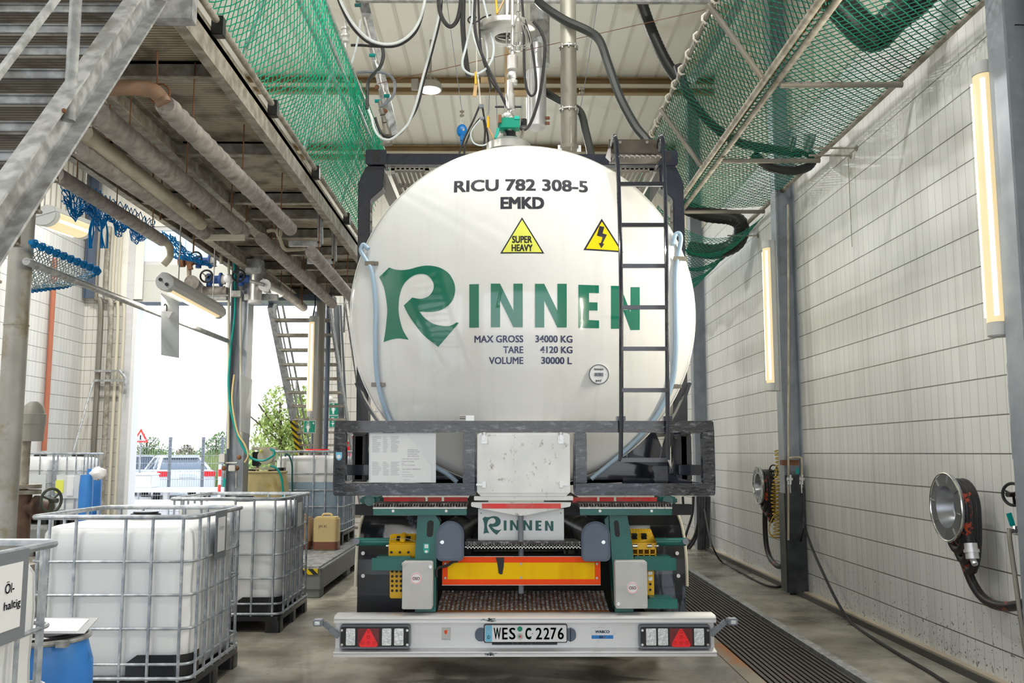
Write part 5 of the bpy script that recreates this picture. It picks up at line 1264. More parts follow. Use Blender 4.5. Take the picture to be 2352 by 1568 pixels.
# blue drums with a bag at the far left
for i, (u, hh, lb) in enumerate(((199, 1.22, 'blue drum with a plastic bag on it at the far left'), (216, 1.3, 'taller blue drum beside the back wall pipes'))):
    p = at(u, 1100, Y=14.2 + .5 * i); drum(lb, p.x, p.y, .25, .10 + .02 * i, hh - .25, 'blue_drum'); 
q = MB(); p = at(210, 1085, Y=13.95)
rng = random.Random(3)
p.y = 14.2; p.z = 1.24; q.ball(p, .13, 12, (1, .6, .7)); q.v = [(x + rng.uniform(-.015, .015), y + rng.uniform(-.015, .015), z + rng.uniform(-.02, .02)) for x, y, z in q.v]
setp(q.build('plastic_bag', 'paper'), 'crumpled white plastic bag lying on the blue drums', 'bag')
q = MB(); q.box(-6.65, -6.2, 13.7, 15.1, 0, .25); setp(q.build('drum_stand', 'tray_grey'), 'low grey stand under the far left blue drums', 'stand')

# ============================================================ LEFT BAY: stair, platform
# near stair, coming up away from the camera
SX = -1.72
L1, L2 = at(377, 15, X=SX), at(22, 574, X=SX)
dr = (L1 - L2).normalized(); LL = L2 - dr * 1.9; LH = L1 + dr * .05
near = thing('steel_stair', 'galvanised open tread stair climbing away at the upper left', 'stair', (SX - .5, LL.y, 0))
nrm = V((0, -dr.z, dr.y))
def stringer(q, x, fl):
    w_, h, tt = .075, .165, .012
    pr_ = [(0, 0), (fl * w_, 0), (fl * w_, tt), (fl * tt, tt), (fl * tt, h - tt), (fl * w_, h - tt), (fl * w_, h), (0, h)]
    pts = [V((x + a, 0, 0)) + nrm * c for a, c in pr_]
    off = V((0, LL.y, LL.z)); k = [off + p for p in pts]; q.prism(k, V((0, LH.y - LL.y, LH.z - LL.z)))
for x, fl in ((SX - .07, 1), (SX - 1.08, -1)): part('stringer', 'galv', near, lambda q: stringer(q, x, fl), smooth=False)
T0, T1 = at(288, 15, X=SX - .07), at(25, 423, X=SX - .07)
for i in range(-2, 12):
    P = T0 + (T1 - T0) * (i / 7)
    if P.z < .1: continue
    t = part('tread', 'tread_under', near, lambda q: (q.box(SX - 1.07, SX - .075, P.y, P.y + .25, P.z - .045, P.z - .035), [q.box(SX - 1.07, SX - .075, P.y + .02 + k * .03, P.y + .024 + k * .03, P.z - .04, P.z - .005) for k in range(8)]), smooth=False)
    part('nosing', 'galv', t, lambda q: (q.box(SX - 1.07, SX - .075, P.y - .012, P.y + .004, P.z - .035, P.z + .0), q.box(SX - 1.07, SX - .075, P.y - .03, P.y + .004, P.z - .005, P.z)), bevel=.003)
p = at(160, 250, X=SX - .03)
part('handrail_post', 'galv', near, lambda q: (q.cyl(p + V((0, 0, -.05)), p + V((0, 0, 1.2)), .0235, 16)))
part('post_bolt', 'rust', near, lambda q: q.ball(at(147, 254, X=SX + .01), .010, 8))
part('handrail', 'galv', near, lambda q: (q.bar(at(-60, 245, Y=3.1), at(150, -30, Y=3.55), .022, .022)))
# platform
PX0, PX1, PY0, PY1 = -3.5, -1.75, 4.93, 14.2
zb1_, zb2_ = at(395, 44, X=PX1).z, at(816, 571, X=PX1).z
PZ = (zb1_ + zb2_) / 2
plat = thing('working_platform', 'long galvanised working platform above the left bay seen from below', 'platform', ((PX0 + PX1) / 2, PY0, PZ))
part('deck', 'deck_under', plat, lambda q: q.box(PX0, PX1, PY0, PY1, PZ + .13, PZ + .17), smooth=False)
def edge(q, x, fl): q.channel((x, PY0, PZ), (x, PY1, PZ), .07, .2, .012, flip=fl)
part('edge_beam', 'galv_dirty', plat, lambda q: edge(q, PX1, -1), smooth=False); part('edge_beam', 'galv_dirty', plat, lambda q: edge(q, PX0, 1), smooth=False)
part('end_plate', 'galv', plat, lambda q: q.box(PX1 - .16, PX1 + .06, PY0 - .09, PY0, PZ - .0, PZ + .26), bevel=.004)
part('plate_bolt', 'rust', plat, lambda q: q.cyl((PX1 + .0, PY0 - .10, PZ + .13), (PX1 + .0, PY0 - .09, PZ + .13), .018, 10))
for y in (PY0 + .02, 5.75, 7.3, 8.75, 9.35, 10.2, 11.1, 12.0, 13.0, 14.0):
    part('cross_beam', 'galv_dirty', plat, lambda q: q.channel((PX0, y, PZ + .02), (PX1 - .02, y, PZ + .02), .06, .12, .01), smooth=False)
for x in (-2.62,): part('long_beam', 'galv_dirty', plat, lambda q: q.ibeam((x, PY0 + .1, PZ + .05), (x, PY1, PZ + .05), .12, .16, .012), smooth=False)
part('long_beam', 'galv_dirty', plat, lambda q: q.ibeam((-3.1, 5.2, PZ - .06), (-3.1, PY1, PZ - .06), .10, .14, .012), smooth=False)
# guard rail on the platform and green net
AX, AZ = -1.50, 4.83
rail_ = part('guard_rail', 'galv', plat, lambda q: (q.cyl((AX, PY0 - .6, AZ), (AX, 11.2, AZ), .018, 12), q.cyl((AX + .06, PY0 - .6, AZ + .1), (AX + .06, 11.2, AZ + .1), .018, 12), q.cyl((-1.42, PY0 - .6, 5.11), (-1.42, 11.2, 5.11), .018, 12)))
part('rail_tube', 'galv_dirty', plat, lambda q: q.cyl((PX1 + .03, PY0 - .4, PZ + .24), (PX1 + .03, 11.0, PZ + .24), .022, 12))
for y in (5.9, 7.8, 9.6):
    part('rail_stay', 'galv', plat, lambda q: q.cyl((PX1 + .03, y, PZ + .24), (AX + .02, y, AZ + .02), .016, 10))
for y in (5.35, 6.7, 8.3, 10.0):
    part('rail_clamp', 'black_plastic', plat, lambda q: q.box(PX1 + .0, PX1 + .07, y, y + .07, PZ + .15, PZ + .27), bevel=.004)
def hexnet(q, surf, nu, nv, r, jit=0.):
    """diamond netting on surf(s, t) -> point; nu, nv cells"""
    rng = random.Random(nu * 7 + nv); G = {}
    def pt(i, j):
        if (i, j) not in G: G[i, j] = surf(min(max(i / (2 * nu), 0), 1), min(max(j / (2 * nv), 0), 1)) + V((rng.uniform(-jit, jit), rng.uniform(-jit, jit), rng.uniform(-jit, jit)))
        return G[i, j]
    def seg(a, b):
        d = b - a
        if d.length < 1e-5: return
        x, y = basis(d); k = len(q.v)
        for c in (a, b):
            for s in range(3): an = 2 * pi * s / 3; q.v.append(tuple(c + x * cos(an) * r + y * sin(an) * r))
        for s in range(3): q.f.append([k + s, k + (s + 1) % 3, k + 3 + (s + 1) % 3, k + 3 + s])
    for i in range(2 * nu):
        for j in range(2 * nv + 1):
            if (i + j) % 2 == 0:
                for dj in (1, -1):
                    if 0 <= j + dj <= 2 * nv: seg(pt(i, j), pt(i + 1, j + dj))
def bil(a, b_, c, d, sag=0., sagv=(0, 0, -1), wav=0.):
    a, b_, c, d = map(V, (a, b_, c, d))
    return lambda s, t_: (a * (1 - s) + b_ * s) * (1 - t_) + (d * (1 - s) + c * s) * t_ + V(sagv) * (sag * 4 * t_ * (1 - t_) * (1 - wav * cos(s * 25)))
q = MB(); hexnet(q, bil((PX1 + .04, 4.4, PZ + .26), (PX1 + .04, 10.9, PZ + .26), (-1.41, 10.9, 5.13), (-1.41, 4.4, 5.13), .10, (.55, 0, -.8), .3), 84, 12, .0042, .004)
setp(q.build('safety_net', 'net_green', smooth=False, fixn=False), 'bright green safety net along the left working platform', 'safety net')
q = MB(); rng = random.Random(11)     # loose gathered end of the net
for k in range(16):
    z0_ = 4.95 - k * .055; q.tube(catmull([(-1.36 - .02 * k + rng.uniform(-.02, .02), 8.2 + rng.uniform(0, .6), z0_ + .1), (-1.33 - .018 * k, 9.6, z0_ - .05 + rng.uniform(-.05, .05)), (-1.36 - .02 * k, 10.9, z0_ - .05)], 8), .004, 4)
setp(q.build('net_cord', 'net_green', smooth=False, fixn=False), 'gathered green cords at the far end of the left net', 'cord', kind='stuff')
def sqtube(q, P, w_=.05):
    for a, c in zip(P, P[1:]): q.bar(a, c, w_, w_, up=(0, 1, 0))
for pts, lb in ((((735, 455), (736, 560), (664, 560)), 'galvanised square bracket hanging under the platform'), (((767, 515), (768, 600), (706, 600)), 'lower galvanised square bracket under the far end of the platform')):
    q = MB(); sqtube(q, [at(u, v, Y=9.3 if v < 1000 and pts[0][0] < 750 else 10.1) for u, v in pts]); setp(q.build('hanging_bracket', 'galv', smooth=False), lb, 'bracket')
# pipes under the platform
def pipe(label, pts, r, m='steel_dull', seg=None, wrap=0, name='pipe', extra=None):
    t = thing(name, label, 'pipe', tuple(pts[0]))
    P = pts if not seg else catmull(pts, seg)
    if wrap:
        P2 = []
        for a, c in zip(P, P[1:]):
            n = max(int((V(c) - V(a)).length / .035), 1); P2 += [V(a) + (V(c) - V(a)) * (i / n) for i in range(n)]
        P2.append(V(P[-1])); rr = random.Random(3)
        mod = [1 + wrap * ((i % 4) - 1.5) / 3 + rr.uniform(-.03, .03) for i in range(len(P2))]
        part('body', m, t, lambda q: q.tube(P2, r, 16, rf=lambda s: mod[int(round(s * (len(P2) - 1)))]), ang=60)
    else: part('body', m, t, lambda q: q.tube(P, r, 16), ang=50)
    a_, c_ = V(pts[0]), V(pts[-1])
    for s in (.15, .5, .88):
        h_ = a_ + (c_ - a_) * s
        if abs(c_.z - a_.z) < .5 and h_.y < 13.9: part('hanger', 'rust', t, lambda q: q.cyl((h_.x, h_.y, h_.z + r * .8), (h_.x, h_.y, PZ + .14), .005, 6))
    return t
mat('wrap_pipe', (.24, .215, .20), .65, 0, (.38, .35, .32), 12, (.38, .62), stain_sheen=(.13, .10, .085), stscale=7, bump=.5)
mat('cream_pipe', (.50, .46, .36), .5, .1, (.36, .31, .23), 9, (.4, .65), stretch=(1, .5, 1))
xp = -1.96
a, c = at(378, 240, X=xp), at(668, 527, X=xp)
t = pipe('taped insulated pipe with a bare rusty elbow under the platform', [a, c], .062, 'wrap_pipe', wrap=.14)
part('elbow', mat('elbow_rust', (.30, .17, .10), .6, 0, (.24, .16, .11), 6), t, lambda q: q.tube(catmull([at(250, 203, Y=a.y + .1), at(300, 201, Y=a.y), at(345, 206, Y=a.y - .05), at(368, 222, Y=a.y + .0), a], 6), .045, 14))
part('hanger', 'rust', t, lambda q: (q.cyl(at(361, 118, Y=a.y), at(361, 210, Y=a.y), .006, 8), q.tube([at(366, 215, Y=a.y) + V((.06 * cos(k * pi / 8), 0, .06 * sin(k * pi / 8))) for k in range(16)], .006, 6, closed=True)))
t = pipe('thick grey insulated pipe under the middle of the platform', [at(225, 262, X=-2.42), at(557, 533, X=-2.42)], .075, 'wrap_pipe', wrap=.05)
t = pipe('cream banded pipe under the platform', [at(195, 305, X=-2.62), at(462, 515, X=-2.62)], .055, 'cream_pipe', wrap=.08)
t = pipe('dark grey pipe running below the cream banded pipe', [at(180, 340, X=-2.70), at(470, 535, X=-2.70)], .062, 'wrap_pipe', wrap=.03)
part('end_band', 'plastic_cream', t, lambda q: q.box(*[at(462, 547, X=-2.70).x, at(560, 547, Y=at(470, 535, X=-2.70).y).x, at(470, 535, X=-2.70).y, at(470, 535, X=-2.70).y + .04, at(470, 551, X=-2.70).z, at(470, 538, X=-2.70).z]))
e1 = at(372, 552, X=-3.2)
t = pipe('lowest grey pipe under the platform ending in a bare elbow turned down', [at(130, 400, X=-3.2), e1], .055, 'wrap_pipe', wrap=.03)
part('elbow', 'cream_pipe', t, lambda q: q.tube(catmull([e1, e1 + V((.02, .12, -.02)), e1 + V((.02, .16, -.12)), at(375, 608, Y=e1.y + .16)], 6), .035, 12))
pipe('long grey pipe under the far half of the platform', [at(600, 548, X=-2.45), at(764, 698, X=-2.45)], .065, 'wrap_pipe', wrap=.03)
pipe('short grey pipe under the far right of the platform', [at(715, 578, X=-1.85), at(806, 682, X=-1.85)], .062, 'wrap_pipe', wrap=.03)
pipe('low dark pipe ending above the steep far stair', [at(635, 655, X=-2.9), at(697, 706, X=-2.9)], .06, 'wrap_pipe', wrap=.02)
pc_ = at(589, 600, Y=11.2)
t = pipe('shiny vertical duct beside the bay column with a white bottom rim', [V((pc_.x, 11.2, at(589, 525, Y=11.2).z)), V((pc_.x, 11.2, at(589, 690, Y=11.2).z))], .078, 'steel')
part('rim', 'paper', t, lambda q: q.cyl((pc_.x, 11.2, at(589, 697, Y=11.2).z), (pc_.x, 11.2, at(589, 690, Y=11.2).z), .08, 24))
part('elbow', 'steel', t, lambda q: q.tube(catmull([at(562, 506, Y=11.2), at(580, 508, Y=11.2), at(592, 516, Y=11.2), at(589, 530, Y=11.2)], 6), .07, 16))
part('band', 'galv', t, lambda q: q.box(pc_.x - .1, pc_.x + .09, 11.08, 11.25, at(589, 632, Y=11.2).z, at(589, 598, Y=11.2).z), bevel=.01)
for (u0, v0, u1, v1, X_, r_) in ((500, 440, 545, 480, -2.6, .03), (676, 530, 745, 590, -1.9, .02)):
    pass
for u, v0, v1, Y_ in ((368, 470, 505, 8), (444, 540, 580, 8.6), (466, 480, 520, 8.4), (566, 468, 510, 9), (623, 545, 575, 10), (694, 665, 700, 12.6)):
    q = MB(); p_ = at(u, v1, Y=Y_); q.cyl((p_.x, Y_, PZ + .14), p_, .008, 8); setp(q.build('hanger_rod', 'rust'), 'thin rusty threaded rod carrying the pipes under the platform', 'rod', 'rusty hanger rods under the platform')
# thin pipe run with flanges near the far end
q = MB(); q.tube(catmull([at(614, 531, Y=9.4), at(635, 531, Y=9.4), at(652, 570, Y=9.6), at(672, 573, Y=9.7), at(700, 571, Y=9.8)], 5), .02, 10); q.cyl(at(636, 533, Y=9.4), at(641, 533, Y=9.4), .05, 16); q.cyl(at(643, 533, Y=9.4), at(646, 533, Y=9.4), .05, 16)
setp(q.build('flanged_pipe', 'cream_pipe'), 'thin flanged pipe hooked under the far end of the platform', 'pipe')
# bracket arms on the bay column
colp = thing('pipe_support', 'galvanised horizontal pipe support arm on the bay column', 'support', (-3.3, 11.35, at(540, 685, Y=11.3).z))
part('arm', 'galv', colp, lambda q: (q.box(*bx(459, 520, 678, 688, 11.3, 11.36)), q.box(*bx(560, 638, 675, 689, 11.3, 11.36)), q.box(*bx(530, 553, 667, 681, 11.28, 11.36))), bevel=.004)
# valves
def handwheel(q, c, r, ax=(0, 1, 0), tr=.012, spokes=3):
    c = V(c); d = V(ax).normalized(); x, y = basis(d)
    q.tube([c + x * cos(k * pi / 12) * r + y * sin(k * pi / 12) * r for k in range(24)], tr, 8, closed=True)
    for k in range(spokes): a = 2 * pi * k / spokes + .4; q.bar(c, c + (x * cos(a) + y * sin(a)) * r, tr * 1.4, tr)
    q.cyl(c - d * .01, c + d * .06, tr * 1.6, 10)
for u, v, lb, body in ((449, 592, 'blue valve with a dark handwheel, highest of the valves by the bay column', 'valve_blue'), (474, 634, 'blue valve with a dark handwheel left of the bay column at lamp height', 'valve_blue'), (548, 633, 'blue valve with a dark handwheel right in front of the bay column', 'valve_blue')):
    p = at(u, v, Y=11.1); t = thing('valve', lb, 'valve', p - V((0, 0, .12)))
    part('body', body, t, lambda q: (q.cyl((p.x - .02, p.y + .12, p.z - .02), (p.x + .13, p.y + .12, p.z - .02), .05, 16), q.cyl((p.x + .13, p.y + .12, p.z - .02), (p.x + .15, p.y + .12, p.z - .02), .085, 18), q.cyl((p.x, p.y + .12, p.z - .10), (p.x, p.y + .12, p.z + .05), .035, 12)))
    part('handwheel', 'black_plastic', t, lambda q: handwheel(q, p, .072))
    part('flange', 'grey_box', t, lambda q: q.cyl((p.x + .15, p.y + .12, p.z - .02), (p.x + .2, p.y + .12, p.z - .02), .06, 16))
p = at(412, 600, Y=11.1)
t = thing('pump', 'small rust coloured pump at the left end of the valve group', 'pump', p - V((.05, 0, .08)))
part('body', 'rust', t, lambda q: (q.cyl(p, p + V((.06, 0, 0)), .07, 14), q.ball(p + V((.12, .02, .0)), .06, 12), q.bar(p + V((.10, 0, .04)), p + V((.14, 0, -.1)), .05, .05)))
t = thing('pipe_manifold', 'grey insulated pipe manifold below the blue valves', 'pipe', at(470, 668, Y=11.2))
part('body', 'wrap_pipe', t, lambda q: (q.cyl(at(440, 648, Y=11.0), at(462, 672, Y=11.9), .085, 20), q.cyl(at(468, 667, Y=11.25), at(522, 667, Y=11.25), .055, 18)))
part('riser', 'cream_pipe', t, lambda q: (q.tube(catmull([at(430, 598, Y=11.2), at(434, 605, Y=11.2), at(434, 640, Y=11.2)], 6), .028, 12), q.tube(catmull([at(519, 575, Y=11.1), at(512, 568, Y=11.1), at(508, 575, Y=11.1), at(508, 606, Y=11.1)], 6), .02, 10)))
part('elbow', 'paper', t, lambda q: (q.ball(at(525, 640, Y=11.15), .06, 14), q.cyl(at(527, 640, Y=11.15), at(523, 660, Y=11.15), .03, 10)))
p = at(608, 655, Y=11.0)
t = thing('insulated_pipe', 'short silver insulated pipe end with a white cap beside the duct', 'pipe', p)
part('body', 'steel', t, lambda q: q.cyl(p, at(640, 670, Y=12.1), .075, 22)); part('cap', 'paper', t, lambda q: q.cyl(p + V((0, -.006, 0)), p, .074, 22)); part('rod', 'galv', t, lambda q: q.cyl(at(575, 645, Y=10.98), p + V((0, -.03, 0)), .022, 10))
# conduits on the column
q = MB(); q.cyl(at(553, 500, Y=11.38), at(553, 1020, Y=11.38), .014, 8); q.cyl(at(526, 520, Y=11.38), at(524, 1030, Y=11.38), .016, 8); setp(q.build('conduit', 'plastic_cream'), 'pair of thin vertical conduits on the bay column', 'conduit')
t = thing('column_fittings', 'small junction box with rusty fittings low on the bay column', 'junction box', at(540, 1130, Y=11.3))
part('box', 'grey_box', t, lambda q: (q.box(*bx(524, 540, 1068, 1082, 11.28, 11.38)), q.box(*bx(502, 516, 1042, 1062, 11.3, 11.42))), bevel=.005)
part('fitting', 'rust', t, lambda q: [q.ball(at(u, v, Y=11.34), .03, 10) for u, v in ((514, 1075), (544, 1075), (549, 1050))])
part('outlet', 'galv', t, lambda q: (q.cyl(at(514, 1075, Y=11.34), at(514, 1110, Y=11.34), .014, 8), q.cyl(at(543, 1075, Y=11.34), at(543, 1120, Y=11.34), .014, 8), q.cyl(at(514, 1063, Y=11.34), at(545, 1063, Y=11.34), .012, 8)))
part('lever', 'teal', t, lambda q: q.bar(at(516, 1098, Y=11.3), at(514, 1118, Y=11.3), .03, .012))
# silver board on the column
q = MB(); q.prism([at(552, 861, Y=10.95), at(576, 871, Y=11.35), at(571, 997, Y=11.35), at(550, 990, Y=10.95)], (.015, .01, 0))
setp(q.build('reflector_board', mat('board_silver', (.55, .58, .60), .25, .5, (.70, .72, .74), 3, stretch=(1, 1, .3))), 'narrow silvery board fixed to the side of the bay column', 'board')
# ----- lamps
def tube_lamp(label, p, q_, w_, side, power, inward, name='strip_lamp'):
    """strip lamp from p to q_; inward = direction its cover faces"""
    p, q_ = V(p), V(q_); d = (q_ - p).normalized(); n = V(inward); n = (n - d * n.dot(d)).normalized(); s = d.cross(n)
    t = thing(name, label, 'lamp', tuple(min(p, q_, key=lambda v: v.z)))
    def sec(a, c, k0, k1, r0):
        pass
    def hous(q): q.prism([p + s * a + n * b_ for a, b_ in ((-w_ / 2, 0), (w_ / 2, 0), (w_ / 2, -.05), (w_ / 4, -.085), (-w_ / 4, -.085), (-w_ / 2, -.05))], q_ - p)
    part('housing', 'lamp_housing', t, hous, bevel=.004)
    K = 8; arcp = [(w_ / 2 * cos(pi * i / K), w_ * .42 * sin(pi * i / K)) for i in range(K + 1)]
    L = (q_ - p).length; e = .09 / L
    part('cover', 'lit_white', t, lambda q: q.prism([p + (q_ - p) * e + s * a * .97 + n * b_ for a, b_ in arcp], (q_ - p) * (1 - 2 * e)), ang=50)
    for ta in (42, 138):
        part('light_tube', 'lit_core', t, lambda q: q.tube([p + (q_ - p) * (e + .02) + s * (w_ * .47 * cos(radians(ta))) + n * (w_ * .40 * sin(radians(ta))), q_ - (q_ - p) * (e + .02) + s * (w_ * .47 * cos(radians(ta))) + n * (w_ * .40 * sin(radians(ta)))], .015, 10))
    for a_, b_ in ((0, e), (1 - e, 1)):
        part('end_cap', 'lamp_housing', t, lambda q: q.prism([p + (q_ - p) * a_ + s * x * 1.02 + n * z * 1.02 for x, z in arcp], (q_ - p) * (b_ - a_)), bevel=.006)
    if power:
        mid = (p + q_) / 2 + n * (w_ * .55 + .03); rot = n.to_track_quat('-Z', 'Y' if abs(n.y) < .9 else 'X')
        Lp = lamp('strip_light', mid, power, w_ * .8, (1, .93, .78), n.to_track_quat('-Z', 'Y').to_euler(), L * .85)
        zz = -n; yv = d; xv = yv.cross(zz); Lp.matrix_world = Matrix(((xv.x, yv.x, zz.x, mid.x), (xv.y, yv.y, zz.y, mid.y), (xv.z, yv.z, zz.z, mid.z), (0, 0, 0, 1)))
    return t
a, c = at(376, 648, X=-3.12), at(500, 716, X=-3.12)
t = tube_lamp('grey strip lamp hanging beside the bay column in front of the open door', a, c, .17, 0, 30, (-.75, 0, -.7)); part('hanger', 'galv', t, lambda q: [q.cyl(a + (c - a) * s_ + V((.02, 0, .05)), a + (c - a) * s_ + V((.02, 0, PZ + .05 - a.z)), .006, 6) for s_ in (.2, .85)])
part('end_hole', 'black', t, lambda q: [q.cyl(a + V((dx, -.012, dz)), a + V((dx, -.002, dz)), .016, 12) for dx, dz in ((-.03, .025), (.03, -.02))])
a, c = at(100, 493, X=-4.35), at(192, 527, X=-4.35); t = tube_lamp('lit strip lamp at the far left under the stair', a, c, .24, 0, 40, (.3, 0, -1)); part('hanger', 'galv', t, lambda q: [q.cyl(s_ + V((0, 0, .05)), V((s_.x, s_.y, ZR)), .006, 6) for s_ in (a, c)])
a, c = at(713, 958, Y=13.6), at(712, 726, Y=13.6); t = tube_lamp('slim upright strip lamp hanging beside the steep far stair', (a.x, 13.6, a.z), (a.x, 13.6, c.z), .12, 0, 8, (-.8, -.6, 0))
part('chain', 'black', t, lambda q: q.tube([(a.x, 13.6, c.z), (a.x + .03, 13.6, c.z + (PZ - c.z) / 2), (a.x + .02, 13.6, PZ + .02)], .01, 6))
# hanging sheet
q = MB(); q.add([at(370, 672, Y=8.7), at(411, 692, Y=8.72), at(411, 822, Y=8.72), at(370, 815, Y=8.7)], [(0, 1, 2, 3)]); 
q = MB(); q.prism([at(370, 672, Y=8.7), at(411, 692, Y=8.72), at(411, 822, Y=8.72), at(370, 815, Y=8.7)], (0, .006, 0))
t = thing('hanging_sheet', 'grey plastic sheet hanging from the strip lamp in front of the open door', 'sheet', at(390, 815, Y=8.7))
part('sheet', mat('grey_sheet', (.42, .44, .44), .4, .1, (.50, .52, .52), 3), t, lambda k: k.prism([at(370, 672, Y=8.7), at(411, 692, Y=8.72), at(411, 822, Y=8.72), at(370, 815, Y=8.7)], (0, .006, 0)), smooth=False)
part('hook', 'black', t, lambda k: k.tube(catmull([at(u, v, Y=8.68) for u, v in ((377, 702), (379, 698), (383, 703), (383, 715))], 5), .006, 6))
part('shelf', 'white_plain', t, lambda k: k.prism([at(373, 716, Y=8.68), at(402, 717, Y=8.68), at(392, 733, Y=8.68)], (0, -.05, 0)), bevel=.004)
# long tube, round post, pump station
a, c = at(60, 600, X=-3.36), at(521, 782, X=-3.36)
q = MB(); q.cyl(a, c, .028, 14); setp(q.build('horizontal_tube', 'galv'), 'long galvanised tube running from the round post to the bay column', 'tube')
q = MB(); q.cyl((-3.5, 6.7, 0), (-3.5, 6.7, PZ), .082, 28); q.cyl((-3.5, 6.7, at(30, 748, Y=6.7).z), (-3.5, 6.7, at(30, 748, Y=6.7).z + .01), .086, 28); q.cyl((-3.5, 6.7, 0), (-3.5, 6.7, .02), .15, 28)
setp(q.build('round_post', mat('post_pipe', (.34, .33, .30), .5, .35, (.44, .43, .40), 5, stain_sheen=(.26, .22, .13), stscale=3.5, stpos=(.52, .65))), 'grey round steel post behind the near stair at the far left', 'post')
p = at(77, 960, Y=7.0)
t = thing('pump_station', 'grey domed pump motor with a rusty flanged valve behind the round post', 'pump', (p.x, 7.0, .62))
zt_ = at(77, 922, Y=7.0).z; zl = at(77, 1013, Y=7.0).z
part('motor', mat('motor_grey', (.30, .29, .26), .55, .1, (.38, .37, .33), 5), t, lambda q: q.lathe((p.x, 7.0, 0), (0, 0, 1), [(zl, .075), (zl + .12, .082), (zl + .125, .086), (zl + .2, .086), (zl + .205, .08), (zt_ - .03, .065), (zt_, .03), (zt_, 0)], 28))
part('stem', 'galv_dirty', t, lambda q: q.cyl((p.x - .04, 7.0, .8), (p.x - .04, 7.0, zl + .02), .03, 14))
zf = at(77, 1112, Y=7.0).z
part('flange', 'galv_dirty', t, lambda q: (q.cyl((p.x - .04, 7.0, zf - .03), (p.x - .04, 7.0, zf), .12, 20), q.cyl((p.x - .04, 7.0, zf - .07), (p.x - .04, 7.0, zf - .04), .12, 20)))
part('valve_body', mat('valve_dark', (.10, .06, .05), .6, .1, (.2, .12, .08), 8), t, lambda q: (q.cyl((p.x - .16, 7.0, zf - .17), (p.x + .17, 7.0, zf - .17), .055, 18), q.cyl((p.x - .04, 7.0, .72), (p.x - .04, 7.0, zf - .05), .06, 18), q.cyl((p.x + .05, 7, zf - .17), (p.x + .07, 7, zf - .17), .09, 18)))
part('handwheel', 'green_paint' if False else mat('wheel_olive', (.06, .07, .05), .5), t, lambda q: handwheel(q, (p.x + .19, 6.95, at(130, 1148, Y=7).z), .085, (.9, -.45, 0), .011, 3))
part('stand', 'galv_dirty', t, lambda q: q.box(p.x - .16, p.x + .06, 6.9, 7.1, 0, .74))
# blue nets
q = MB(); hexnet(q, bil(at(140, 395, Y=6.9), at(360, 508, Y=8.6), at(330, 535, Y=8.7), at(150, 470, Y=7.0), .10, (0, 0, -1), .5), 26, 7, .004, .015)
hexnet(q, bil(at(150, 420, Y=6.95), at(345, 515, Y=8.6), at(325, 530, Y=8.7), at(150, 455, Y=7.0), .12, (0, 0, -1), .6), 18, 4, .0045, .02)
rng = random.Random(4)
for k in range(9):
    u = 205 + rng.uniform(0, 40); q.tube(catmull([at(u, 505, Y=7.3), at(u + rng.uniform(-8, 8), 535, Y=7.3), at(u + rng.uniform(-12, 8), 570, Y=7.3)], 4), .006, 4)
setp(q.build('safety_net', 'net_blue', smooth=False, fixn=False), 'torn bright blue netting bundled under the stair', 'safety net')
q = MB(); hexnet(q, bil(at(70, 556, Z=3.0), at(228, 622, Z=3.0), at(150, 655, Z=3.0), at(50, 668, Z=3.0), .04), 22, 12, .004, .006)
setp(q.build('safety_net', mat('net_grey', (.25, .35, .40), .6), smooth=False, fixn=False), 'pale netting with blue edges stretched in a frame beside the round post', 'safety net')
q = MB()
for a, c in (((70, 556), (228, 622)), ((228, 622), (150, 655)), ((150, 655), (50, 668))): 
    a, c = at(*a, Z=3.0), at(*c, Z=3.0); q.cyl(a, c, .018, 10)
    for k in range(10): m_ = a + (c - a) * (k + .5) / 10; q.tube([m_ + V((.028 * cos(j), 0, .028 * sin(j))) for j in range(6)], .007, 4, closed=True)
setp(q.build('net_frame', 'net_blue'), 'blue wrapped frame tube of the net beside the round post', 'frame')
q = MB(); hexnet(q, bil(at(370, 530, Y=9.6), at(400, 545, Y=9.6), at(500, 612, Y=10.4), at(400, 590, Y=10.2), .06, (0, 0, -1), .5), 14, 8, .005, .015)
setp(q.build('safety_net', 'net_blue', smooth=False, fixn=False), 'small blue net scrap hanging in front of the door windows', 'safety net')
# pipes and posts in the far left corner
for u, r_, m_, lb, dy in ((222, .05, 'steel_dull', 'dark vertical pipe nearest the far left corner', .12), (246, .05, 'galv_dirty', 'brownish vertical pipe in the far left corner group', .15), (262, .032, 'plastic_cream', 'pale thin vertical pipe in the far left corner group', .10), (276, .028, 'plastic_cream', 'palest thin pipe next to the open door jamb', .08)):
    x = at(u, 900, Y=YB - dy).x; zj = at(u, 690, Y=YB).z
    q = MB(); q.tube(catmull([(x, YB - dy, .1), (x, YB - dy, 2), (x, YB - dy, zj - .2), (x - .12, YB - dy, zj + .1), (x - .12, YB - dy, 5.9)], 6), r_, 10)
    setp(q.build('vertical_pipe', m_), lb, 'pipe')
x0 = at(215, 850, Y=YB - .25).x; x1 = at(285, 850, Y=YB - .25).x
q = MB()
for v in (852, 874): z = at(250, v, Y=YB - .2).z; q.box(x0, x1, YB - .24, YB - .2, z - .02, z + .02)
q.tube(catmull([(x1 - .1, YB - .22, at(250, 850, Y=YB - .2).z), (x1 + .02, YB - .22, at(250, 870, Y=YB - .2).z), (x1 + .02, YB - .22, at(250, 905, Y=YB - .2).z)], 5), .03, 8)
setp(q.build('pipe_clamp', 'galv'), 'two clamp rails holding the corner pipes to the wall', 'clamp')
q = MB(); q.cyl(at(130, 1170, Y=16.6), at(213, 880, Y=17.6), .02, 8); setp(q.build('leaning_rod', 'galv'), 'thin pale rod leaning towards the corner pipes', 'rod')
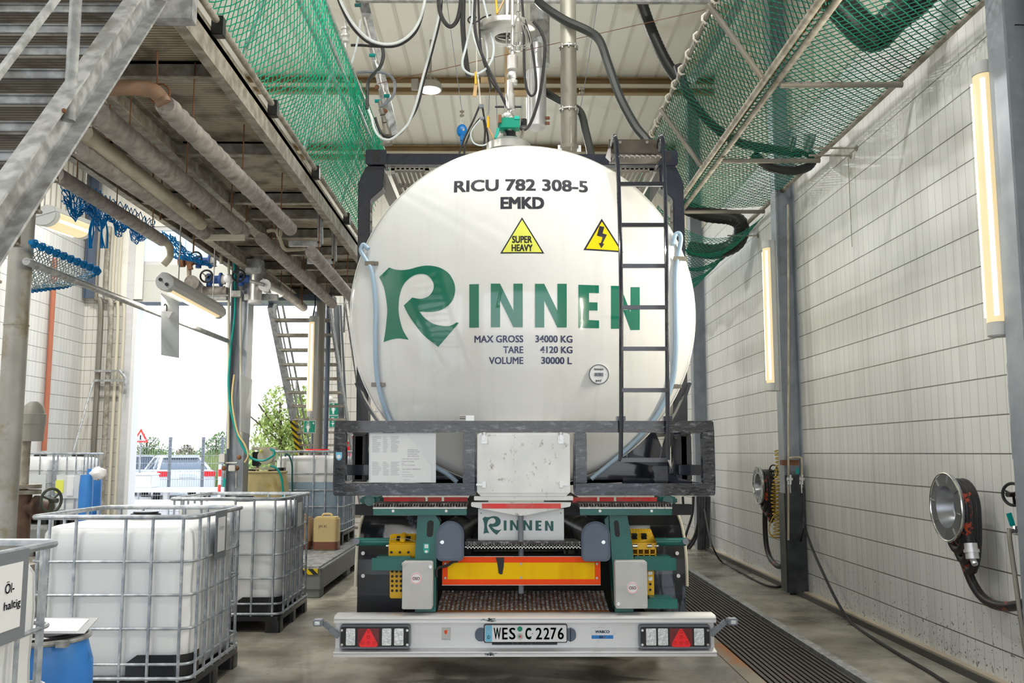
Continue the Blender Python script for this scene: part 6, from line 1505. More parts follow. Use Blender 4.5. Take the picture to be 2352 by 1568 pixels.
q = MB(); q.cyl(at(101, 1035, X=-8.03), V((-8.03, at(101, 1035, X=-8.03).y, 5.0)), .045, 12); setp(q.build('vertical_pipe', 'copper_red'), 'red brown vertical pipe on the far left wall', 'pipe')
# ----- steep far stair
fs = thing('steep_stair', 'steep steel stair from the platform end down to the floor by the open door', 'stair', (-3.05, 15.5, 0))
A, B = at(622, 700, Y=14.0), at(688, 1030, Y=15.9); d = (B - A); k_ = (B.z) / (A.z - B.z); E_ = B + d * k_
W_ = .88
for x in (0, W_):
    part('stringer', 'galv_blue', fs, lambda q: q.bar(A + V((x, 0, 0)), E_ + V((x, 0, 0)), .16, .075 if x == 0 else .03, up=(1, 0, 0)))
nst = 18
for i in range(1, nst):
    P = A + (E_ - A) * (i / nst); part('tread', 'galv_dirty', fs, lambda q: q.box(P.x, P.x + W_, P.y - .11, P.y + .11, P.z - .018, P.z + .018), smooth=False)
part('landing', 'slate_paint', fs, lambda q: (q.box(A.x - .1, A.x + W_ + .1, 13.7, 14.05, A.z + .02, A.z + .12)), bevel=.004)
for x, dx in ((.0, -.02), (W_, .16)):
    part('handrail', 'galv', fs, lambda q: (q.cyl(A + V((x + dx, 0, .9)), E_ + V((x + dx, 0, .9)), .018, 10), q.cyl(A + V((x + dx, 0, .5)), E_ + V((x + dx, 0, .5)), .014, 10), [q.cyl(A + (E_ - A) * s + V((x + dx, 0, 0)), A + (E_ - A) * s + V((x + dx, 0, .9)), .016, 8) for s in (.1, .5, .9)]))
H1, H2 = A + (E_ - A) * .44, A + (E_ - A) * .60
part('hazard_stripe', 'hazard', fs, lambda q: q.bar(H1 + V((-.003, -.015, 0)), H2 + V((-.003, -.015, 0)), .165, .082, up=(1, 0, 0)), smooth=False)
for x, w_, m_, lb in ((at(734, 850, Y=13.9).x, .065, 'steel_dull', 'grey vertical drain pipe beside the slim upright lamp'), (at(752, 850, Y=14.3).x, .035, 'slate_paint', 'dark thin post between the drain pipe and the green signs')):
    q = MB(); q.cyl((x, 13.9 if w_ > .05 else 14.3, 0), (x, 13.9 if w_ > .05 else 14.3, PZ + .1), w_, 18); setp(q.build('vertical_pipe', m_), lb, 'pipe')
q = MB(); q.prism([at(766, 700, Y=15.2), at(776, 700, Y=15.2), at(788, 965, Y=16.3), at(778, 965, Y=16.3)], (.02, 0, 0)); q.cyl(at(782, 700, Y=15.2), at(796, 965, Y=16.3), .02, 8)
setp(q.build('inclined_rail', 'frame_grey'), 'dark inclined rail beside the far tiled wall', 'rail')
# first aid signs
def sign(label, u0, u1, v0, v1, Y, kind):
    a_, c_ = at(u0, v1, Y=Y), at(u1, v0, Y=Y); w_ = c_.x - a_.x; h = c_.z - a_.z
    t = thing('safety_sign', label, 'sign', (a_.x + w_ / 2, Y, a_.z))
    part('board', 'paper', t, lambda q: q.box(a_.x, c_.x, Y, Y + .012, a_.z, c_.z), smooth=False)
    part('field', 'first_aid_green', t, lambda q: q.box(a_.x + w_ * .03, c_.x - w_ * .03, Y - .003, Y, a_.z + h * .03, c_.z - h * .03), smooth=False)
    X_ = lambda s: a_.x + w_ * s; Z_ = lambda s: a_.z + h * s
    def sym(q):
        y0_, y1_ = Y - .006, Y - .003
        q.box(X_(.74), X_(.92), y0_, y1_, Z_(.76), Z_(.82)); q.box(X_(.80), X_(.86), y0_, y1_, Z_(.70), Z_(.88))
        if kind == 'shower':
            q.ball((X_(.38), Y - .004, Z_(.70)), w_ * .07, 12, (1, .05, 1.1))
            q.prism([(X_(x), y0_, Z_(z)) for x, z in ((.28, .60), (.48, .60), (.52, .36), (.46, .36), (.45, .08), (.39, .08), (.38, .3), (.37, .08), (.31, .08), (.30, .36), (.24, .36))], (0, .003, 0))
            q.prism([(X_(x), y0_, Z_(z)) for x, z in ((.28, .86), (.48, .86), (.43, .93), (.33, .93))], (0, .003, 0))
            for x in (.18, .58): q.bar((X_(.38 + (x - .38) * .6), Y - .005, Z_(.82)), (X_(x), Y - .005, Z_(.4)), w_ * .02, .002)
        else:
            q.prism([(X_(x), y0_, Z_(z)) for x, z in ((.1, .72), (.25, .84), (.4, .84), (.56, .72), (.4, .6), (.25, .6))], (0, .003, 0))
            q.prism([(X_(x), y0_, Z_(z)) for x, z in ((.2, .36), (.48, .36), (.42, .26), (.36, .25), (.36, .08), (.32, .08), (.32, .25), (.26, .26))], (0, .003, 0))
            for x in (.28, .34, .40): q.box(X_(x - .01), X_(x + .01), y0_, y1_, Z_(.40), Z_(.56))
    part('symbol', 'paper', t, sym, smooth=False)
    if kind == 'eye': part('pupil', 'first_aid_green', t, lambda q: q.cyl((X_(.33), Y - .008, Z_(.72)), (X_(.33), Y - .006, Z_(.72)), w_ * .07, 14))
    return t
t = sign('green emergency shower sign hanging below the slim upright lamp', 697, 725, 965.5, 994, 13.5, 'shower'); p_ = at(711, 966, Y=13.505); part('hanger', 'galv', t, lambda q: q.cyl(p_, p_ + V((0, .05, .12)), .006, 6))
sign('green emergency shower sign on the tiled back wall above the eye wash sign', 755.5, 782, 925, 953, 17.985, 'shower')
sign('green eye wash sign on the tiled back wall below the shower sign', 755.5, 782, 954, 981, 17.985, 'eye')
p = at(758, 917, Y=17.6); q = MB(); q.ball(p, .065, 14); q.cyl(p, p + V((0, .4, 0)), .02, 8); setp(q.build('shower_head', 'white_plain'), 'small white shower bulb above the green signs', 'shower')
p = at(806, 1010, Y=17.2); q = MB(); q.cyl((p.x, 17.3, .9), (p.x, 17.3, 1.75), .10, 20); q.cyl((p.x, 17.3, 1.75), (p.x, 17.3, 1.85), .04, 12)
setp(q.build('fire_extinguisher', 'red_lens'), 'red fire extinguisher glimpsed behind the left corner of the tank frame', 'fire extinguisher')
q = MB(); q.rbox(-3.05 + .3, -3.05 + .62, 13.0, 13.3, 1.57, 1.60, .1); setp(q.build('container_lid', 'red_lens'), 'flat red lid lying on the container with blue liquid', 'lid')
# ============================================================ RIGHT SIDE
tube_lamp('tall upright strip lamp on the near column at the right edge', (3.145, 5.865, 2.281), (3.145, 5.865, 4.09), .15, 0, 60, (-1, -.1, 0))
tube_lamp('upright strip lamp on the second column of the right wall', (3.0, 10.4, 2.23), (3.0, 10.4, 3.937), .14, 0, 55, (-1, -.1, 0))
tube_lamp('upright strip lamp on the column level with the camera', (3.05, .75, 2.3), (3.05, .75, 3.95), .15, 0, 55, (-1, -.1, 0))
q = MB(); q.tube(catmull([at(2275, 140, Y=5.95), at(2277, 100, Y=5.9), at(2292, 72, Y=5.8), at(2320, 58, Y=5.7), at(2365, 58, Y=5.6)], 6), .004, 6); setp(q.build('lamp_cable', 'black'), 'thin black cable looping up from the tall right lamp', 'cable')
# hose reels
def reel(label, u, v, X_, r, tail, sgn=1, nozzle=None):
    c = at(u, v, X=X_)
    t = thing('hose_holder', label, 'hose holder', (XR, c.y, c.z - r))
    ax = (-1, 0, 0)
    part('disc', mat('reel_disc', (.36, .38, .40), .25, .8) if 'reel_disc' not in M else 'reel_disc', t, lambda q: q.lathe(c, ax, [(-.02, .62 * r), (-.02, r), (0, r), (0, .62 * r), (-.02, .62 * r)], 48))
    part('rim', 'chrome', t, lambda q: q.tube([c + V((0, cos(a * pi / 24) * r, sin(a * pi / 24) * r)) for a in range(48)], .008, 8, closed=True))
    part('hub', mat('reel_metal', (.30, .31, .33), .3, .7, (.40, .41, .43), 5) if 'reel_metal' not in M else 'reel_metal', t, lambda q: q.lathe(c, (1, 0, 0), [(0, .62 * r), (.10, .50 * r), (.11, .46 * r), (.11, 0)], 36, caps=False))
    part('pressed_pattern', 'chrome', t, lambda q: [q.bar(c + V((-.004, cos(a) * r * .72, sin(a) * r * .72)), c + V((-.004, cos(a) * r * .94, sin(a) * r * .94)), .006, .004) for a in [k * pi / 4 + .2 for k in range(8)]])
    part('hub_bolt', 'black', t, lambda q: q.cyl(c + V((.098, -.04, .02)), c + V((.109, -.04, .02)), .014, 12))
    h = thing('coiled_hose', label.replace('steel hose holder on the right wall', 'red spotted black hose on the wall holder'), 'hose', (XR - .1, c.y, c.z - r))
    P = []
    n = 3
    for k in range(n * 24):
        a = 2 * pi * k / 24; tt = k / (n * 24); rr = r * .72; drop = max(0, -sin(a)) * r * (.55 + .30 * ((k // 24) % 3))
        P.append(c + V((.045 + .11 * tt, cos(a) * rr * (1.0 - .05 * (k // 24)), sin(a) * rr - drop)))
    part('coil', 'hose_redspot', h, lambda q: q.tube(P, .032, 12))
    part('tail', 'hose_redspot', h, lambda q: q.tube(catmull([at(*p, X=XR - .12) for p in tail], 8), .032, 12))
    if nozzle:
        a_, b_ = at(*nozzle[0], X=XR - .22), at(*nozzle[1], X=XR - .22)
        part('coupling', 'alu', h, lambda q: (q.cyl(a_, b_, .042, 20), q.cyl(a_ + (b_ - a_) * .4, a_ + (b_ - a_) * .6, .05, 20), q.tube([b_, at(2240, 1296, X=XR - .22)], .02, 10)))
        part('end', 'hose_redspot', h, lambda q: q.tube(catmull([at(2216, 1150, X=XR - .2), at(2222, 1200, X=XR - .21), a_], 6), .034, 12))
    return t
reel('steel hose holder on the right wall, nearest the camera', 2172, 1164, 3.06, .232, [(2188, 1230), (2213, 1285), (2235, 1340), (2262, 1376), (2300, 1392), (2345, 1388), (2380, 1370), (2420, 1330)], nozzle=((2229, 1247), (2234, 1283)))
reel('steel hose holder on the right wall, beyond the second column', 1741, 1114, 3.08, .225, [(1758, 1150), (1757, 1200), (1760, 1250), (1770, 1283), (1788, 1300), (1802, 1292), (1807, 1260), (1806, 1190), (1804, 1140)])
# yellow coiled air hose
a, c = at(1797, 1032, Y=10.95), at(1791, 1235, Y=10.95)
q = MB(); N_ = 24 * 14
def spiral(k):
    s = k / N_; r = .050 if s < .95 else .07; return a + (c - a) * s + V((cos(k * 2 * pi / 14) * r * .9 - .05 + .02 * sin(s * 9), sin(k * 2 * pi / 14) * r * .6, 0))
q.tube([spiral(k) for k in range(N_)], .006, 6)
q.tube([spiral(k) + V((.065, .02, -.02)) for k in range(int(N_ * .35), int(N_ * .8))], .007, 6)
q.tube(catmull([c, at(1775, 1232, Y=10.9), at(1766, 1215, Y=10.9), at(1777, 1185, Y=10.9), at(1800, 1170, Y=10.9), at(1805, 1152, Y=10.9)], 6), .007, 6)
setp(q.build('coiled_air_hose', 'yellow_cable'), 'yellow and brown coiled air hose hanging beside the second column', 'hose')
p = at(1777, 1082, Y=11.2)
t = thing('valve', 'small valve with a dark handwheel behind the yellow coiled hose', 'valve', p); part('handwheel', 'black_plastic', t, lambda q: handwheel(q, p, .075, (-.9, -.4, 0), .009)); part('stem', 'galv_dirty', t, lambda q: q.cyl(p, (XR, p.y, p.z), .018, 10))
# taps on the second column
t = thing('water_taps', 'pair of water taps on a bent pipe on the second column', 'tap', at(1830, 1130, Y=10.35))
part('pipe', 'cream_pipe', t, lambda q: (q.tube(catmull([at(1811, 1240, Y=10.4), at(1811, 1060, Y=10.4), at(1811, 700, Y=10.4), at(1810, 470, Y=10.4)], 3), .012, 8), q.tube(catmull([at(1812, 1052, Y=10.38), at(1830, 1050, Y=10.38), at(1840, 1052, Y=10.38), at(1842, 1062, Y=10.38), at(1842, 1092, Y=10.38)], 5), .013, 8)))
for u in (1814, 1841):
    part('tap', 'chrome', t, lambda q: (q.cyl(at(u, 1090, Y=10.36), at(u, 1112, Y=10.36), .022, 10), q.cyl(at(u - 6, 1100, Y=10.36), at(u + 6, 1100, Y=10.36), .02, 10), q.cyl(at(u, 1112, Y=10.36), at(u + 1, 1132, Y=10.36), .011, 8)))
part('clamp', 'rust', t, lambda q: q.box(*bx(1798, 1835, 1056, 1068, 10.4, 10.5))); part('lever', 'teal', t, lambda q: q.bar(at(1832, 1075, Y=10.34), at(1831, 1088, Y=10.34), .03, .012))
def fl(u, v): p = at(u, v, Z=0.012); return p
q = MB(); q.tube(catmull([at(1846, 1120, Y=10.35), at(1847, 1195, Y=10.3), at(1842, 1230, Y=10.3), fl(1818, 1318), fl(1798, 1343), fl(1775, 1347), fl(1742, 1336), fl(1700, 1313), fl(1660, 1292), at(1640, 1262, Y=13.0), at(1628, 1225, Y=13.4), at(1618, 1170, Y=14.6)], 8), .012, 8)
setp(q.build('floor_hose', 'black_rubber'), 'thin black hose sagging from the second column to the far wall', 'hose')
q = MB(); q.tube(catmull([at(1846, 1140, Y=10.35), at(1847, 1200, Y=10.3), at(1862, 1250, Y=10.0), at(1888, 1310, Y=9.5), at(1925, 1385, Y=9.05), fl(1958, 1432), fl(2010, 1468), fl(2075, 1508), fl(2130, 1540), fl(2200, 1585)], 8), .014, 8)
setp(q.build('floor_hose', 'black_rubber'), 'black hose running from the second column along the floor towards the camera', 'hose')
for i, (pts, lb) in enumerate(((((1568, 1140), (1572, 1165), (1590, 1165), (1592, 1140)), 'short black hose loop under the right end of the tank frame'), (((1593, 1140), (1590, 1180), (1578, 1220), (1568, 1250)), 'straight black hose running down beside the right mudguard'),
        (((1603, 1140), (1604, 1190), (1595, 1230), (1575, 1262)), 'inner bent black hose behind the right mudguard'), (((1607, 1140), (1606, 1200), (1596, 1240), (1578, 1266)), 'outer bent black hose behind the right mudguard'))):
    q = MB(); q.tube(catmull([at(u, v, Y=15.0 + .12 * i) for u, v in pts], 6), .02, 8); setp(q.build('black_hose', 'black_rubber'), lb, 'hose')
q = MB(); P = [at(u, v, Y=15.1) for u, v in ((1612, 1140), (1609, 1265))]; q.cyl(P[0], V((P[1].x, P[1].y, .02)), .05, 10); q.cyl(P[0] + V((.1, 0, 0)), V((P[1].x + .1, P[1].y, .02)), .04, 10)
setp(q.build('dark_pipes', 'col_dark'), 'dark pipes standing by the farthest visible column', 'pipe')
# valves at the right edge
p = at(2327, 1135, Y=5.9)
t = thing('valve', 'rusty wall valve with a black handwheel at the right edge', 'valve', p - V((0, 0, .1)))
part('handwheel', 'black_plastic', t, lambda q: handwheel(q, p, .068, (-.85, -.5, 0), .010)); part('body', 'valve_red', t, lambda q: (q.cyl(p + V((.05, 0, 0)), p + V((.18, 0, 0)), .045, 14), q.cyl(p + V((.12, 0, -.12)), p + V((.12, 0, .10)), .05, 14)))
t = thing('ball_valve', 'small ball valve with a green lever and a bent pipe at the right edge', 'valve', at(2320, 1230, Y=5.9))
part('lever', 'teal', t, lambda q: q.bar(at(2317, 1178, Y=5.85), at(2326, 1207, Y=5.85), .03, .01)); part('body', 'chrome', t, lambda q: (q.cyl(at(2316, 1220, Y=5.9), at(2352, 1217, Y=5.9), .020, 12), q.cyl(at(2330, 1207, Y=5.9), at(2330, 1224, Y=5.9), .018, 10)))
part('pipe', 'steel_dull', t, lambda q: q.tube(catmull([at(2322, 1219, Y=5.9), at(2318, 1226, Y=5.88), at(2328, 1300, Y=5.86), at(2346, 1430, Y=5.8), at(2362, 1530, Y=5.78)], 6), .015, 10))
a_ = at(2330, 1055, Y=5.95)
t = thing('switch_box', 'grey metal box on the near column at the right edge', 'box', (a_.x + .12, 5.7, a_.z)); part('body', 'galv_blue', t, lambda q: q.box(a_.x, a_.x + .3, 5.75, 5.98, a_.z, a_.z + .62), bevel=.004); part('plug', 'plastic_cream', t, lambda q: q.tube(catmull([(a_.x + .08, 5.8, a_.z), (a_.x + .08, 5.8, a_.z - .04), (a_.x + .12, 5.8, a_.z - .07), (a_.x + .3, 5.8, a_.z - .07)], 4), .025, 10))
# ---- gangway net on the right
XA, XB, XC = 1.72, 2.2, 3.25
ZA = (at(1500, 305, X=XA).z + at(1642, 0, X=XA).z) / 2
ZB = (at(1600, 425, X=XB).z + at(1905, 0, X=XB).z) / 2
ZC = (at(1760, 470, X=XC).z + at(2200, 60, X=XC).z) / 2
NY0, NY1 = 5.0, 11.3
gw = thing('net_frame', 'tube frame of the net gangway above the right side of the truck', 'frame', (2.2, NY0, ZB))
part('top_tube', 'frame_grey' if False else 'steel_dull', gw, lambda q: q.cyl((XA, NY0, ZA), (XA, NY1, ZA), .022, 12))
part('bottom_tube', 'galv_dirty', gw, lambda q: (q.cyl((XB - .05, NY0, ZB + .02), (XB - .05, NY1 + .3, ZB + .02), .028, 12), q.cyl((XB + .05, NY0, ZB), (XB + .05, NY1 + .3, ZB), .028, 12)))
part('rusty_channel', 'rust_orange', gw, lambda q: q.box(XB - .03, XB + .03, NY0, NY1, ZB + .06, ZB + .10))
part('wall_tube', 'galv_dirty', gw, lambda q: q.cyl((XC, NY0, ZC), (XC, NY1 + 3, ZC), .028, 10))
for y in (7.3, 9.3, 11.35): part('cross_tube', 'steel_dull', gw, lambda q: q.cyl((XB + .05, y, ZB - .06), (XC, y, ZC - .06), .024, 10))
for y in (7.25, 9.6, 5.6): part('stay', 'steel_dull', gw, lambda q: q.cyl((XA - .05, y, ZA - .02), (XB - .11, y, ZB - .02), .024, 10))
q = MB()
y = NY0
while y < NY1:
    q.tube([V((XA + .04 * cos(a), y + .05 * a / 6, ZA + .04 * sin(a))) for a in [k * .9 for k in range(8)]], .011, 6); y += .36
q.tube([V((XA + .03 * cos(k * .8), NY0 + k * .05, ZA + .03 * sin(k * .8))) for k in range(int((NY1 - NY0) / .05))], .004, 5)
setp(q.build('lacing_rope', 'rope'), 'pale lacing rope wound round the top tube of the right net', 'rope')
q = MB(); hexnet(q, bil((XA, NY0, ZA), (XA, NY1, ZA), (XB, NY1, ZB), (XB, NY0, ZB), .05, (-.5, 0, -.6), .2), 78, 10, .0042, .003)
setp(q.build('safety_net', 'net_dark', smooth=False, fixn=False), 'dark green sloping side net facing the truck on the right gangway', 'safety net')
q = MB(); hexnet(q, bil((XB, NY0, ZB), (XB, NY1, ZB), (XC, NY1, ZC), (XC, NY0, ZC), .03, (0, 0, -1), .15), 74, 13, .0044, .003)
setp(q.build('safety_net', 'net_dark', smooth=False, fixn=False), 'dark green floor net between the gangway tubes and the right wall', 'safety net')
q = MB(); hexnet(q, bil((XA + .2, NY1 + .05, ZA - .6), (XA + .3, NY1 + 3.6, ZA - .6), (XC, NY1 + 3.6, ZC - .2), (XC, NY1 + .05, ZC - .1), .42, (0, 0, -1), .15), 60, 24, .004, .005)
setp(q.build('safety_net', 'net_dark', smooth=False, fixn=False), 'sagging dark green net beyond the farthest cross tube of the gangway', 'safety net')
q = MB(); hexnet(q, bil((XA - .05, NY1 - .4, ZA - .2), (XA - .1, NY1 + 2.0, ZA - .4), (1.35, NY1 + 2.0, 3.35), (1.45, 9.0, 3.3), .05, (0, 0, -1), .2), 50, 30, .004, .004)
setp(q.build('safety_net', 'net_dark', smooth=False, fixn=False), 'green net hanging down beside the tank behind the ladder', 'safety net')
def ztop(u, v, Z_): return at(u, v, Z=Z_)
hose('ribbed_hose', 'thick dark ribbed hose hanging in a V over the right net', 'hose', [ztop(1840, -120, ZB + .55), ztop(1905, -20, ZB + .4), ztop(1965, 50, ZB + .24), ztop(2010, 84, ZB + .18), ztop(2050, 45, ZB + .26), ztop(2100, 5, ZB + .36), ztop(2150, -50, ZB + .46)], .115, 'hose_ribbed', 16, 12, ribs=True)
hose('ribbed_hose', 'thinner dark ribbed hose crossing the right net towards a loop', 'hose', [at(1556, 150, Y=9.2), at(1585, 225, Y=9.2), at(1640, 290, Y=9.3), at(1700, 328, Y=9.4), at(1770, 342, Y=9.45), at(1840, 352, Y=9.5)], .045, 'hose_ribbed', 10, 12, ribs=True)
hose('ribbed_hose', 'dark hose loop lying low in the right net below the grey cloth', 'hose', [at(1730, 352, Y=9.5), at(1765, 382, Y=9.5), at(1815, 392, Y=9.5), at(1855, 384, Y=9.5), at(1867, 362, Y=9.5), at(1845, 345, Y=9.5)], .045, 'hose_ribbed', 10, 10, ribs=True)
hose('ribbed_hose', 'dark ribbed hose coil resting in the farthest sagging net', 'hose', [at(1560, 470, Y=12.3), at(1620, 492, Y=12.3), at(1680, 500, Y=12.2), at(1703, 520, Y=12.2), at(1690, 560, Y=12.4), at(1640, 578, Y=12.6), at(1585, 570, Y=12.8)], .10, 'hose_ribbed', 12, 10, ribs=True)
t = thing('cloth', 'grey cloth scraps hung on the cross tube in the right net', 'cloth', at(1845, 330, Y=9.3))
rng = random.Random(8)
for u0, u1, v0, v1 in ((1813, 1831, 312, 348), (1846, 1876, 307, 350)):
    def cl(q):
        n = 7; vs = []
        for i in range(n):
            for j in range(n):
                s, r_ = i / (n - 1), j / (n - 1); vs.append(at(u0 + (u1 - u0) * s * (1 - .3 * r_), v0 + (v1 - v0) * r_ * (1 - .25 * abs(s - .4)), Y=9.22 + .03 * sin(i * 2.1 + j) + rng.uniform(0, .01)))
        q.add(vs, [(i * n + j, i * n + j + 1, (i + 1) * n + j + 1, (i + 1) * n + j) for i in range(n - 1) for j in range(n - 1)])
    part('scrap', 'cloth_grey', t, cl)
for v, u0, u1 in ((340, 1925, 1968), (357, 1908, 1955), (541, 1715, 1742)):
    p0 = at(u1, v, X=XR); q = MB(); q.cyl((XC - .3, p0.y, p0.z), p0, .010, 8); q.cyl(p0 - V((.01, 0, 0)), p0, .03, 10)
    if v == 357: q.cyl(p0 - V((.03, 0, 0)), p0 - V((.03, 0, .9)), .004, 6)
    setp(q.build('wall_anchor', 'galv_dirty'), {340: 'upper thin anchor rod from the net to the right wall', 357: 'anchor rod with a hanging wire below the upper anchor', 541: 'far short anchor rod from the net to the right wall'}[v], 'anchor')
q = MB(); q.bar(at(1700, 5, Y=10.6), at(1588, 185, Y=10.6), .12, .1); 
setp(q.build('roof_strut', 'galv'), 'inclined grey strut behind the right net under the roof', 'strut')
q = MB(); q.cyl(at(1668, 15, Y=10.2), at(1560, 195, Y=10.2), .045, 12); setp(q.build('inclined_pipe', 'cream_pipe'), 'cream inclined pipe behind the right net', 'pipe')

# ============================================================ UNDER THE ROOF
GB = thing('gantry_beam', 'grey steel crossbeam at the very top edge above the tank', 'beam', (.3, 9.0, at(1200, 8, Y=9.0).z))
zb_ = at(1200, 3, Y=9.0).z
part('beam', 'galv', GB, lambda q: q.box(-1.5, 2.1, 9.0, 9.05, zb_, zb_ + .16), smooth=False)
for sx in (-1.45, 2.05): part('hanger', 'galv', GB, lambda q: q.box(sx - .04, sx + .04, 9.02, 9.1, zb_ + .16, ZR), smooth=False)
yy = 8.5
def cord(label, pts, r, m, Y_=8.5, name='cable', cat='cable', group=None):
    P = [at(u, v, Y=Y_ if not isinstance(Y_, (list, tuple)) else Y_[0] + (Y_[1] - Y_[0]) * i / (len(pts) - 1)) for i, (u, v) in enumerate(pts)]
    return hose(name, label, cat, P, r, m, 8, 8, group)
UPX = [-8, -40]
cord('white cable hanging in a wide loop at the top left of the tank', [(770, -30), (787, 12), (812, 55), (845, 88), (880, 101), (915, 97), (945, 76), (965, 44), (975, 5), (978, -30)], .014, 'white_hose')
cord('black cable hanging just below the white loop', [(768, -30), (783, 15), (807, 60), (842, 95), (880, 107), (918, 103), (950, 80), (966, 48), (974, 10), (977, -30)], .013, 'black_rubber', 8.55)
cord('pale cable swinging down to the left valve group', [(1012, -20), (1008, 35), (990, 110), (972, 175), (955, 240), (938, 282), (915, 308), (893, 321), (873, 315), (860, 296), (852, 268), (846, 252)], .012, 'white_hose', 8.7)
cord('black cable swinging beside the pale one', [(1014, -20), (1011, 40), (993, 115), (975, 180), (960, 240), (942, 275), (920, 305), (897, 315), (878, 308), (868, 290), (862, 270)], .013, 'black_rubber', 8.75)
cord('black cable bundle in a short loop at the top', [(1007, -20), (1010, 25), (1022, 52), (1036, 61), (1050, 46), (1058, 10), (1059, -20)], .020, 'black_rubber', 8.3)
cord('thick black hanging hose end left of the steel ring', [(1064, -20), (1063, 60), (1068, 120), (1074, 165), (1077, 176)], .024, 'black_rubber', 8.3, 'hanging_hose', 'hose')
cord('pale hose in a long narrow loop left of the steel ring', [(1085, -20), (1086, 30), (1072, 100), (1062, 140), (1066, 160), (1085, 171), (1108, 164), (1126, 145), (1134, 110), (1122, 50), (1105, -20)], .011, 'pale_hose', 8.2, 'hanging_hose', 'hose')
cord('black cable hanging straight down left of the steel ring', [(1098, -20), (1102, 80), (1108, 130), (1122, 175), (1128, 205)], .010, 'black_rubber', 8.22, 'hanging_hose', 'hose')
cord('small black cable ring tied beside the steel ring', [(1095, 40), (1082, 38), (1075, 46), (1082, 54), (1095, 50), (1110, 40), (1128, 34)], .007, 'black_rubber', 8.22)
cord('white hose loop crossing in front of the steel ring', [(1078, -20), (1082, 60), (1100, 120), (1116, 141), (1119, 120), (1112, 80)], .009, 'white_hose', 8.25, 'hanging_hose', 'hose')
cord('long black hose looping from the beam round to the manhole', [(1092, -20), (1090, 50), (1098, 100), (1118, 150), (1150, 215), (1175, 265), (1195, 293), (1208, 296), (1222, 275), (1238, 225), (1247, 170), (1252, 110), (1248, 85), (1238, 65), (1225, 50)], .014, 'black_rubber', 8.0, 'hanging_hose', 'hose')
cord('thin black hose running down beside the long black hose', [(1118, 160), (1130, 190), (1155, 225), (1180, 280), (1200, 300)], .008, 'black_rubber', 8.05, 'hanging_hose', 'hose')
cord('small black U shaped hose with steel couplings', [(1197, -20), (1203, 60), (1204, 150), (1209, 200), (1220, 220), (1231, 205), (1228, 150), (1218, 90), (1203, 40)], .012, 'black_rubber', 8.1, 'hanging_hose', 'hose')
cord('thick black hose sweeping from the beam down to the ladder', [(1235, 2), (1255, 20), (1300, 48), (1352, 72), (1378, 95), (1398, 150), (1425, 225), (1460, 290), (1488, 325), (1494, 350), (1488, 376)], .042, 'hose_grey', (8.6, 8.0), 'suction_hose', 'hose')
cord('thick black hose passing behind the round steel duct', [(1220, 170), (1240, 202), (1280, 228), (1318, 245), (1335, 262), (1345, 300), (1357, 352), (1360, 375)], .038, 'hose_grey', (9.3, 8.2), 'suction_hose', 'hose')
P = [at(u, v, Y=9.5) for u, v in ((1464, -30), (1482, 30), (1505, 90), (1532, 145), (1562, 190))]
hose('ribbed_hose', 'dark ribbed hose hanging left of the right net', 'hose', P, .058, 'hose_ribbed', 12, 14, ribs=True)
for pts, lb in ((((1023, -20), (1062, 262)), 'thin steel rope above the blue fall arrester'), (((1376, -20), (1342, 200), (1329, 262)), 'thin steel rope with clamps right of the round duct'), (((1132, 60), (1137, 170), (1143, 300)), 'thin dark rope left of the brown ladder'), (((1126, 180), (1122, 262)), 'short cord above the yellow handle'),
                (((868, 192), (1240, 108), (1620, 22)), 'thin rusty wire stretched across under the roof')):
    cord(lb, pts, .0035, 'rust' if 'rusty' in lb else 'frame_grey', 8.9, 'wire_rope', 'rope')
for u, v in ((1061, 262), (1336, 210)):
    q = MB(); 
    for dv in (-6, 3): q.cyl(at(u - 5, v + dv, Y=8.88), at(u + 5, v + dv, Y=8.88), .012, 8)
    q.cyl(at(u, v - 10, Y=8.88), at(u, v + 8, Y=8.88), .006, 6)
    setp(q.build('rope_clamp', 'steel_dull'), 'rope clamps just above the blue fall arrester' if u < 1200 else 'rope clamps on the thin rope right of the round duct', 'clamp')
# blue fall arrester
c = at(1061, 300, Y=8.85)
t = thing('fall_arrester', 'blue fall arrester block hanging on a steel rope', 'fall arrester', c - V((0, 0, .15)))
part('body', 'blue_gear', t, lambda q: q.ball(c, .052, 20, (1, .5, 1.28)), ang=60); part('neck', 'blue_gear', t, lambda q: (q.cyl(c - V((0, 0, .05)), c - V((0, 0, .10)), .02, 12), q.cyl(c - V((0, 0, .10)), c - V((0, 0, .115)), .012, 10), q.cyl(c - V((0, 0, .115)), c - V((0, 0, .14)), .016, 10)))
part('hook', 'steel', t, lambda q: q.tube([c + V((.011 * cos(a * pi / 8), 0, .095 + .03 * sin(a * pi / 8))) for a in range(16)], .004, 6, closed=True)); part('label', 'can_yellow', t, lambda q: q.ball(c + V((.015, -.022, 0)), .012, 8, (1, .5, 1)))
# steel ring hood
c = at(1165, 76, Y=8.3)
t = thing('steel_hood', 'round steel manhole hood hanging over the tank', 'hood', c - V((0, 0, .06)))
part('ring', 'steel', t, lambda q: q.lathe(c, (0, 0, 1), [(.05, .25), (.05, .265), (.02, .265), (.0, .27), (-.03, .24), (-.055, .13), (-.05, .115), (-.02, .11), (-.02, .22), (.03, .25), (.05, .25)], 48))
part('dark_inside', 'col_dark', t, lambda q: q.cyl(c + V((0, 0, .0)), c + V((0, 0, .01)), .13, 32)); part('blade', 'steel_dull', t, lambda q: (q.box(c.x - .1, c.x + .1, c.y - .015, c.y + .015, c.z - .03, c.z - .015), q.box(c.x - .015, c.x + .015, c.y - .1, c.y + .1, c.z - .03, c.z - .015)))
part('bracket', 'steel', t, lambda q: q.cyl(c + V((0, .02, 0)), c + V((0, .02, .5)), .03, 14))
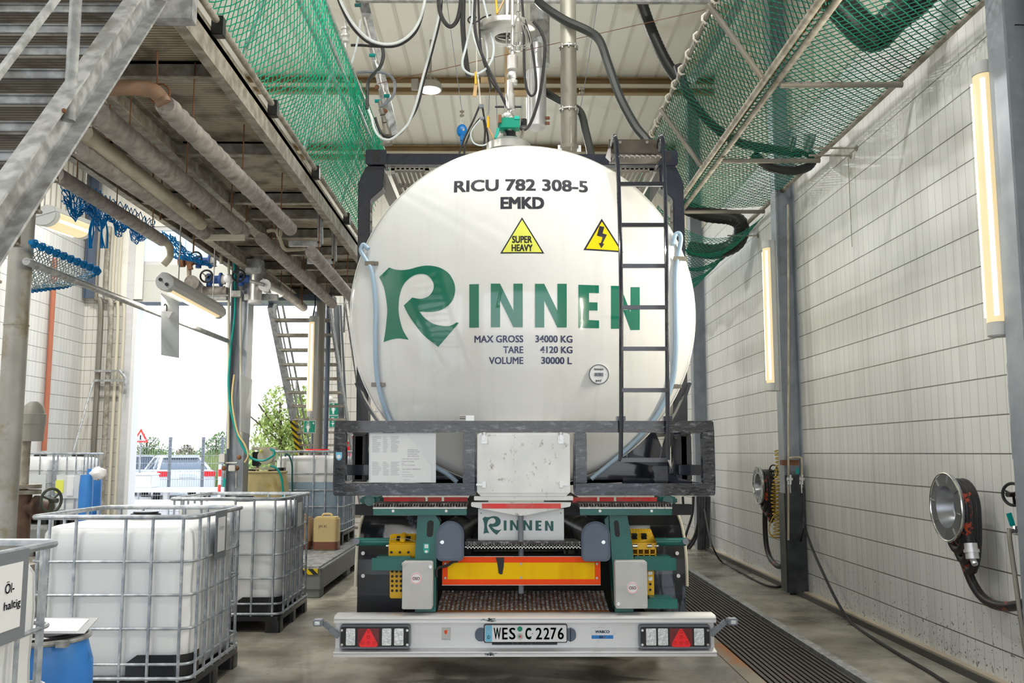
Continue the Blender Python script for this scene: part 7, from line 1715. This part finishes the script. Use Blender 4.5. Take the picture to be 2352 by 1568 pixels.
# spray head on its jointed pipe
t = thing('cleaning_head', 'shiny steel cleaning head with wire guards on a jointed pipe', 'cleaning head', at(1180, 320, Y=7.6))
Y_ = 7.6
def lathe_px(q, u0, segs, n=18):
    for (va, ra), (vb, rb) in zip(segs, segs[1:]):
        a_, b_ = at(u0, va, Y=Y_), at(u0, vb, Y=Y_)
        q.tube([a_, b_], ra, n, rf=lambda s: 1 + (rb / ra - 1) * s)
part('head', 'chrome', t, lambda q: lathe_px(q, 1190, [(-10, .012), (10, .014), (12, .022), (28, .022), (30, .013), (38, .013), (45, .03), (52, .036), (78, .036), (79, .03), (80, .036), (100, .036), (106, .02), (110, .026), (118, .02)]))
def guards(q):
    for s_ in ((1186, 55, 1170, 62, 1164, 80, 1166, 110, 1184, 114), (1196, 55, 1208, 60, 1219, 90, 1216, 106, 1200, 111), (1184, 52, 1174, 70, 1173, 96, 1177, 104, 1184, 108), (1198, 50, 1204, 70, 1210, 95, 1205, 104, 1196, 108)):
        q.tube(catmull([at(s_[i], s_[i + 1], Y=Y_ - .02) for i in range(0, 10, 2)], 5), .0045, 6)
part('wire_guard', 'chrome', t, guards)
part('pipe', 'steel', t, lambda q: lathe_px(q, 1177, [(-10, .014), (118, .014), (125, .018), (130, .045), (160, .045), (163, .02)]))
part('joint', 'foil', t, lambda q: (q.ball(at(1176, 173, Y=Y_), .044, 14), q.ball(at(1165, 268, Y=Y_), .05, 14, (1.2, 1, .9)), q.cyl(at(1181, 184, Y=Y_), at(1179, 192, Y=Y_), .032, 14)))
part('lower_pipe', 'steel', t, lambda q: (q.cyl(at(1172, 185, Y=Y_), at(1172, 216, Y=Y_), .028, 16), q.cyl(at(1172, 216, Y=Y_), at(1173, 252, Y=Y_), .038, 16), q.cyl(at(1172, 252, Y=Y_), at(1165, 262, Y=Y_), .02, 12)))
part('handle', 'black_plastic', t, lambda q: (q.cyl(at(1137, 245, Y=Y_), at(1158, 245, Y=Y_), .010, 10), q.cyl(at(1183, 245, Y=Y_), at(1198, 245, Y=Y_), .010, 10)), bevel=0)
# green valve block and black cylinder on the manhole
t = thing('valve_block', 'green and rusty valve block standing above the manhole lid', 'valve', at(1170, 325, Y=7.600))
part('block', 'first_aid_green', t, lambda q: (q.box(*bx(1146, 1194, 270, 292, 7.500, 7.600)), q.box(*bx(1150, 1156, 290, 300, 7.520, 7.580)))); part('cover', 'rust', t, lambda q: q.box(*bx(1144, 1152, 263, 281, 7.480, 7.610))); part('label', 'sticker_green', t, lambda q: q.box(*bx(1181, 1193, 266, 273, 7.495, 7.500)))
part('cylinder', 'black_plastic', t, lambda q: (q.cyl(at(1170, 322, Y=7.650), at(1170, 297, Y=7.650), .053, 22), q.cyl(at(1170, 297, Y=7.650), at(1170, 291, Y=7.650), .04, 22))); part('coupling', 'steel', t, lambda q: (q.cyl(at(1170, 300, Y=7.560), at(1170, 285, Y=7.560), .02, 12), q.box(*bx(1168, 1178, 303, 316, 7.580, 7.600))))
part('motor', 'black_plastic', t, lambda q: q.cyl(at(1203, 290, Y=7.600), at(1203, 274, Y=7.600), .026, 14)); part('hook', 'steel_dull', t, lambda q: q.tube(catmull([at(1201, 298, Y=7.600), at(1199, 312, Y=7.600), at(1190, 318, Y=7.600), at(1183, 312, Y=7.600)], 5), .010, 8))
hose('green_hose', 'short bright green hose piece beside the valve block', 'hose', [at(1144, 294, Y=7.500), at(1142, 306, Y=7.500), at(1137, 318, Y=7.500)], .012, 'sticker_green')
# ducts
yd = 8.6; pd = at(1306, 200, Y=yd)
def zd(v): return at(1306, v, Y=yd).z
t = thing('steel_duct', 'round stainless duct with bolted flanges right of the manhole', 'duct', (pd.x, yd, zd(338)))
part('upper_duct', mat('duct_olive', (.44, .43, .36), .45, .4, (.50, .49, .42), 3), t, lambda q: q.cyl((pd.x, yd, zd(110)), (pd.x, yd, zd(-20)), .077, 28)); part('lower_duct', 'steel_dull', t, lambda q: q.cyl((pd.x, yd, zd(338)), (pd.x, yd, zd(108)), .077, 28))
for v in (109, 252): part('flange', 'steel', t, lambda q: (q.cyl((pd.x, yd, zd(v) - .012), (pd.x, yd, zd(v)), .096, 28), [q.cyl((pd.x + .086 * cos(k * pi / 4), yd + .086 * sin(k * pi / 4), zd(v) - .03), (pd.x + .086 * cos(k * pi / 4), yd + .086 * sin(k * pi / 4), zd(v) + .015), .008, 8) for k in range(8)]))
part('foot', 'steel_dull', t, lambda q: (q.lathe((pd.x, yd, 0), (0, 0, 1), [(zd(344), .09), (zd(344), .10), (zd(336), .10), (zd(334), .075)], 28))); part('bracket', 'paper', t, lambda q: [q.box(pd.x + s_ * .09 - .02, pd.x + s_ * .09 + .02, yd - .05, yd - .045, zd(352), zd(337)) for s_ in (-1, 1)])
part('stay_rod', 'steel', t, lambda q: q.cyl((pd.x + .015, yd - .085, zd(352)), (pd.x + .015, yd - .085, zd(272)), .006, 8))
pe = at(1240, 100, Y=9.6)
t = thing('grey_duct', 'wide grey duct pipe behind the steel ring', 'duct', (pe.x, 9.6, at(1240, 160, Y=9.6).z)); part('duct', 'galv', t, lambda q: q.cyl((pe.x, 9.6, at(1240, 150, Y=9.6).z), (pe.x, 9.6, ZR), .105, 24))
pe = at(1232, 250, Y=9.0)
t = thing('pressure_vessel', 'pale grey upright vessel behind the manhole fittings', 'vessel', (pe.x, 9.0, at(1232, 300, Y=9.0).z))
part('body', mat('vessel', (.50, .50, .50), .35, .5, (.58, .58, .58), 3), t, lambda q: q.lathe((pe.x, 9.0, 0), (0, 0, 1), [(at(1232, 299, Y=9).z, 0), (at(1232, 298, Y=9).z, .06), (at(1232, 292, Y=9).z, .10), (at(1232, 165, Y=9).z, .10), (at(1232, 158, Y=9).z, .06), (at(1232, 100, Y=9).z, .05)], 28))
part('fitting', 'valve_red', t, lambda q: [q.cyl((pe.x + .09, 8.95, at(1240, v, Y=9).z), (pe.x + .13, 8.95, at(1240, v, Y=9).z), .016, 10) for v in (275, 287)])
# brown ladder frame
t = thing('brown_ladder', 'brown steel ladder frame hanging behind the cleaning head', 'ladder', at(1165, 235, Y=9.3))
part('rail', 'brown_steel', t, lambda q: q.box(*bx(1159, 1169, 20, 232, 9.3, 9.35))); part('rail', 'brown_steel', t, lambda q: q.box(*bx(1159, 1167, -20, 20, 9.3, 9.35)))
for u0, u1, v in ((1104, 1160, 183), (1168, 1230, 213)): part('rung', 'brown_steel', t, lambda q: q.box(*bx(u0, u1, v - 6, v + 6, 9.3, 9.34)), smooth=False)
# yellow and wooden handles
def handles(label, a_, b_, c_, Y_):
    t = thing('pull_switch', label, 'pull switch', at(*b_, Y=Y_)); part('yellow_grip', 'yellow_bright', t, lambda q: q.tube([at(*a_, Y=Y_), at(*b_, Y=Y_)], .011, 10, rf=lambda s: .7 + .45 * s)); part('wooden_tag', 'wood_yellow', t, lambda q: q.bar(at(*b_, Y=Y_), at(*c_, Y=Y_), .032, .012), bevel=.002)
handles('yellow handle with a wooden tag hanging below the pale loops', (1092, 165), (1093, 194), (1090, 222), 8.15)
handles('yellow handle with a tilted wooden tag beside the cable fork', (1121, 267), (1121, 293), (1135, 320), 8.15)
handles('yellow handle with a tilted wooden tag at the top edge', (1139, -5), (1142, 32), (1157, 2), 8.05)
# forked cable harness
t = thing('cable_fork', 'black cables forking down from two clamps left of the manhole', 'cable', at(1060, 345, Y=8.2))
part('rod', 'rope', t, lambda q: (q.cyl(at(1094, -10, Y=8.25), at(1095, 170, Y=8.25), .005, 8), q.cyl(at(1097, 170, Y=8.25), at(1104, 240, Y=8.2), .008, 8)))
part('clamp', 'frame_grey', t, lambda q: (q.box(*bx(1100, 1111, 239, 246, 8.16, 8.2)), q.box(*bx(1101, 1112, 268, 273, 8.16, 8.2))))
for pts in (((1101, 244), (1088, 275), (1068, 315), (1055, 352)), ((1108, 244), (1113, 275), (1120, 310), (1123, 345)), ((1103, 271), (1085, 295), (1070, 330), (1066, 352)), ((1110, 271), (1114, 300), (1112, 330), (1110, 350))):
    part('cable', 'black_rubber', t, lambda q: q.tube(catmull([at(u, v, Y=8.2) for u, v in pts], 6), .009, 8))
part('pale_hose', 'pale_hose', t, lambda q: q.tube(catmull([at(u, v, Y=8.15) for u, v in ((1103, 275), (1086, 295), (1081, 310), (1088, 328), (1105, 334), (1122, 329), (1142, 316), (1150, 306))], 6), .007, 8))
# high-bay lamps
def bay_lamp(label, x, y, z, power, r=.17, seen=True):
    t = thing('high_bay_lamp', label, 'lamp', (x, y, z), None)
    part('housing', 'motor_grey', t, lambda q: (q.lathe((x, y, z), (0, 0, 1), [(0, r * .92), (0, r), (.05, r), (.10, r * .9), (.12, r * .5), (.12, 0)], 28), [q.bar((x + r * .9 * cos(k * pi / 7), y + r * .9 * sin(k * pi / 7), z + .08), (x + r * .5 * cos(k * pi / 7), y + r * .5 * sin(k * pi / 7), z + .15), .012, .03) for k in range(14)]), smooth=False)
    part('lens', 'lit_led', t, lambda q: q.cyl((x, y, z - .008), (x, y, z + .004), r * .86, 28)); part('stem', 'motor_grey', t, lambda q: q.cyl((x, y, z + .1), (x, y, ZR), .018, 10))
    if seen: part('bracket', 'motor_grey', t, lambda q: q.box(x - r * 1.6, x - r, y - .03, y + .03, z + .0, z + .16), bevel=.004)
    lamp('high_bay_light', (x, y, z - .03), power, r * 1.8, (1, .985, .95))
    return t
p = at(988, 207, Y=13.0); bay_lamp('lit round high bay lamp under the roof left of the hanging gear', p.x, 13.0, p.z, 140)
for x, y, LP_ in ((-1.0, 5.7, 70), (.4, 5.7, 70), (1.6, 5.7, 60), (-6.6, 1.5, 170), (-6.0, 5.5, 170), (-6.2, 10.5, 190), (-6.2, 15, 190), (.2, 17.0, 110)):  # unseen lamps added to light the hall and glint on the tank rim
    bay_lamp('round high bay lamp added out of view under the roof to light the hall', x, y, 7.05, LP_ * .8, seen=False)['group'] = 'high bay lamps added out of view'
# left valve arm under the roof
t = thing('roof_strut', 'inclined grey strut with small valves at the top left of the tank', 'strut', at(905, 310, Y=9.2))
part('beam', 'galv', t, lambda q: q.bar(at(832, -10, Y=9.2), at(905, 312, Y=9.2), .10, .06)); part('pipe', 'steel', t, lambda q: (q.cyl(at(838, 40, Y=9.1), at(890, 230, Y=9.1), .014, 10), q.cyl(at(860, 130, Y=9.1), at(876, 178, Y=9.1), .012, 8)))
for u, v in ((822, 12), (855, 127), (889, 220), (868, 232)): part('valve', 'teal' if v != 12 else 'sign_green', t, lambda q: (q.cyl(at(u - 7, v, Y=9.05), at(u + 7, v, Y=9.05), .018, 10),))
for u, v in ((866, 200), (885, 255)): part('knob', 'rust', t, lambda q: q.ball(at(u, v, Y=9.05), .024, 12))
part('fitting', 'steel_dull', t, lambda q: [q.cyl(at(u, v, Y=9.05), at(u + 3, v + 14, Y=9.05), r_, 12) for u, v, r_ in ((872, 232, .022), (876, 250, .03), (880, 268, .024), (884, 285, .03), (886, 298, .05), (888, 318, .05))])
t = thing('steel_valve', 'stainless valve with stacked rings at the top of the left net', 'valve', at(794, 125, Y=8.6))
Y_ = 8.6; part('body', 'plate_steel', t, lambda q: lathe_px(q, 793, [(42, .012), (62, .014), (64, .042), (68, .042), (69, .026), (78, .03), (80, .042), (84, .042), (86, .022), (90, .04), (95, .045), (97, .042), (98, .016), (112, .014), (130, .01)]))
cord('black bent hose in front of the inclined strut', [(878, 108), (880, 130), (872, 155), (850, 180), (844, 200), (843, 250)], .018, 'hose_grey', 8.9, 'bent_hose', 'hose')
cord('black bent hose hooked to the right of the inclined strut', [(806, 104), (830, 104), (855, 106), (876, 107)], .014, 'black_rubber', 8.9, 'bent_hose', 'hose')
cord('dark tube handle sticking out from the left net rail', [(820, 166), (860, 165), (890, 170), (905, 185), (907, 200), (903, 220), (885, 238), (872, 245)], .014, 'frame_grey', 8.9, 'bent_tube', 'tube')
cord('pale thin hose dropping to the left net', [(828, 45), (822, 90), (812, 130), (806, 150)], .010, 'pale_hose', 8.8, 'hanging_hose', 'hose')
